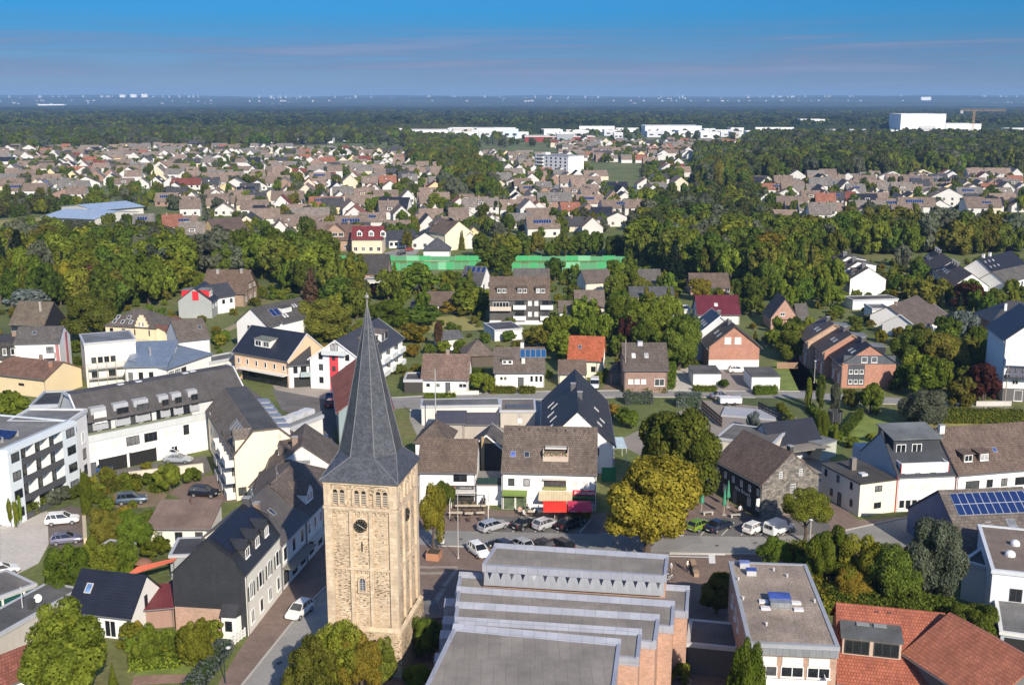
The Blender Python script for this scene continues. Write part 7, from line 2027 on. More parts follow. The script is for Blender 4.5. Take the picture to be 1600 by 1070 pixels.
MID_TREES=[
 ('columnar_tree','reddish brown columnar tree behind the pink roof bungalow',685,545,497,16,'tall','brown','m',0,0.02),
 ('conifer_tree','large reddish brown conifer at centre left',487,478,420,44,'cone','brown','m',0,0.02),
 ('conifer_tree','huge dark spruce at the left edge of the tree belt',34,455,360,78,'cone','dark','n',0,0.02),
 ('conifer_tree','dark fir beside the huge spruce at left',8,470,372,50,'cone','dark','m',1,0.02),
 ('bare_tree','pale brown half bare tree in the left belt',140,470,408,46,'loose','brown','m',1,0.25),
 ('cedar_tree','pale blue grey cedar in the left belt',45,490,452,60,'loose','blue','m',2,0.15),
 ('broadleaf_tree','big olive tree behind the striped gable',148,535,458,76,'round','olive','n',1,0.05),
 ('broadleaf_tree','wide olive green tree left of the spire',505,530,466,96,'round','olive','n',2,0.05),
 ('broadleaf_tree','dark green round tree right above the wide olive tree',528,478,435,60,'round','deep','m',2,0.05),
 ('broadleaf_tree','bright yellow green round tree right of spire tip',608,512,466,56,'round','light','n',3,0.05),
 ('hedge_tree','dark hedge like tree right of the yellow green round tree',655,508,478,56,'round','deep','m',3,0.02),
 ('broadleaf_tree','golden shrub tree in the garden below dark hedge',645,535,505,50,'loose','gold','m',0,0.02),
 ('broadleaf_tree','dark copper beech near the green screens',596,465,440,36,'round','copper','m',1,0.1),
 ('conifer_tree','blue green fir left of the panel roofed house',617,468,412,34,'cone','green','m',1,0.02),
 ('broadleaf_tree','big feathery green tree before the green screens',655,462,412,56,'loose','green','m',2,0.1),
 ('broadleaf_tree','bushy green tree left of dark apartments',738,490,440,60,'round','green','m',3,0.05),
 ('shrub','bright yellow bush in front of the long bungalow',705,490,470,36,'loose','gold','m',0,0.02),
 ('broadleaf_tree','dense tree left of the green screens in the middle',777,432,385,56,'round','deep','m',0,0.05),
 ('broadleaf_tree','olive tree below the dark apartments',840,545,508,46,'loose','olive','m',1,0.05),
 ('broadleaf_tree','green tree right of the olive tree by the orange roof',876,560,516,40,'round','green','m',2,0.05),
 ('broadleaf_tree','large green tree cluster left of the brick gable, far one',980,530,464,70,'loose','green','n',1,0.05),
 ('broadleaf_tree','large dark green tree left of the brick gable, near one',1060,578,490,66,'round','deep','n',0,0.05),
 ('broadleaf_tree','wide green tree above the brown brick house',1010,540,470,72,'round','green','n',3,0.05),
 ('conifer_tree','dark pine standing above the white house right of screens',1052,445,376,56,'cone','dark','n',1,0.03),
 ('broadleaf_tree','yellow green tree before the brown roofed pink house',1092,470,432,32,'round','gold','m',1,0.08),
 ('broadleaf_tree','dark green tree right of wine red roof',1172,492,428,46,'round','deep','m',0,0.05),
 ('columnar_tree','tall poplar standing over the far gardens',1122,300,245,20,'tall','olive','m',0,0.03),
 ('conifer_tree','dark tall spruce left of the poplar foot',1128,345,296,28,'cone','deep','m',2,0.03),
 ('broadleaf_tree','round dark tree right of the brick gable garden',1245,562,505,62,'round','deep','n',2,0.03),
 ('broadleaf_tree','yellow green tree at the right belt edge',1300,480,446,36,'round','light','m',2,0.05),
 ('broadleaf_tree','green tree before the white row house',1450,478,432,46,'round','olive','m',3,0.05),
 ('copper_beech','dark copper beech in front of the white row house',1515,486,440,54,'loose','copper','m',0,0.12),
 ('copper_beech','brown red tree left of the modern white house',1535,632,570,50,'round','copper','m',2,0.05),
 ('cedar_tree','pale blue conifer beside the white bungalows',1502,535,482,46,'loose','blue','m',1,0.08),
 ('broadleaf_tree','large olive green tree in the gardens right of terrace',1476,590,520,78,'round','olive','n',1,0.05),
 ('broadleaf_tree','large dark tree left of the olive one right of terrace',1425,580,512,66,'round','deep','n',3,0.05),
 ('broadleaf_tree','feathery grey green tree before the round pool',1442,668,600,76,'loose','grey','n',2,0.08),
 ('columnar_tree','bright green cypress left of pool',1449,588,566,10,'tall','light','m',0,0.0),
 ('columnar_tree','tall dark cypress left of the lawn by the terrace',1262,640,588,15,'tall','light','m',2,0.0),
 ('columnar_tree','second dark cypress beside the terrace gable',1280,640,582,17,'tall','deep','m',1,0.0),
 ('columnar_tree','grey green cypress nearest the terrace gable',1303,655,594,20,'tall','grey','m',0,0.0),
 ('columnar_tree','broad bright green cypress behind dark blue roof house',1284,695,640,26,'tall','light','n',1,0.0),
 ('columnar_tree','slim bright cypress right of the trampoline',1305,690,660,10,'tall','green','m',2,0.0),
 ('broadleaf_tree','small olive tree at the terrace front garden',1330,640,606,30,'loose','olive','m',1,0.05),
 ('broadleaf_tree','dark green garden tree right of terrace front',1360,645,600,38,'round','green','m',2,0.05),
 ('shrub','yellow shrub in garden right of the black roof',957,655,630,22,'loose','yellow','m',2,0.03),
 ('broadleaf_tree','green garden tree beside the yellow shrub',982,668,636,34,'round','green','m',3,0.05),
 ('broadleaf_tree','green tree beside pink roof bungalow',745,608,580,38,'round','green','m',1,0.03),
 ('broadleaf_tree','light green hedge tree left of blue solar house',765,615,588,20,'round','light','m',0,0.03),
 ('oleander','grey white flowering shrub behind pub annex',1176,675,642,26,'loose','blue','m',0,0.1),
 ('broadleaf_tree','green tree at the left edge by the teal penthouse',26,665,610,50,'round','light','m',0,0.03),
]
for t in MID_TREES:tree_px(*t)

# scattered woods and garden trees: the largest stay single trees, the rest one mass
BELT=[  # outline, spacing, heights, kinds/colours, where
 ([(0,408),(120,410),(240,408),(330,420),(430,414),(520,418),(520,440),(470,470),(420,432),(300,428),(270,470),(160,500),(130,480),(0,492)],6.6,(9,16),'left tree belt',1.0),
 ([(990,398),(1100,386),(1210,388),(1480,382),(1600,382),(1600,398),(1540,398),(1430,400),(1390,400),(1310,400),(1300,440),(1200,456),(1060,436),(990,405)],6.3,(10,16),'right tree belt',1.0),
 ([(735,401),(770,396),(905,396),(1000,390),(1000,403),(735,404)],6.0,(6,10),'row behind green screens',1.0),
 ([(440,392),(520,400),(520,404),(440,404)],7.0,(8,12),'trees left of the screens',0.7),
 ([(600,460),(760,452),(770,495),(650,520),(600,500)],8.0,(4,8),'gardens right of spire',0.6),
 ([(860,505),(1000,480),(1085,500),(1095,560),(960,570),(870,556)],7.5,(5,9),'gardens near brown brick house',0.75),
 ([(1190,520),(1290,500),(1310,560),(1200,575)],7.5,(4,7),'gardens beside the brick terrace',0.6),
 ([(1390,540),(1500,530),(1565,575),(1545,640),(1400,640)],7.0,(5,9),'gardens right of brick terrace',0.7),
 ([(1290,410),(1325,410),(1320,480),(1290,470)],6.5,(6,12),'trees left of white terrace',0.8),
 ([(1380,415),(1440,410),(1470,470),(1390,470)],7.0,(4,8),'gardens between white terraces',0.6),
 ([(410,440),(480,470),(560,470),(560,430),(500,425)],7.0,(7,12),'grove by steep grey roof',0.8),
 ([(860,405),(1000,402),(1060,430),(1060,470),(960,480),(860,470)],9.0,(5,9),'gardens below the green screens',0.5),
 ([(1150,405),(1320,402),(1320,470),(1270,500),(1160,480)],7.0,(6,11),'trees behind the timber gable',0.7),
 ([(1440,470),(1600,440),(1600,470),(1560,500),(1450,500)],7.5,(4,8),'gardens right of copper beech',0.6),
 ([(520,455),(620,470),(560,500),(520,500)],7.0,(6,10),'trees above wide olive tree',0.7)]
PAVED=[[(510,402),(990,402),(990,432),(510,432)],[(425,600),(560,600),(560,760),(425,700)],[(480,660),(660,640),(780,610),(1300,606),(1620,630),(1620,655),(1420,640),(1250,628),(780,640),(640,740),(480,800)],[(1100,560),(1215,560),(1215,640),(1100,640)],
         [(640,620),(960,610),(960,740),(640,740)],[(1200,560),(1262,560),(1290,625),(1200,625)],[(1300,640),(1420,640),(1420,720),(1300,720)],[(130,690),(380,690),(380,800),(130,800)],[(1440,640),(1620,640),(1620,680),(1440,680)],[(0,660),(420,660),(420,800),(0,800)]]
rng=random.Random(33)
TR=[]
for poly,sp,hts,where,dens in BELT:
    pts=[P(x,y)for x,y in poly];x0,x1=min(p.x for p in pts),max(p.x for p in pts);y0,y1=min(p.y for p in pts),max(p.y for p in pts)
    y=y0
    while y<y1:
        x=x0+rng.uniform(0,sp)
        while x<x1:
            X,Y=x+rng.uniform(-2,2),y+rng.uniform(-2,2);x+=sp
            q=proj(Vector((X,Y,0)))
            if pip(q[0],q[1],poly)and not(510<q[0]<990 and 403<q[1]<434)and rng.random()<dens and free(X,Y,1.6)and-40<q[0]<1640:
                TR.append((Y,X,rng.uniform(*hts),rng.uniform(0.62,1.0),where))
        y+=sp
for(poly,ang,share)in TOWN:        # garden trees of the far town
    pts=[P(x,y)for x,y in poly];x0,x1=min(p.x for p in pts),max(p.x for p in pts);y0,y1=min(p.y for p in pts),max(p.y for p in pts)
    n=int((x1-x0)*(y1-y0)/165)
    for _ in range(n):
        X,Y=rng.uniform(x0,x1),rng.uniform(y0,y1);q=proj(Vector((X,Y,0)))
        if pip(q[0],q[1],poly)and-30<q[0]<1630 and free(X,Y,-1.8)and not pip(q[0],q[1],HOLES[3]):TR.append((Y,X,rng.uniform(4,9),rng.uniform(0.6,0.95),'far town gardens'))
for hole in HOLES[:3]:
    pts=[P(x,y)for x,y in hole];x0,x1=min(p.x for p in pts),max(p.x for p in pts);y0,y1=min(p.y for p in pts),max(p.y for p in pts)
    for _ in range(int((x1-x0)*(y1-y0)/60)):
        X,Y=rng.uniform(x0,x1),rng.uniform(y0,y1);q=proj(Vector((X,Y,0)))
        if pip(q[0],q[1],hole):TR.append((Y,X,rng.uniform(9,16),rng.uniform(0.6,0.9),'groves of the far town'))
for poly,sp,hts in(([(1175,222),(1600,222),(1600,268),(1170,284),(1160,244)],10,(12,20)),([(0,205),(640,204),(640,222),(0,240)],17,(12,18)),([(0,322),(120,326),(235,326),(250,332),(60,336),(0,345)],7,(6,10)),([(0,372),(60,362),(230,372),(330,392),(420,400),(420,410),(300,410),(0,405)],7.5,(5,9)),
                      ([(560,224),(860,224),(1000,226),(860,230),(640,234),(560,230)],30,(7,11)),([(1000,330),(1165,315),(1215,365),(1100,380),(990,385),(985,360)],8.5,(7,13)),
                      ([(1180,213),(1400,214),(1600,216),(1600,222),(1180,222)],16,(6,9)),([(420,207),(1180,206),(1180,223),(860,224),(420,228)],38,(7,12))):
    pts=[P(x,y)for x,y in poly];x0,x1=min(p.x for p in pts),max(p.x for p in pts);y0,y1=min(p.y for p in pts),max(p.y for p in pts)
    y=y0
    while y<y1:
        x=x0+rng.uniform(0,sp)
        while x<x1:
            X,Y=x+rng.uniform(-sp*.35,sp*.35),y+rng.uniform(-sp*.35,sp*.35);x+=sp
            q=proj(Vector((X,Y,0)))
            if-30<q[0]<1630 and pip(q[0],q[1],poly)and free(X,Y,3.0):TR.append((Y,X,rng.uniform(*hts),rng.uniform(0.7,1.05),'woods'))
        y+=sp
TR.sort()
N_SINGLE=290
lab={}
for(Y,X,hgt,wf,where)in TR[:N_SINGLE]:
    r_=rng.random()
    kind,col=('cone',rng.choice(('dark','deep','green')))if r_<0.09 else('tall',rng.choice(('olive','green')))if r_<0.17 else(rng.choice(('round','round','loose')),rng.choices(('green','deep','olive','light','gold','copper','grey'),(0.42,0.30,0.12,0.09,0.03,0.01,0.03))[0])
    wd=hgt*wf*(0.5 if kind=='cone' else 0.42 if kind=='tall' else 0.92)
    word={'green':'green','deep':'dark green','olive':'olive','light':'light green','gold':'golden','copper':'copper red','grey':'grey green','dark':'very dark'}[col]
    kn={'cone':'conifer','tall':'upright tree','round':'broadleaf tree','loose':'feathery broadleaf tree'}[kind]
    o=make_tree(kn.replace(' ','_').replace('feathery_',''),'-',Vector((X,Y,0)),hgt,wd,kind,col,'m',rng.randrange(4 if kind!='cone' else 3),0.06,'trees of the green belts')
    lab.setdefault(f'{word} {kn} in the {where}',[]).append((proj(Vector((X,Y,5)))[0],o))
for s_,l in lab.items():
    l.sort(key=lambda t:t[0])
    for i,(x,o)in enumerate(l):o['label']=s_+('' if len(l)==1 else ', leftmost of its kind' if i==0 else ', rightmost of its kind' if i==len(l)-1 else f', {ordinal(i + 1)} such from left')
def proto_set(cols,lod):
    """crown prototypes to scatter: every shape in every colour"""
    c=bpy.data.collections.new('crowns');k=0
    for col in cols:
        for kind,i in(('round',0),('round',1),('loose',2),('cone',0))if lod=='m' else(('round',0),('loose',1)):
            V,t=crown(kind,lod,i)[1]
            if lod=='f':pass
            me=leaf_mesh('crown',V,t,fol(col));o=bpy.data.objects.new('%03d_crown'%k,me);c.objects.link(o);k+=1
    return c,k
def mass(name,label,trees,seed,cols,lod='m'):
    g=np.random.default_rng(seed);n=len(trees)
    c,k=proto_set(cols,lod)
    me=bpy.data.meshes.new(name);me.vertices.add(n)
    T=np.array([t[:4]for t in trees],float)
    me.vertices.foreach_set('co',np.stack([T[:,1],T[:,0],np.full(n,-0.05)],1).astype(np.float32).ravel())
    idx=g.integers(0,k,n);per=4 if lod=='m' else 2
    con=(idx%per==3)&(g.random(n)<0.6);idx[con]-=1
    w_=T[:,2]*T[:,3]*0.5*np.where(idx%per==3,0.55,1.0)
    a=me.attributes.new('sc','FLOAT_VECTOR','POINT');a.data.foreach_set('vector',np.stack([w_,w_,T[:,2]*0.5],1).astype(np.float32).ravel())
    a=me.attributes.new('ro','FLOAT_VECTOR','POINT');a.data.foreach_set('vector',np.stack([np.zeros(n),np.zeros(n),g.uniform(0,6.28,n)],1).astype(np.float32).ravel())
    a=me.attributes.new('ix','INT','POINT');a.data.foreach_set('value',idx.astype(np.int32))
    ng=bpy.data.node_groups.new('scatter','GeometryNodeTree')
    ng.interface.new_socket('Geometry',in_out='INPUT',socket_type='NodeSocketGeometry');ng.interface.new_socket('Geometry',in_out='OUTPUT',socket_type='NodeSocketGeometry')
    gi=ng.nodes.new('NodeGroupInput');go=ng.nodes.new('NodeGroupOutput');ip=ng.nodes.new('GeometryNodeInstanceOnPoints');ci=ng.nodes.new('GeometryNodeCollectionInfo')
    ci.inputs['Collection'].default_value=c;ci.inputs['Separate Children'].default_value=True;ci.inputs['Reset Children'].default_value=True
    ip.inputs['Pick Instance'].default_value=True
    def attr(nm,ty,sock):
        q=ng.nodes.new('GeometryNodeInputNamedAttribute');q.data_type=ty;q.inputs['Name'].default_value=nm;ng.links.new(q.outputs[0],ip.inputs[sock])
    attr('sc','FLOAT_VECTOR','Scale');attr('ro','FLOAT_VECTOR','Rotation');attr('ix','INT','Instance Index')
    ng.links.new(gi.outputs[0],ip.inputs['Points']);ng.links.new(ci.outputs[0],ip.inputs['Instance']);ng.links.new(ip.outputs[0],go.inputs[0])
    o=link(name,me);o.modifiers.new('scatter','NODES').node_group=ng
    return tag(o,label,'trees',kind='stuff')
REST=TR[N_SINGLE:]
mass('distant_trees','mass of far garden trees and woods behind the town',[t for t in REST if t[4]!='woods'],4,('green','deep','deep','olive','grey'))
mass('distant_woods','dark mixed woods behind and between the far streets',[t for t in REST if t[4]=='woods'],5,('deep','green','wood','wood','grey'))  # deeper crown colours also carry a cloud shadow over the far area
fw=[]
g_=random.Random(77)
for _ in range(9000):
    Y=1980+2300*g_.random()**1.5;X=Y*g_.uniform(-0.48,0.48)
    if free(X,Y,12):fw.append((Y,X,g_.uniform(13,22),g_.uniform(0.85,1.35),''))
mass('forest_edge','near edge of the great forest, dark crowns packed together',fw,6,('dark','wood','wood','deep'),'f')  # crowns coloured darker, with cloud shade painted into them

# the great forest: a closed canopy reaching to the hills
def forest():
    g=np.random.default_rng(12)
    nc,nr=620,230
    d=np.concatenate([np.geomspace(1950,9200,nr)])
    sx=np.linspace(-0.50,0.50,nc)
    X=d[:,None]*sx[None,:]+g.uniform(-0.25,0.25,(nr,nc))*(d[:,None]/nc)
    Y=np.repeat(d[:,None],nc,1)+g.uniform(-0.3,0.3,(nr,nc))*(d[:,None]*0.006)
    Z=11+7*g.random((nr,nc))+3.0*np.sin(X/140.0+1.3)*np.sin(Y/210.0)
    # clearings
    for _ in range(26):
        cx,cy=g.uniform(-2600,2600),g.uniform(2300,6500);rx,ry=g.uniform(60,260),g.uniform(60,240)
        Z[((X-cx)/rx)**2+((Y-cy)/ry)**2<1]=-1.0
    Z[0]=-1.0
    v=np.stack([X,Y,Z],-1).reshape(-1,3)
    i=np.arange(nr*nc).reshape(nr,nc)
    q=np.stack([i[:-1,:-1],i[:-1,1:],i[1:,1:],i[1:,:-1]],-1).reshape(-1,4)
    me=bpy.data.meshes.new('forest')
    me.vertices.add(len(v));me.vertices.foreach_set('co',v.astype(np.float32).ravel())
    me.loops.add(len(q)*4);me.loops.foreach_set('vertex_index',q.astype(np.int32).ravel())
    me.polygons.add(len(q));me.polygons.foreach_set('loop_start',np.arange(0,len(q)*4,4,dtype=np.int32));me.polygons.foreach_set('loop_total',np.full(len(q),4,np.int32))
    me.update(calc_edges=True)
    m,nt,b=new_mat('forest_canopy')
    tc=N(nt,'ShaderNodeTexCoord')
    n1=N(nt,'ShaderNodeTexNoise');n1.inputs['Scale'].default_value=0.0035;n1.inputs['Detail'].default_value=8;nt.links.new(tc.outputs['Object'],n1.inputs['Vector'])
    cr=N(nt,'ShaderNodeValToRGB');e=cr.color_ramp.elements
    e[0].position=0.35;e[0].color=(0.012,0.022,0.010,1);e[1].position=0.72;e[1].color=(0.050,0.052,0.022,1);k=e.new(0.52);k.color=(0.022,0.034,0.013,1)
    nt.links.new(n1.outputs[0],cr.inputs[0]);o1,_=noise_col(nt,cr.outputs[0],0.5,1.5,0.05,5,vec=tc.outputs['Object'])
    nt.links.new(o1,b.inputs['Base Color']);b.inputs['Roughness'].default_value=1.0;b.inputs['Specular IOR Level'].default_value=0.1
    me.materials.append(m)
    tag(link('forest',me),'dark closed forest canopy reaching from the works to the hills','forest',kind='stuff')
forest()

# undergrowth of the gardens: low shrubs nobody could count
und=[]
for _ in range(5200):
    x,y=rng.uniform(-20,1620),rng.choice((rng.uniform(405,470),rng.uniform(405,600)))
    p=P(x,y)
    if free(p.x,p.y,0.9)and not any(pip(x,y,q)for q in PAVED):und.append((p.y,p.x,rng.uniform(0.9,3.2),rng.uniform(0.9,1.5),''))
und=und[:1500]
for poly_,n_ in(([(150,782),(262,792),(250,880),(205,925),(90,965),(62,905),(140,858)],90),([(205,1000),(330,998),(322,1040),(205,1040)],45),([(1275,885),(1500,885),(1485,960),(1300,960)],70),([(85,775),(150,745),(240,755),(262,770),(170,790)],50),([(1225,880),(1290,880),(1290,900)],12)):
    k_=0
    while k_<n_:
        k_+=1;x,y=rng.uniform(min(q[0]for q in poly_),max(q[0]for q in poly_)),rng.uniform(min(q[1]for q in poly_),max(q[1]for q in poly_))
        p=P(x,y)
        if pip(x,y,poly_)and free(p.x,p.y,-1.0):und.append((p.y,p.x,rng.uniform(0.7,2.2),rng.uniform(0.8,1.3),''))
und.sort();mass('garden_undergrowth','low shrubs and bushes filling the gardens between the houses',und,9,('green','light','olive','deep','gold'),'m')
# hedges and shrubs
def hedge(label,a,b,width,height,col,name='hedge',wob=0.12):
    A,B=P(*a),P(*b);d=B-A;L=d.length;g=np.random.default_rng(int(a[0]*3+a[1]))
    o=thing(name,label,'hedge',A,math.atan2(d.y,d.x))
    n=int(min(6000,max(500,(2*L*height+L*width+2*width*height)*42)))
    # points on the surface of the box
    ar=np.array([L*height,L*height,L*width,width*height,width*height]);k=g.choice(5,n,p=ar/ar.sum())
    u_,w_=g.random(n),g.random(n);pos=np.zeros((n,3));nr=np.zeros((n,3))
    for i in range(5):
        s=k==i
        if i<2:pos[s]=np.stack([u_[s]*L,np.full(s.sum(),-width/2 if i==0 else width/2),w_[s]*height],1);nr[s]=(0,-1 if i==0 else 1,0)
        elif i==2:pos[s]=np.stack([u_[s]*L,(w_[s]-.5)*width,np.full(s.sum(),height)],1);nr[s]=(0,0,1)
        else:pos[s]=np.stack([np.full(s.sum(),0.0 if i==3 else L),(u_[s]-.5)*width,w_[s]*height],1);nr[s]=(-1 if i==3 else 1,0,0)
    pos+=g.normal(0,wob,pos.shape)+nr*(np.sin(pos[:,:1]*1.7)*wob)
    pos[:,2]=np.maximum(pos[:,2],0.03)
    V=leaf_quads(g,pos,unit(nr+g.normal(0,0.45,nr.shape)),0.13)
    link('foliage',leaf_mesh('foliage',V,g.random(n),fol(col)),o)
    MB().box(0.1,L-0.1,-width*0.42,width*0.42,-0.05,height*0.93).build('inner_growth',foliage(*FOL['deep']),o)
HEDGES=[
 ('clipped hedge left of the blue solar house door',(768,614),(804,614),1.4,1.3,'olive'),('clipped hedge right of the blue solar house door',(812,614),(836,614),1.4,1.3,'olive'),
 ('tall grey green hedge by back street, left one',(975,630),(1018,630),2.2,2.0,'blue'),('tall grey green hedge by back street, right one',(1056,634),(1094,634),2.4,2.4,'blue'),
 ('low garden hedge below the brown brick house',(974,611),(1040,611),3.0,1.0,'light'),('ivy hedge right of the brown brick house',(1048,606),(1050,572),1.4,2.4,'light'),
 ('shrub border in front of the left garage',(1084,611),(1118,611),1.6,1.0,'green'),('bright hedge in front of the right garage',(1178,616),(1212,615),1.6,1.6,'light'),
 ('long clipped hedge below the modern white house',(1420,658),(1600,660),2.4,2.4,'olive'),('dark hedge along the right lawn',(1318,682),(1345,650),1.0,1.5,'deep'),
 ('bright clipped hedge near the modern white house',(1490,625),(1525,627),2.2,2.2,'light'),('low lawn hedge left of trampoline',(1265,640),(1310,690),1.2,1.2,'green'),
 ('blue green hedge along the side road pavement',(300,1085),(352,1015),1.6,1.2,'blue'),('green shrub border of the cottage garden',(205,1042),(282,1036),2.0,1.2,'green'),
 ('shrub border in front of the balcony block',(38,806),(82,782),2.6,1.6,'olive'),('shrub border below the link wing',(88,775),(128,762),3.0,1.6,'gold'),
 ('ivy wall on the bungalow behind slate house',(233,852),(262,852),0.5,2.4,'light'),('garden shrubs by the courtyard wall',(165,768),(215,752),3.0,1.2,'olive'),
 ('shrubs left of the gravel roof, yellow green',(1268,905),(1296,960),2.0,2.2,'gold'),('dark shrubs below the autumn trees',(1290,950),(1400,962),3.0,2.6,'deep'),
 ('dark shrubs between autumn trees and white wing',(1400,965),(1490,975),3.0,2.6,'deep'),('shrubs right of the lamp post',(1235,880),(1290,878),3.0,2.4,'green'),
 ('small shrubs beside the courtyard car',(238,770),(258,762),1.6,1.0,'green'),('hedge beside the parked camper van',(930,603),(941,592),1.4,1.6,'green'),
 ('shrub row in front of the pink roof bungalow',(664,622),(712,620),1.2,0.7,'green'),('hedge along the access road',(1218,640),(1260,700),1.2,1.4,'green'),('garden hedge below bottom right trees',(1480,1050),(1540,1066),2.0,1.8,'light')]
for hd in HEDGES:hedge(*hd)
SHRUBS=[(230,735,'gold'),(300,755,'green'),(196,760,'light'),(156,780,'olive'),(210,1010,'green'),(260,1015,'light'),(285,1010,'green'),(245,870,'light'),(330,1000,'green'),(1130,606,'deep'),(500,604,'deep'),(482,600,'green'),
          (664,600,'green'),(1360,690,'green'),(1240,690,'light'),(1265,712,'green'),(1230,660,'green'),(1545,620,'olive'),(1400,610,'olive'),(905,610,'green'),(720,560,'green'),(755,565,'gold'),(825,560,'olive'),(858,590,'light'),
          (80,790,'grey'),(98,782,'grey'),(1065,1062,'green'),(1252,905,'green'),(1268,890,'light'),(700,1062,'green'),(640,1068,'green'),(905,812,'green'),(1330,700,'green')]
for i,(x,y,c)in enumerate(SHRUBS):
    word={'green':'green','light':'bright green','gold':'yellow green','olive':'olive','deep':'dark green','grey':'grey green'}[c]
    b=P(x,y);s_=1.4+(i*37%10)*0.14
    make_tree('shrub',f'{word} garden shrub, '+ordinal(i+1)+' of the small shrubs',b,s_*1.1,s_*1.3,'round' if i%2 else 'loose',c,'m',i%4,0.0,'small garden shrubs','shrub')
srt=sorted([o for o in COL.objects if o.get('group')=='small garden shrubs'],key=lambda o:proj(o.location)[0])
for i,o in enumerate(srt):o['label']=o['label'].split(',')[0]+', '+('leftmost' if i==0 else 'rightmost' if i==len(srt)-1 else ordinal(i+1)+' from the left')+' of all small shrubs'
# ------------------------------------------------------------------ cars
CARM={}
def car_paint(c):
    key=('car',c)
    if key not in MATS:
        m,nt,b=new_mat('car_paint');b.inputs['Base Color'].default_value=rgb(c);b.inputs['Roughness'].default_value=0.32
        b.inputs['Metallic'].default_value=0.25 if max(c)<0.6 else 0.0;b.inputs['Coat Weight'].default_value=0.6;b.inputs['Coat Roughness'].default_value=0.08
        MATS[key]=m
    return MATS[key]
SHAPES={  # length, half width, stations (x, z low, z top, width factor), glass (rear bottom, rear top, front top, front bottom), roof z, belt z
 'hatch':(4.1,0.88,[(-2.05,.38,.80,.80),(-1.95,.28,.98,.93),(-1.2,.22,1.0,1.0),(0.4,.22,.98,1.0),(0.95,.22,.96,.99),(1.75,.26,.80,.93),(2.05,.36,.62,.78)],(-1.95,-1.55,0.15,1.0),1.46,.95),
 'estate':(4.6,0.90,[(-2.3,.38,.82,.82),(-2.2,.28,.98,.94),(-1.3,.22,1.0,1.0),(0.5,.22,.98,1.0),(1.05,.22,.95,.99),(2.0,.26,.80,.93),(2.3,.36,.62,.78)],(-2.2,-1.85,0.2,1.1),1.46,.95),
 'suv':(4.5,0.93,[(-2.25,.45,.95,.85),(-2.15,.34,1.08,.95),(-1.2,.30,1.1,1.0),(0.5,.30,1.08,1.0),(1.0,.30,1.05,.99),(1.95,.34,.95,.94),(2.25,.44,.72,.80)],(-2.15,-1.8,0.2,1.05),1.66,1.06),
 'saloon':(4.7,0.91,[(-2.35,.40,.85,.80),(-2.2,.28,.98,.93),(-1.4,.22,1.0,1.0),(0.5,.22,.96,1.0),(1.05,.22,.94,.99),(2.05,.26,.78,.92),(2.35,.36,.60,.76)],(-1.75,-1.0,0.15,1.05),1.42,.94),
 'van':(4.5,0.95,[(-2.25,.40,1.75,.94),(-2.2,.28,1.82,.97),(-1.0,.26,1.86,1.0),(0.55,.26,1.84,1.0),(1.1,.26,1.10,.99),(2.0,.30,.95,.93),(2.25,.40,.70,.82)],(0.0,0.1,0.62,1.3),1.84,1.08)}
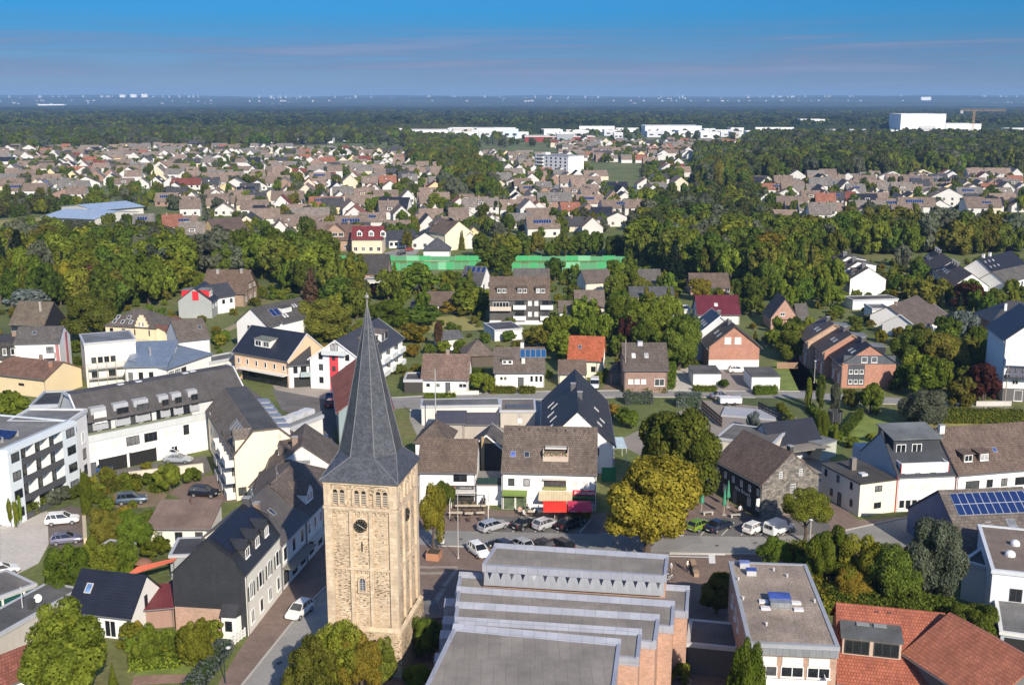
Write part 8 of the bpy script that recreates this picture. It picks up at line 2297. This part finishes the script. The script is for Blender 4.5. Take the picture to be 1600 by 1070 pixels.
def car_meshes(kind):
    if kind in CARM:return CARM[kind]
    L,hw,st,(gb,gt,ft,fb),rz,bz=SHAPES[kind]
    m=MB();vv=[];K=8
    for x,z0,z1,f in st:
        w_=hw*f;zm=z0+(z1-z0)*0.5
        vv+=[(x,-w_*.86,z0),(x,-w_,z0+.14),(x,-w_,zm+.08),(x,-w_*.90,z1),(x,w_*.90,z1),(x,w_,zm+.08),(x,w_,z0+.14),(x,w_*.86,z0)]
    ff=[]
    for s in range(len(st)-1):
        for k in range(K):
            j=(k+1)%K;ff.append((s*K+k,s*K+j,(s+1)*K+j,(s+1)*K+k))
    ff.append(tuple(range(K-1,-1,-1)));ff.append(tuple(range((len(st)-1)*K,len(st)*K)))
    m.add(vv,ff);body=m.mesh('body',car_paint((0.7,0.7,0.7)),uv=False)
    g=MB();wb,wt=hw*0.89,hw*0.70;bz_=bz-0.03
    if kind=='van':
        g.add([(0.4,-hw*.965,1.15),(1.35,-hw*.93,1.08),(1.35,hw*.93,1.08),(0.4,hw*.965,1.15),(0.4,-hw*.95,1.72),(0.72,-hw*.86,1.76),(0.72,hw*.86,1.76),(0.4,hw*.95,1.72)],
              [(0,1,5,4),(1,2,6,5),(2,3,7,6),(4,5,6,7),(3,0,4,7)])
        g.box(-2.31,-2.24,-0.62,-0.06,1.15,1.62);g.box(-2.31,-2.24,0.06,0.62,1.15,1.62)
    else:
        g.add([(gb,-wb,bz_),(fb,-wb,bz_),(fb,wb,bz_),(gb,wb,bz_),(gt,-wt,rz),(ft,-wt,rz),(ft,wt,rz),(gt,wt,rz)],
              [(0,1,5,4),(1,2,6,5),(2,3,7,6),(3,0,4,7),(4,5,6,7)])
    glass_=g.mesh('window_glass',glass((0.012,0.014,0.017)),uv=False)
    r=MB()
    if kind=='van':
        r.box(-2.1,0.5,-hw*.86,hw*.86,1.84,1.90)
    else:
        r.add([(gt-.04,-wt-.02,rz-.03),(ft+.05,-wt-.02,rz-.03),(ft+.05,wt+.02,rz-.03),(gt-.04,wt+.02,rz-.03),(gt+.08,-wt+.08,rz+.05),(ft-.1,-wt+.08,rz+.05),(ft-.1,wt-.08,rz+.05),(gt+.08,wt-.08,rz+.05)],
              [(0,1,5,4),(1,2,6,5),(2,3,7,6),(3,0,4,7),(4,5,6,7),(3,2,1,0)])
        for sy in(-1,1):           # pillars
            for a,b,t in((gb,gt,.07),(fb,ft,.05),((gb+fb)/2,(gt+ft)/2,.05),(gb*.62+fb*.38-.3,gt*.75+ft*.25-.2,.05)):
                r.tube((a,sy*(wb+.005),bz_),(b,sy*(wt+.01),rz),t,t*.8,4)
    roof=r.mesh('roof_panel',car_paint((0.7,0.7,0.7)),uv=False)
    rad=0.35 if kind in('suv','van')else 0.32
    t=MB();t.tube((0,-0.10,0),(0,0.10,0),rad,rad,16);tyre=t.mesh('wheel',plain((0.018,0.018,0.018),0.8),uv=False)
    q=MB();q.tube((0,-0.115,0),(0,-0.09,0),rad*.62,rad*.66,12);rim=q.mesh('rim',plain((0.45,0.46,0.47),0.35,0.7),uv=False)
    hl=MB().box(-0.06,0.06,-0.17,0.17,-0.06,0.07).mesh('headlight',plain((0.75,0.76,0.76),0.15),uv=False)
    tl=MB().box(-0.05,0.05,-0.12,0.12,-0.12,0.12).mesh('tail_light',plain((0.35,0.015,0.015),0.25),uv=False)
    pl=MB().box(-0.015,0.015,-0.26,0.26,-0.06,0.06).mesh('number_plate',plain((0.75,0.75,0.72),0.5),uv=False)
    CARM[kind]=(body,glass_,roof,tyre,rim,hl,tl,pl,rad)
    return CARM[kind]
def car(label,x,y,kind,colr,heading,cat='car',dz=0.0):
    """heading: degrees of the nose, 0 = to the right, 90 = away from the viewer"""
    L,hw,st,gl,rz,bz=SHAPES[kind]
    body,glass_,roof,tyre,rim,hl,tl,pl,rad=car_meshes(kind)
    p=P(x,y)
    o=thing('parked_van' if kind=='van' else 'parked_car',label,cat,(p.x,p.y,dz+0.016),R(heading),'parked cars')
    pm=car_paint(colr)
    b=link('body',body,o);b.material_slots[0].link='OBJECT';b.material_slots[0].material=pm
    link('window_glass',glass_,o)
    r=link('roof_panel',roof,o);r.material_slots[0].link='OBJECT';r.material_slots[0].material=pm
    for wx in(-L*0.30,L*0.30):
        for sy in(-1,1):
            t=link('wheel',tyre,o);t.location=(wx,sy*(hw-0.09),rad);t.rotation_euler=(0,0,0 if sy<0 else math.pi);link('rim',rim,t)
    f=st[-2];k=st[1]
    for sy in(-1,1):
        q=link('headlight',hl,o);q.location=(L/2-0.16,sy*hw*0.66,f[2]-0.17)
        q=link('tail_light',tl,o);q.location=(-L/2+0.07,sy*hw*0.72,k[2]-0.16 if kind!='van' else 0.95)
    for sx in(-1,1):
        q=link('number_plate',pl,o);q.location=(sx*(L/2-(0.0 if sx>0 else 0.0)),0,0.5)
    return o
SILV=(0.42,0.43,0.45);BLK=(0.012,0.012,0.015);WHT=(0.78,0.78,0.76);NAVY=(0.015,0.022,0.045)
CARS=[
 ('silver estate car parked by the cafe tables, leftmost of its row',771,827,'estate',SILV,38),('black car between the two silver cars at the cafe',822,823,'saloon',BLK,42),
 ('small silver car right of the black one at the cafe',853,824,'hatch',(0.50,0.51,0.53),42),('black car at the right end of the cafe row',890,824,'saloon',BLK,42),
 ('white hatchback waiting beside the church roof corner',748,866,'hatch',WHT,-62),('white car driving down the side road left of tower',468,960,'hatch',WHT,250),
 ('lime green small car beside the golden tree',1093,826,'hatch',(0.20,0.32,0.03),42),('dark blue car beside the lime green one',1123,827,'saloon',NAVY,40),
 ('white car left of the white van before the pub',1180,830,'hatch',WHT,42),('white SUV in the car park by the balcony block',98,818,'suv',WHT,14),
 ('violet grey car half hidden by the hedge in car park',104,848,'hatch',(0.16,0.15,0.22),18),('blue grey SUV in the garden yard',206,786,'suv',(0.06,0.09,0.13),14),
 ('black SUV under the cream block balconies',320,775,'suv',BLK,-8),('silver sports car in the courtyard, front one',279,722,'saloon',(0.35,0.38,0.40),-4),
 ('white car behind the silver sports car in courtyard',271,713,'saloon',WHT,8),('blue car under the car port at left',155,738,'hatch',(0.03,0.08,0.20),5),
 ('dark car behind the church roof, left one',783,858,'hatch',NAVY,130),('dark car behind the church roof, second one',845,857,'hatch',BLK,130),('pale car peeping over the church roof',812,856,'hatch',SILV,130),
 ('black car peeping over the church roof, right one',874,859,'suv',BLK,130),('dark blue car in market street, rear one',508,692,'saloon',NAVY,100),('blue car in market street, front one',516,703,'hatch',(0.05,0.07,0.16),100),
 ('red car beside the grey green house in market street',518,634,'hatch',(0.30,0.02,0.03),80),('blue car behind the red one in market street',520,622,'hatch',(0.02,0.10,0.30),80),
 ('white car on the brown driveway between garages',1152,582,'hatch',WHT,5),('white car at the left edge of the car park',4,897,'hatch',WHT,30),('car under trees left of the wine red roof',1064,483,'hatch',(0.15,0.32,0.36),0),
 ('dark car on the access street behind screens',628,398,'hatch',BLK,60),('red car on the street behind the screens',640,392,'hatch',(0.35,0.03,0.02),60),('grey car parked on the back street',1128,623,'saloon',(0.10,0.10,0.12),0),
 ('dark car on the far street between gardens',862,300,'estate',BLK,80)]
for c in CARS:car(*c)
car('white delivery van with red rear markings before stone gable',1216,832,'van',WHT,40,'van')
car('small white and blue camper van beside the orange roof house',929,605,'van',(0.62,0.68,0.72),265,'van')

# ------------------------------------------------------------------ people
def skin_body(joints,edges,name,mats):
    me=bpy.data.meshes.new(name);me.from_pydata([j[0]for j in joints],edges,[])
    o=bpy.data.objects.new(name,me);COL.objects.link(o)
    md=o.modifiers.new('skin','SKIN');md.use_smooth_shade=True
    for i,j in enumerate(joints):
        me.skin_vertices[0].data[i].radius=(j[1],j[1]if len(j)<3 else j[2]);me.skin_vertices[0].data[i].use_root=(i==0)
    o.modifiers.new('sub','SUBSURF').levels=1
    dg=bpy.context.evaluated_depsgraph_get();r=bpy.data.meshes.new_from_object(o.evaluated_get(dg));bpy.data.objects.remove(o)
    for m in mats:r.materials.append(m)
    return r
def person_mesh(pose,shirt,trousers):
    SK=plain((0.45,0.27,0.19),0.6)
    if pose=='stand':
        hip,kn,an,toe=(0.10,0.92),[(-.11,.03,.48),(.11,-.06,.48)],[(-.12,.0,.08),(.12,.06,.08)],[(-.13,-.16,.04),(.13,-.10,.04)]
        J=[((0,0,.95),.15,.11),((0,.01,1.18),.14,.10),((0,.0,1.38),.17,.10),((0,0,1.50),.06),((0,-.02,1.60),.085),((0,-.02,1.72),.075)]
        E=[(0,1),(1,2),(2,3),(3,4),(4,5)]
        for i in(0,1):
            b=len(J);sx=-1 if i==0 else 1
            J+=[((sx*.10,0,.88),.095),(kn[i],.065),(an[i],.045),(toe[i],.04)];E+=[(0,b),(b,b+1),(b+1,b+2),(b+2,b+3)]
            b=len(J);J+=[((sx*.21,0,1.40),.06),((sx*.27,.03,1.14),.045),((sx*.27,-.10,.92),.035),((sx*.27,-.15,.84),.03)];E+=[(2,b),(b,b+1),(b+1,b+2),(b+2,b+3)]
    else:
        J=[((0,0,.52),.16,.12),((0,.03,.75),.14,.10),((0,.02,.95),.17,.10),((0,0,1.07),.06),((0,-.03,1.16),.085),((0,-.03,1.28),.075)]
        E=[(0,1),(1,2),(2,3),(3,4),(4,5)]
        for i in(0,1):
            b=len(J);sx=-1 if i==0 else 1
            J+=[((sx*.10,-.1,.53),.085),((sx*.11,-.44,.50),.065),((sx*.11,-.42,.08),.045),((sx*.11,-.56,.04),.04)];E+=[(0,b),(b,b+1),(b+1,b+2),(b+2,b+3)]
            b=len(J);J+=[((sx*.21,.02,.96),.06),((sx*.26,-.06,.72),.045),((sx*.18,-.30,.76),.035),((sx*.14,-.38,.78),.03)];E+=[(2,b),(b,b+1),(b+1,b+2),(b+2,b+3)]
    me=skin_body(J,E,'person',[shirt,trousers,SK])
    zc=0.95 if pose=='stand' else 0.56;zh=1.50 if pose=='stand' else 1.06
    for p in me.polygons:
        c=p.center
        if c.z>zh or(abs(c.x)>.22 and c.z<zc+.15 and c.z>0.6 and pose=='stand'):p.material_index=2
        elif c.z<zc-0.02 or(pose!='stand' and c.y<-.2 and c.z<.6):p.material_index=1
    return me
PC_={}
def person(label,x,y,pose,shirt,trousers,rz=0.0,hair=(0.06,0.04,0.03),dz=0.006):
    sm=plain(shirt,0.8);tm=plain(trousers,0.8)
    key=(pose,shirt,trousers)
    if key not in PC_:PC_[key]=person_mesh(pose,sm,tm)
    p=P(x,y);o=link('person',PC_[key]);o.location=(p.x,p.y,dz);o.rotation_euler=(0,0,rz)
    zt=1.70 if pose=='stand' else 1.26
    h_=MB();h_.lathe([(0.088,zt-.06),(0.098,zt),(0.085,zt+.06),(0.03,zt+.10)],10,(0,0.0)).build('hair',plain(hair,0.7),o)
    return tag(o,label,'person',group='people in the square')
DK=(0.03,0.035,0.05);TAN=(0.30,0.24,0.18)
person('person in white top bending by the stone bench before the pub',1156,806,'stand',(0.72,0.70,0.68),DK,0.4)
person('person in pale top standing by the brick bench right of church',1074,893,'stand',(0.70,0.64,0.55),DK,1.0)
person('person in white beside the bicycles at the church corner',1048,897,'stand',(0.75,0.75,0.75),TAN,2.0)
person('waiter in dark clothes by the cafe wall',757,793,'stand',DK,DK,0.0)
seats=[(812,803,(0.7,.35,.3)),(818,808,(.7,.7,.68)),(824,801,DK),(835,806,(.72,.7,.68)),(841,803,(.5,.5,.52)),(852,806,(.72,.72,.75)),(861,803,DK),(878,806,(.7,.6,.55)),(884,803,(.25,.25,.3))]
for i,(x,y,c)in enumerate(seats):
    w_='dark' if max(c)<.1 else 'grey' if max(c)<.55 else 'reddish' if c[1]<.4 else 'white'
    person(f'seated cafe guest in {w_} top, '+('leftmost' if i==0 else 'rightmost' if i==len(seats)-1 else ordinal(i+1)+' from the left')+' of the guests',x,y,'sit',c,TAN if i%2 else DK,i*1.3)

# ------------------------------------------------------------------ cafe and street furniture
def table(label,x,y,w_=1.2):
    p=P(x,y);o=thing('cafe_table',label,'table',(p.x,p.y,0.006),0,'cafe tables')
    MB().box(-w_/2,w_/2,-.4,.4,.71,.75).build('table_top',plain((0.62,0.52,0.38),0.5),o)
    MB().lathe([(.28,0),(.28,.03),(.04,.05),(.04,.71)],10).build('leg',DARKF,o)
CH=None
def chair(label,x,y,rz):
    global CH
    p=P(x,y)
    if CH is None:
        WD=plain((0.10,0.065,0.045),0.7)
        CH=(MB().box(-.22,.22,-.22,.22,.43,.47).mesh('seat',WD),MB().box(-.22,.22,.20,.24,.50,.90).mesh('backrest',WD),MB().box(-.02,.02,-.02,.02,0,.43).mesh('leg',DARKF))
    o=thing('cafe_chair',label,'chair',(p.x,p.y,0.006),rz,'cafe chairs')
    link('seat',CH[0],o);link('backrest',CH[1],o)
    for a,b in((-.19,-.19),(.19,-.19),(-.19,.19),(.19,.19)):l=link('leg',CH[2],o);l.location=(a,b,0)
TB=[(722,797,2.0),(740,797,1.2),(753,797,1.2),(712,808,2.0),(733,809,1.2),(751,808,1.2),(815,805,1.0),(830,806,1.0),(846,806,1.0),(868,806,1.2),(908,806,1.2)]
tl_=sorted(range(len(TB)),key=lambda i:TB[i][0]);rank={i:k for k,i in enumerate(tl_)}
cs=[]
for i,(x,y,w_)in enumerate(TB):
    r_=rank[i];table('cafe table on the square, '+('leftmost' if r_==0 else 'rightmost' if r_==len(TB)-1 else ordinal(r_+1)+' from the left'),x,y,w_)
    if i<6 or i>8:
        for k in range(4 if w_>1.5 else 2):
            dx=(-6+12*(k%2))if w_>1.5 else 0;cs.append((x+dx*.8,y+(7 if k>=(2 if w_>1.5 else 1)else-6),math.pi if k<(2 if w_>1.5 else 1)else 0.0))
cs.sort()
for i,(x,y,rz)in enumerate(cs):chair('dark wooden cafe chair, '+('leftmost' if i==0 else 'rightmost' if i==len(cs)-1 else ordinal(i+1)+' from the left'),x,y,rz+(math.pi if False else 0))
# pergola frame round the left tables
p0,p1=P(703,812),P(763,812);o=thing('pergola_frame','thin white frame round the left cafe tables','frame',p0)
m=MB();D_=4.2;L_=(p1-p0).length
for x in(0,L_):
    for y in(0,D_):m.box(x-.05,x+.05,y-.05,y+.05,0,2.6)
m.box(0,L_,D_-.05,D_+.05,2.5,2.6);m.box(-.05,.05,0,D_,2.5,2.6);m.box(L_-.05,L_+.05,0,D_,2.5,2.6)
m.build('frame',plain((0.62,0.60,0.55),0.5),o)
# red market parasols
for(x0,x1,colr,lab)in((849,886,(0.85,0.035,0.02),'bright red rectangular cafe parasol'),(888,925,(0.60,0.03,0.09),'raspberry red rectangular cafe parasol with white print')):
    a,b=P(x0,797,2.3),P(x1,797,2.3);L_=b.x-a.x;o=thing('cafe_parasol',lab,'parasol',(a.x+L_/2,a.y+1.2,0.006))
    c=MB();c.add([(-L_/2,-1.3,2.3),(L_/2,-1.3,2.3),(L_/2,1.3,2.75),(-L_/2,1.3,2.75),(-L_/2,-1.3,2.05),(L_/2,-1.3,2.05),(0,0.2,2.85)],[(0,1,6),(1,2,6),(2,3,6),(3,0,6),(4,5,1,0)])
    cv=c.build('canopy',plain(colr,0.7),o);MB().tube((0,0.4,0),(0,0.4,2.7),.04,.04,8).build('pole',plain((0.5,0.5,0.5)),o);MB().box(-.4,.4,0,.8,0,.08).build('base',plain((0.3,0.3,0.3)),o)
    if 'white' in lab:
        for sx in(-0.25,0.25):scribble(cv,sx*L_-.5,sx*L_+.5,2.12,.12,-1.33,plain((.75,.7,.7)),9)
# closed green umbrellas before the pub
for i,(x,y,lab)in enumerate(((1096,801,'closed green parasol by the golden tree'),(1131,804,'closed green parasol in front of the pub door'),(1137,792,'closed dark green parasol close to the pub door'))):
    p=P(x,y);o=thing('closed_parasol',lab,'parasol',(p.x,p.y,0.006),0,'closed pub parasols')
    MB().tube((0,0,0),(0,0,4.1),.04,.04,8).build('pole',plain((0.55,0.48,0.36)),o)
    MB().lathe([(.30,1.5),(.34,1.7),(.24,2.3),(.18,3.0),(.10,3.7),(.03,4.1)],10).build('canopy',plain((0.05,0.24,0.14),.7),o)
    MB().box(-.3,.3,-.3,.3,0,.1).build('base',plain((0.35,0.33,0.3)),o)
for x,y,lab in((1106,804,'stone bench at the foot of the left closed parasol'),(1149,808,'stone bench beside the person before the pub')):
    p=P(x,y);o=thing('stone_bench',lab,'bench',(p.x,p.y,.006),.2,'pub benches');MB().box(-.8,.8,-.25,.25,.38,.48).build('seat',plain((.45,.42,.38)),o)
    for sx in(-.6,.6):MB().box(sx-.12,sx+.12,-.22,.22,0,.38).build('leg',plain((.4,.37,.33)),o)
p=P(1085,890);o=thing('brick_bench','long brown brick bench on the yard right of church','bench',(p.x,p.y,.006),R(88));MB().box(-2.2,2.2,-.3,.3,0,.42).build('base',brick((.36,.22,.14)),o);MB().box(-2.25,2.25,-.34,.34,.42,.5).build('seat',plain((.38,.26,.17)),o);MB().box(-1.0,-.6,-.35,.35,.5,.9).build('armrest',plain((.1,.08,.07)),o)
# poles and lamps
def pole(label,x,y,ytop,r=.06,colr=(.5,.5,.5),name='flag_pole',cat='pole',lamp=False,arm=0.0,group=None):
    p=P(x,y);H_=z_at(p,ytop);o=thing(name,label,cat,(p.x,p.y,.006),0,group)
    MB().tube((0,0,0),(0,0,H_),r,r*.7,8).build('pole',plain(colr,.5,.3),o);MB().lathe([(r*2.2,0),(r*2.2,.12),(r,.2)],10).build('base',plain(shade(colr,.7),.6),o)
    if lamp:
        if arm:MB().tube((0,0,H_-.05),(arm,0,H_+.25),r*.6,r*.5,6).build('arm',plain(colr,.5,.3),o)
        MB().lathe([(.05,H_+.1),(.22,H_+.18),(.26,H_+.3),(.1,H_+.38)],10,(arm,0)).build('lamp_head',plain((.6,.6,.58),.4),o)
    return o
pole('white flag pole on the square right of the tower',716,872,765,.06,(.62,.6,.56))
pole('tall grey mast beside the long white garage',681,678,577,.13,(.48,.48,.47),'mast','mast')
pole('wooden pole at the left edge of the brown brick house',976,612,531,.12,(.42,.37,.30),'utility_pole','pole')
pole('wooden pole in front of the modern white house',1570,628,556,.12,(.42,.37,.30),'utility_pole','pole')
pole('concrete lamp post among shrubs below the umbrella tree',1263,880,815,.16,(.46,.43,.38),'lamp_post','lamp post',True)
pole('street lamp at the side road hedge',352,1066,1015,.06,(.03,.05,.05),'lamp_post','lamp post',True,.5)
pole('street lamp on market street',492,672,645,.06,(.6,.6,.6),'lamp_post','lamp post',True)
pole('street lamp beside the access road lawn',1272,598,566,.08,(.5,.48,.44),'lamp_post','lamp post',True)
pole('dark lamp post beside planter tree',684,856,830,.06,(.04,.04,.05),'lamp_post','lamp post',True,.6)
p=P(678,872);o=thing('planter','square terracotta planter box right of the tower','planter',(p.x,p.y,.006),R(-12));MB().box(-.85,.85,-.85,.85,0,.95).build('box',plain((.42,.20,.11),.8),o);MB().box(-.75,.75,-.75,.75,.95,.98).build('soil',plain((.06,.045,.03),.9),o)
for sx in(-.85,.80):MB().box(sx,sx+.05,-.87,.87,.85,.99).build('rim',plain((.42,.20,.11),.8),o)
p=P(691,856);o=thing('info_board','white information board beside planter','sign',(p.x,p.y,.006));MB().box(-.28,.28,-.04,.04,.7,2.0).build('panel',plain((.75,.73,.7)),o);MB().box(-.03,.03,-.03,.03,0,.7).build('post',DARKF,o);scribble(o,-.2,.2,1.25,.22,-.052,plain((.05,.05,.05)),2)
# pool, trampoline, sails, dishes
p=P(1449,598);o=thing('round_pool','round blue garden pool behind the feathery tree','pool',(p.x,p.y,0));MB().tube((0,0,0),(0,0,1.2),2.6,2.6,28,cap=False).build('wall',plain((.70,.72,.74),.5),o);MB().lathe([(2.5,1.0),(2.5,1.1)],28).build('water',plain((.02,.18,.42),.05),o);q=MB();q.lathe([(2.55,1.2),(2.75,1.2),(2.75,1.28),(2.55,1.28)],28);
p=P(1304,662);o=thing('trampoline','dark netted trampoline on the right lawn','trampoline',(p.x,p.y,0));MB().tube((0,0,.7),(0,0,2.5),1.3,1.3,18,cap=False).build('net',plain((.03,.032,.035),.8),o);MB().lathe([(1.35,.62),(1.35,.72)],18).build('mat',plain((.03,.03,.03)),o)
for k in range(6):MB().tube((1.3*math.cos(k*1.047),1.3*math.sin(k*1.047),0),(1.3*math.cos(k*1.047),1.3*math.sin(k*1.047),2.55),.04,.04,6).build('leg',plain((.2,.2,.2)),o)
a,b,c,d=P(192,902,2.8),P(272,877,2.8),P(277,871,2.9),P(215,885,3.2)
o=thing('sun_sail','orange fabric awning behind the white cottage','awning',(a.x,a.y,0));
MB().add([tuple(q-Vector((a.x,a.y,0)))for q in(a,b,c,d)]+[tuple(q-Vector((a.x,a.y,-.04)))for q in(a,b,c,d)],[(3,2,1,0),(4,5,6,7),(0,1,5,4),(1,2,6,5),(2,3,7,6),(3,0,4,7)]).build('cloth',plain((.55,.13,.07),.8),o)
for q in(a,b,d):MB().tube((q.x-a.x,q.y-a.y,0),(q.x-a.x,q.y-a.y,q.z),.04,.04,6).build('post',plain((.3,.28,.25)),o)
p=P(225,905,0);o=thing('parasol','closed brown tilted parasol beside the orange awning','parasol',(p.x,p.y,0));MB().tube((0,0,0),(0,0,2.5),.04,.04,6).build('pole',plain((.2,.2,.2)),o);q=MB();q.lathe([(1.1,2.3),(.7,2.6),(.05,2.8)],12);q.build('canopy',plain((.22,.11,.07),.8),o)
# walls, fences, gates
def wall_run(label,a,b,h_,t=.25,colr=(.66,.6,.5),name='garden_wall',cat='wall',mat_=None):
    A,B=P(*a),P(*b);d=B-A;o=thing(name,label,cat,A,math.atan2(d.y,d.x));MB().box(0,d.length,-t/2,t/2,-.1,h_).build('wall',mat_ or plaster(colr),o);MB().box(-.04,d.length+.04,-t/2-.05,t/2+.05,h_,h_+.07).build('coping',plain(shade(colr,.85),.8),o)
wall_run('pale courtyard retaining wall below the car ports',(202,752),(318,738),1.5)
wall_run('pale low wall beside the bright cypress in car park',(131,798),(134,852),1.0,.4,(.62,.52,.36))
wall_run('white garden wall front of the pink roof bungalow',(700,617),(748,616),.7,.2,(.72,.68,.6))
wall_run('white yard gate left of the cream corner house',(1274,772),(1292,775),2.0,.15,(.7,.7,.66),'yard_gate','gate')
wall_run('dark yard wall between stone gable and white gate',(1258,768),(1274,771),1.9,.2,(.06,.055,.05))
wall_run('stone wall along the lane beside the white gabled house',(372,510),(348,522),1.0,.3,(.36,.30,.22))
wall_run('white railing wall by the modern white house',(1525,634),(1580,634),.9,.12,(.55,.52,.48))
def fence(label,a,b,h_,colr,n,name='fence'):
    A,B=P(*a),P(*b);d=B-A;L_=d.length;o=thing(name,label,'fence',A,math.atan2(d.y,d.x))
    po=MB().box(-.05,.05,-.05,.05,0,h_+.1).mesh('post',plain(colr,.7));sw=L_/n;bd=MB().box(.06,sw-.06,-.02,.02,.08,h_*.32).mesh('board',plain(colr,.7))
    for i in range(n+1):q=link('post',po,o);q.location=(i*sw,0,0)
    for i in range(n):
        for k in range(3):q=link('board',bd,o);q.location=(i*sw,0,k*h_*.33)
fence('white picket fence by the slate corner house steps',(362,1010),(388,990),1.0,(.72,.72,.7),5)
fence('brown board fence beside the pub annex yard',(1096,640),(1128,668),1.9,(.14,.095,.065),8)
fence('wooden fence behind the right garage lawn',(1214,576),(1246,576),1.4,(.34,.21,.13),6)
fence('dark slat fence along the access road',(1185,640),(1240,668),1.6,(.02,.022,.03),10)
fence('grey garden fence in front of the cottage lean-to',(262,930),(300,905),1.6,(.28,.25,.22),8)
fence('white railing on the terrace of the white link',(746,782),(783,782),.9,(.7,.7,.68),4)
# bins, bikes, glass canopy, vehicles' trailers
p=P(947,725);o=thing('glass_canopy','pale blue corrugated lean-to roof beside the cafe house','canopy',(p.x,p.y,0),R(4));MB().add([(0,0,2.6),(3.4,0,2.6),(3.4,4.2,3.2),(0,4.2,3.2),(0,0,2.66),(3.4,0,2.66),(3.4,4.2,3.26),(0,4.2,3.26)],[(3,2,1,0),(4,5,6,7),(0,1,5,4),(1,2,6,5),(2,3,7,6),(3,0,4,7)]).build('sheet',seam((.45,.55,.60),.3,.3,0),o)
for x in(.1,3.3):
    for y in(.1,4.1):MB().box(x-.05,x+.05,y-.05,y+.05,0,2.6).build('post',plain((.4,.4,.4)),o)
wall_run('dark green yard gate right of the cafe house',(940,752),(962,752),2.2,.12,(.01,.14,.07),'yard_gate','gate')
p=P(1180,648);o=thing('builders_canopy','pale grey terrace deck behind the pub annex','terrace',(p.x,p.y,0),R(-18));MB().box(-6,4,-3,3,0,.35).build('deck',plain((.36,.37,.40),.6),o)
p=P(1140,632);o=thing('timber_trailer','white and grey trailer parked behind the terrace deck','trailer',(p.x,p.y,0),R(0));MB().box(-2.0,2.2,-1.0,1.0,.5,1.5).build('body',plain((.62,.63,.64),.5),o)
for sx in(-.8,.8):MB().tube((sx,-1.05,.35),(sx,-.85,.35),.35,.35,12).build('wheel',plain((.02,.02,.02)),o);MB().tube((sx,1.05,.35),(sx,.85,.35),.35,.35,12).build('wheel',plain((.02,.02,.02)),o)
for i,(x,y)in enumerate(((1040,905),(1047,908))):
    p=P(x,y);o=thing('bicycle',['left bicycle by the church corner','right bicycle by the church corner'][i],'bicycle',(p.x,p.y,.006),R(20+15*i))
    for sx in(-.5,.5):
        q=MB();
        for k in range(14):a0,a1=k*.449,(k+1)*.449;q.tube((sx+.33*math.cos(a0),0,.34+.33*math.sin(a0)),(sx+.33*math.cos(a1),0,.34+.33*math.sin(a1)),.025,.025,5,cap=False)
        q.build('wheel',plain((.03,.03,.03)),o)
    q=MB();[q.tube(a,b,.022,.022,6)for a,b in(((-.5,0,.34),(-.1,0,.34)),((-.1,0,.34),(-.2,0,.8)),((-.2,0,.75),(.38,0,.8)),((-.1,0,.34),(.38,0,.78)),((.5,0,.34),(.36,0,.95)),((-.5,0,.34),(-.2,0,.75)))]
    q.build('frame',plain((.6,.6,.62),.4),o);MB().box(-.32,-.1,-.06,.06,.82,.88).build('saddle',DARKF,o);MB().box(.33,.39,-.28,.28,.95,.99).build('handlebar',DARKF,o)

# ------------------------------------------------------------------ haze: the air between here and the hills
m=bpy.data.materials.new('haze_air');m.use_nodes=True;nt=m.node_tree;nt.nodes.clear()
ou=nt.nodes.new('ShaderNodeOutputMaterial');pv=nt.nodes.new('ShaderNodeVolumePrincipled')
pv.inputs['Color'].default_value=(0.36,0.62,1.0,1);pv.inputs['Density'].default_value=8.0e-5;pv.inputs['Anisotropy'].default_value=0.0
nt.links.new(pv.outputs[0],ou.inputs['Volume'])
hb=MB().box(-15800,15800,-380,16500,-3,175).build('haze',m,uv=False)
tag(hb,'thin blue air haze over the whole town','haze',kind='stuff')
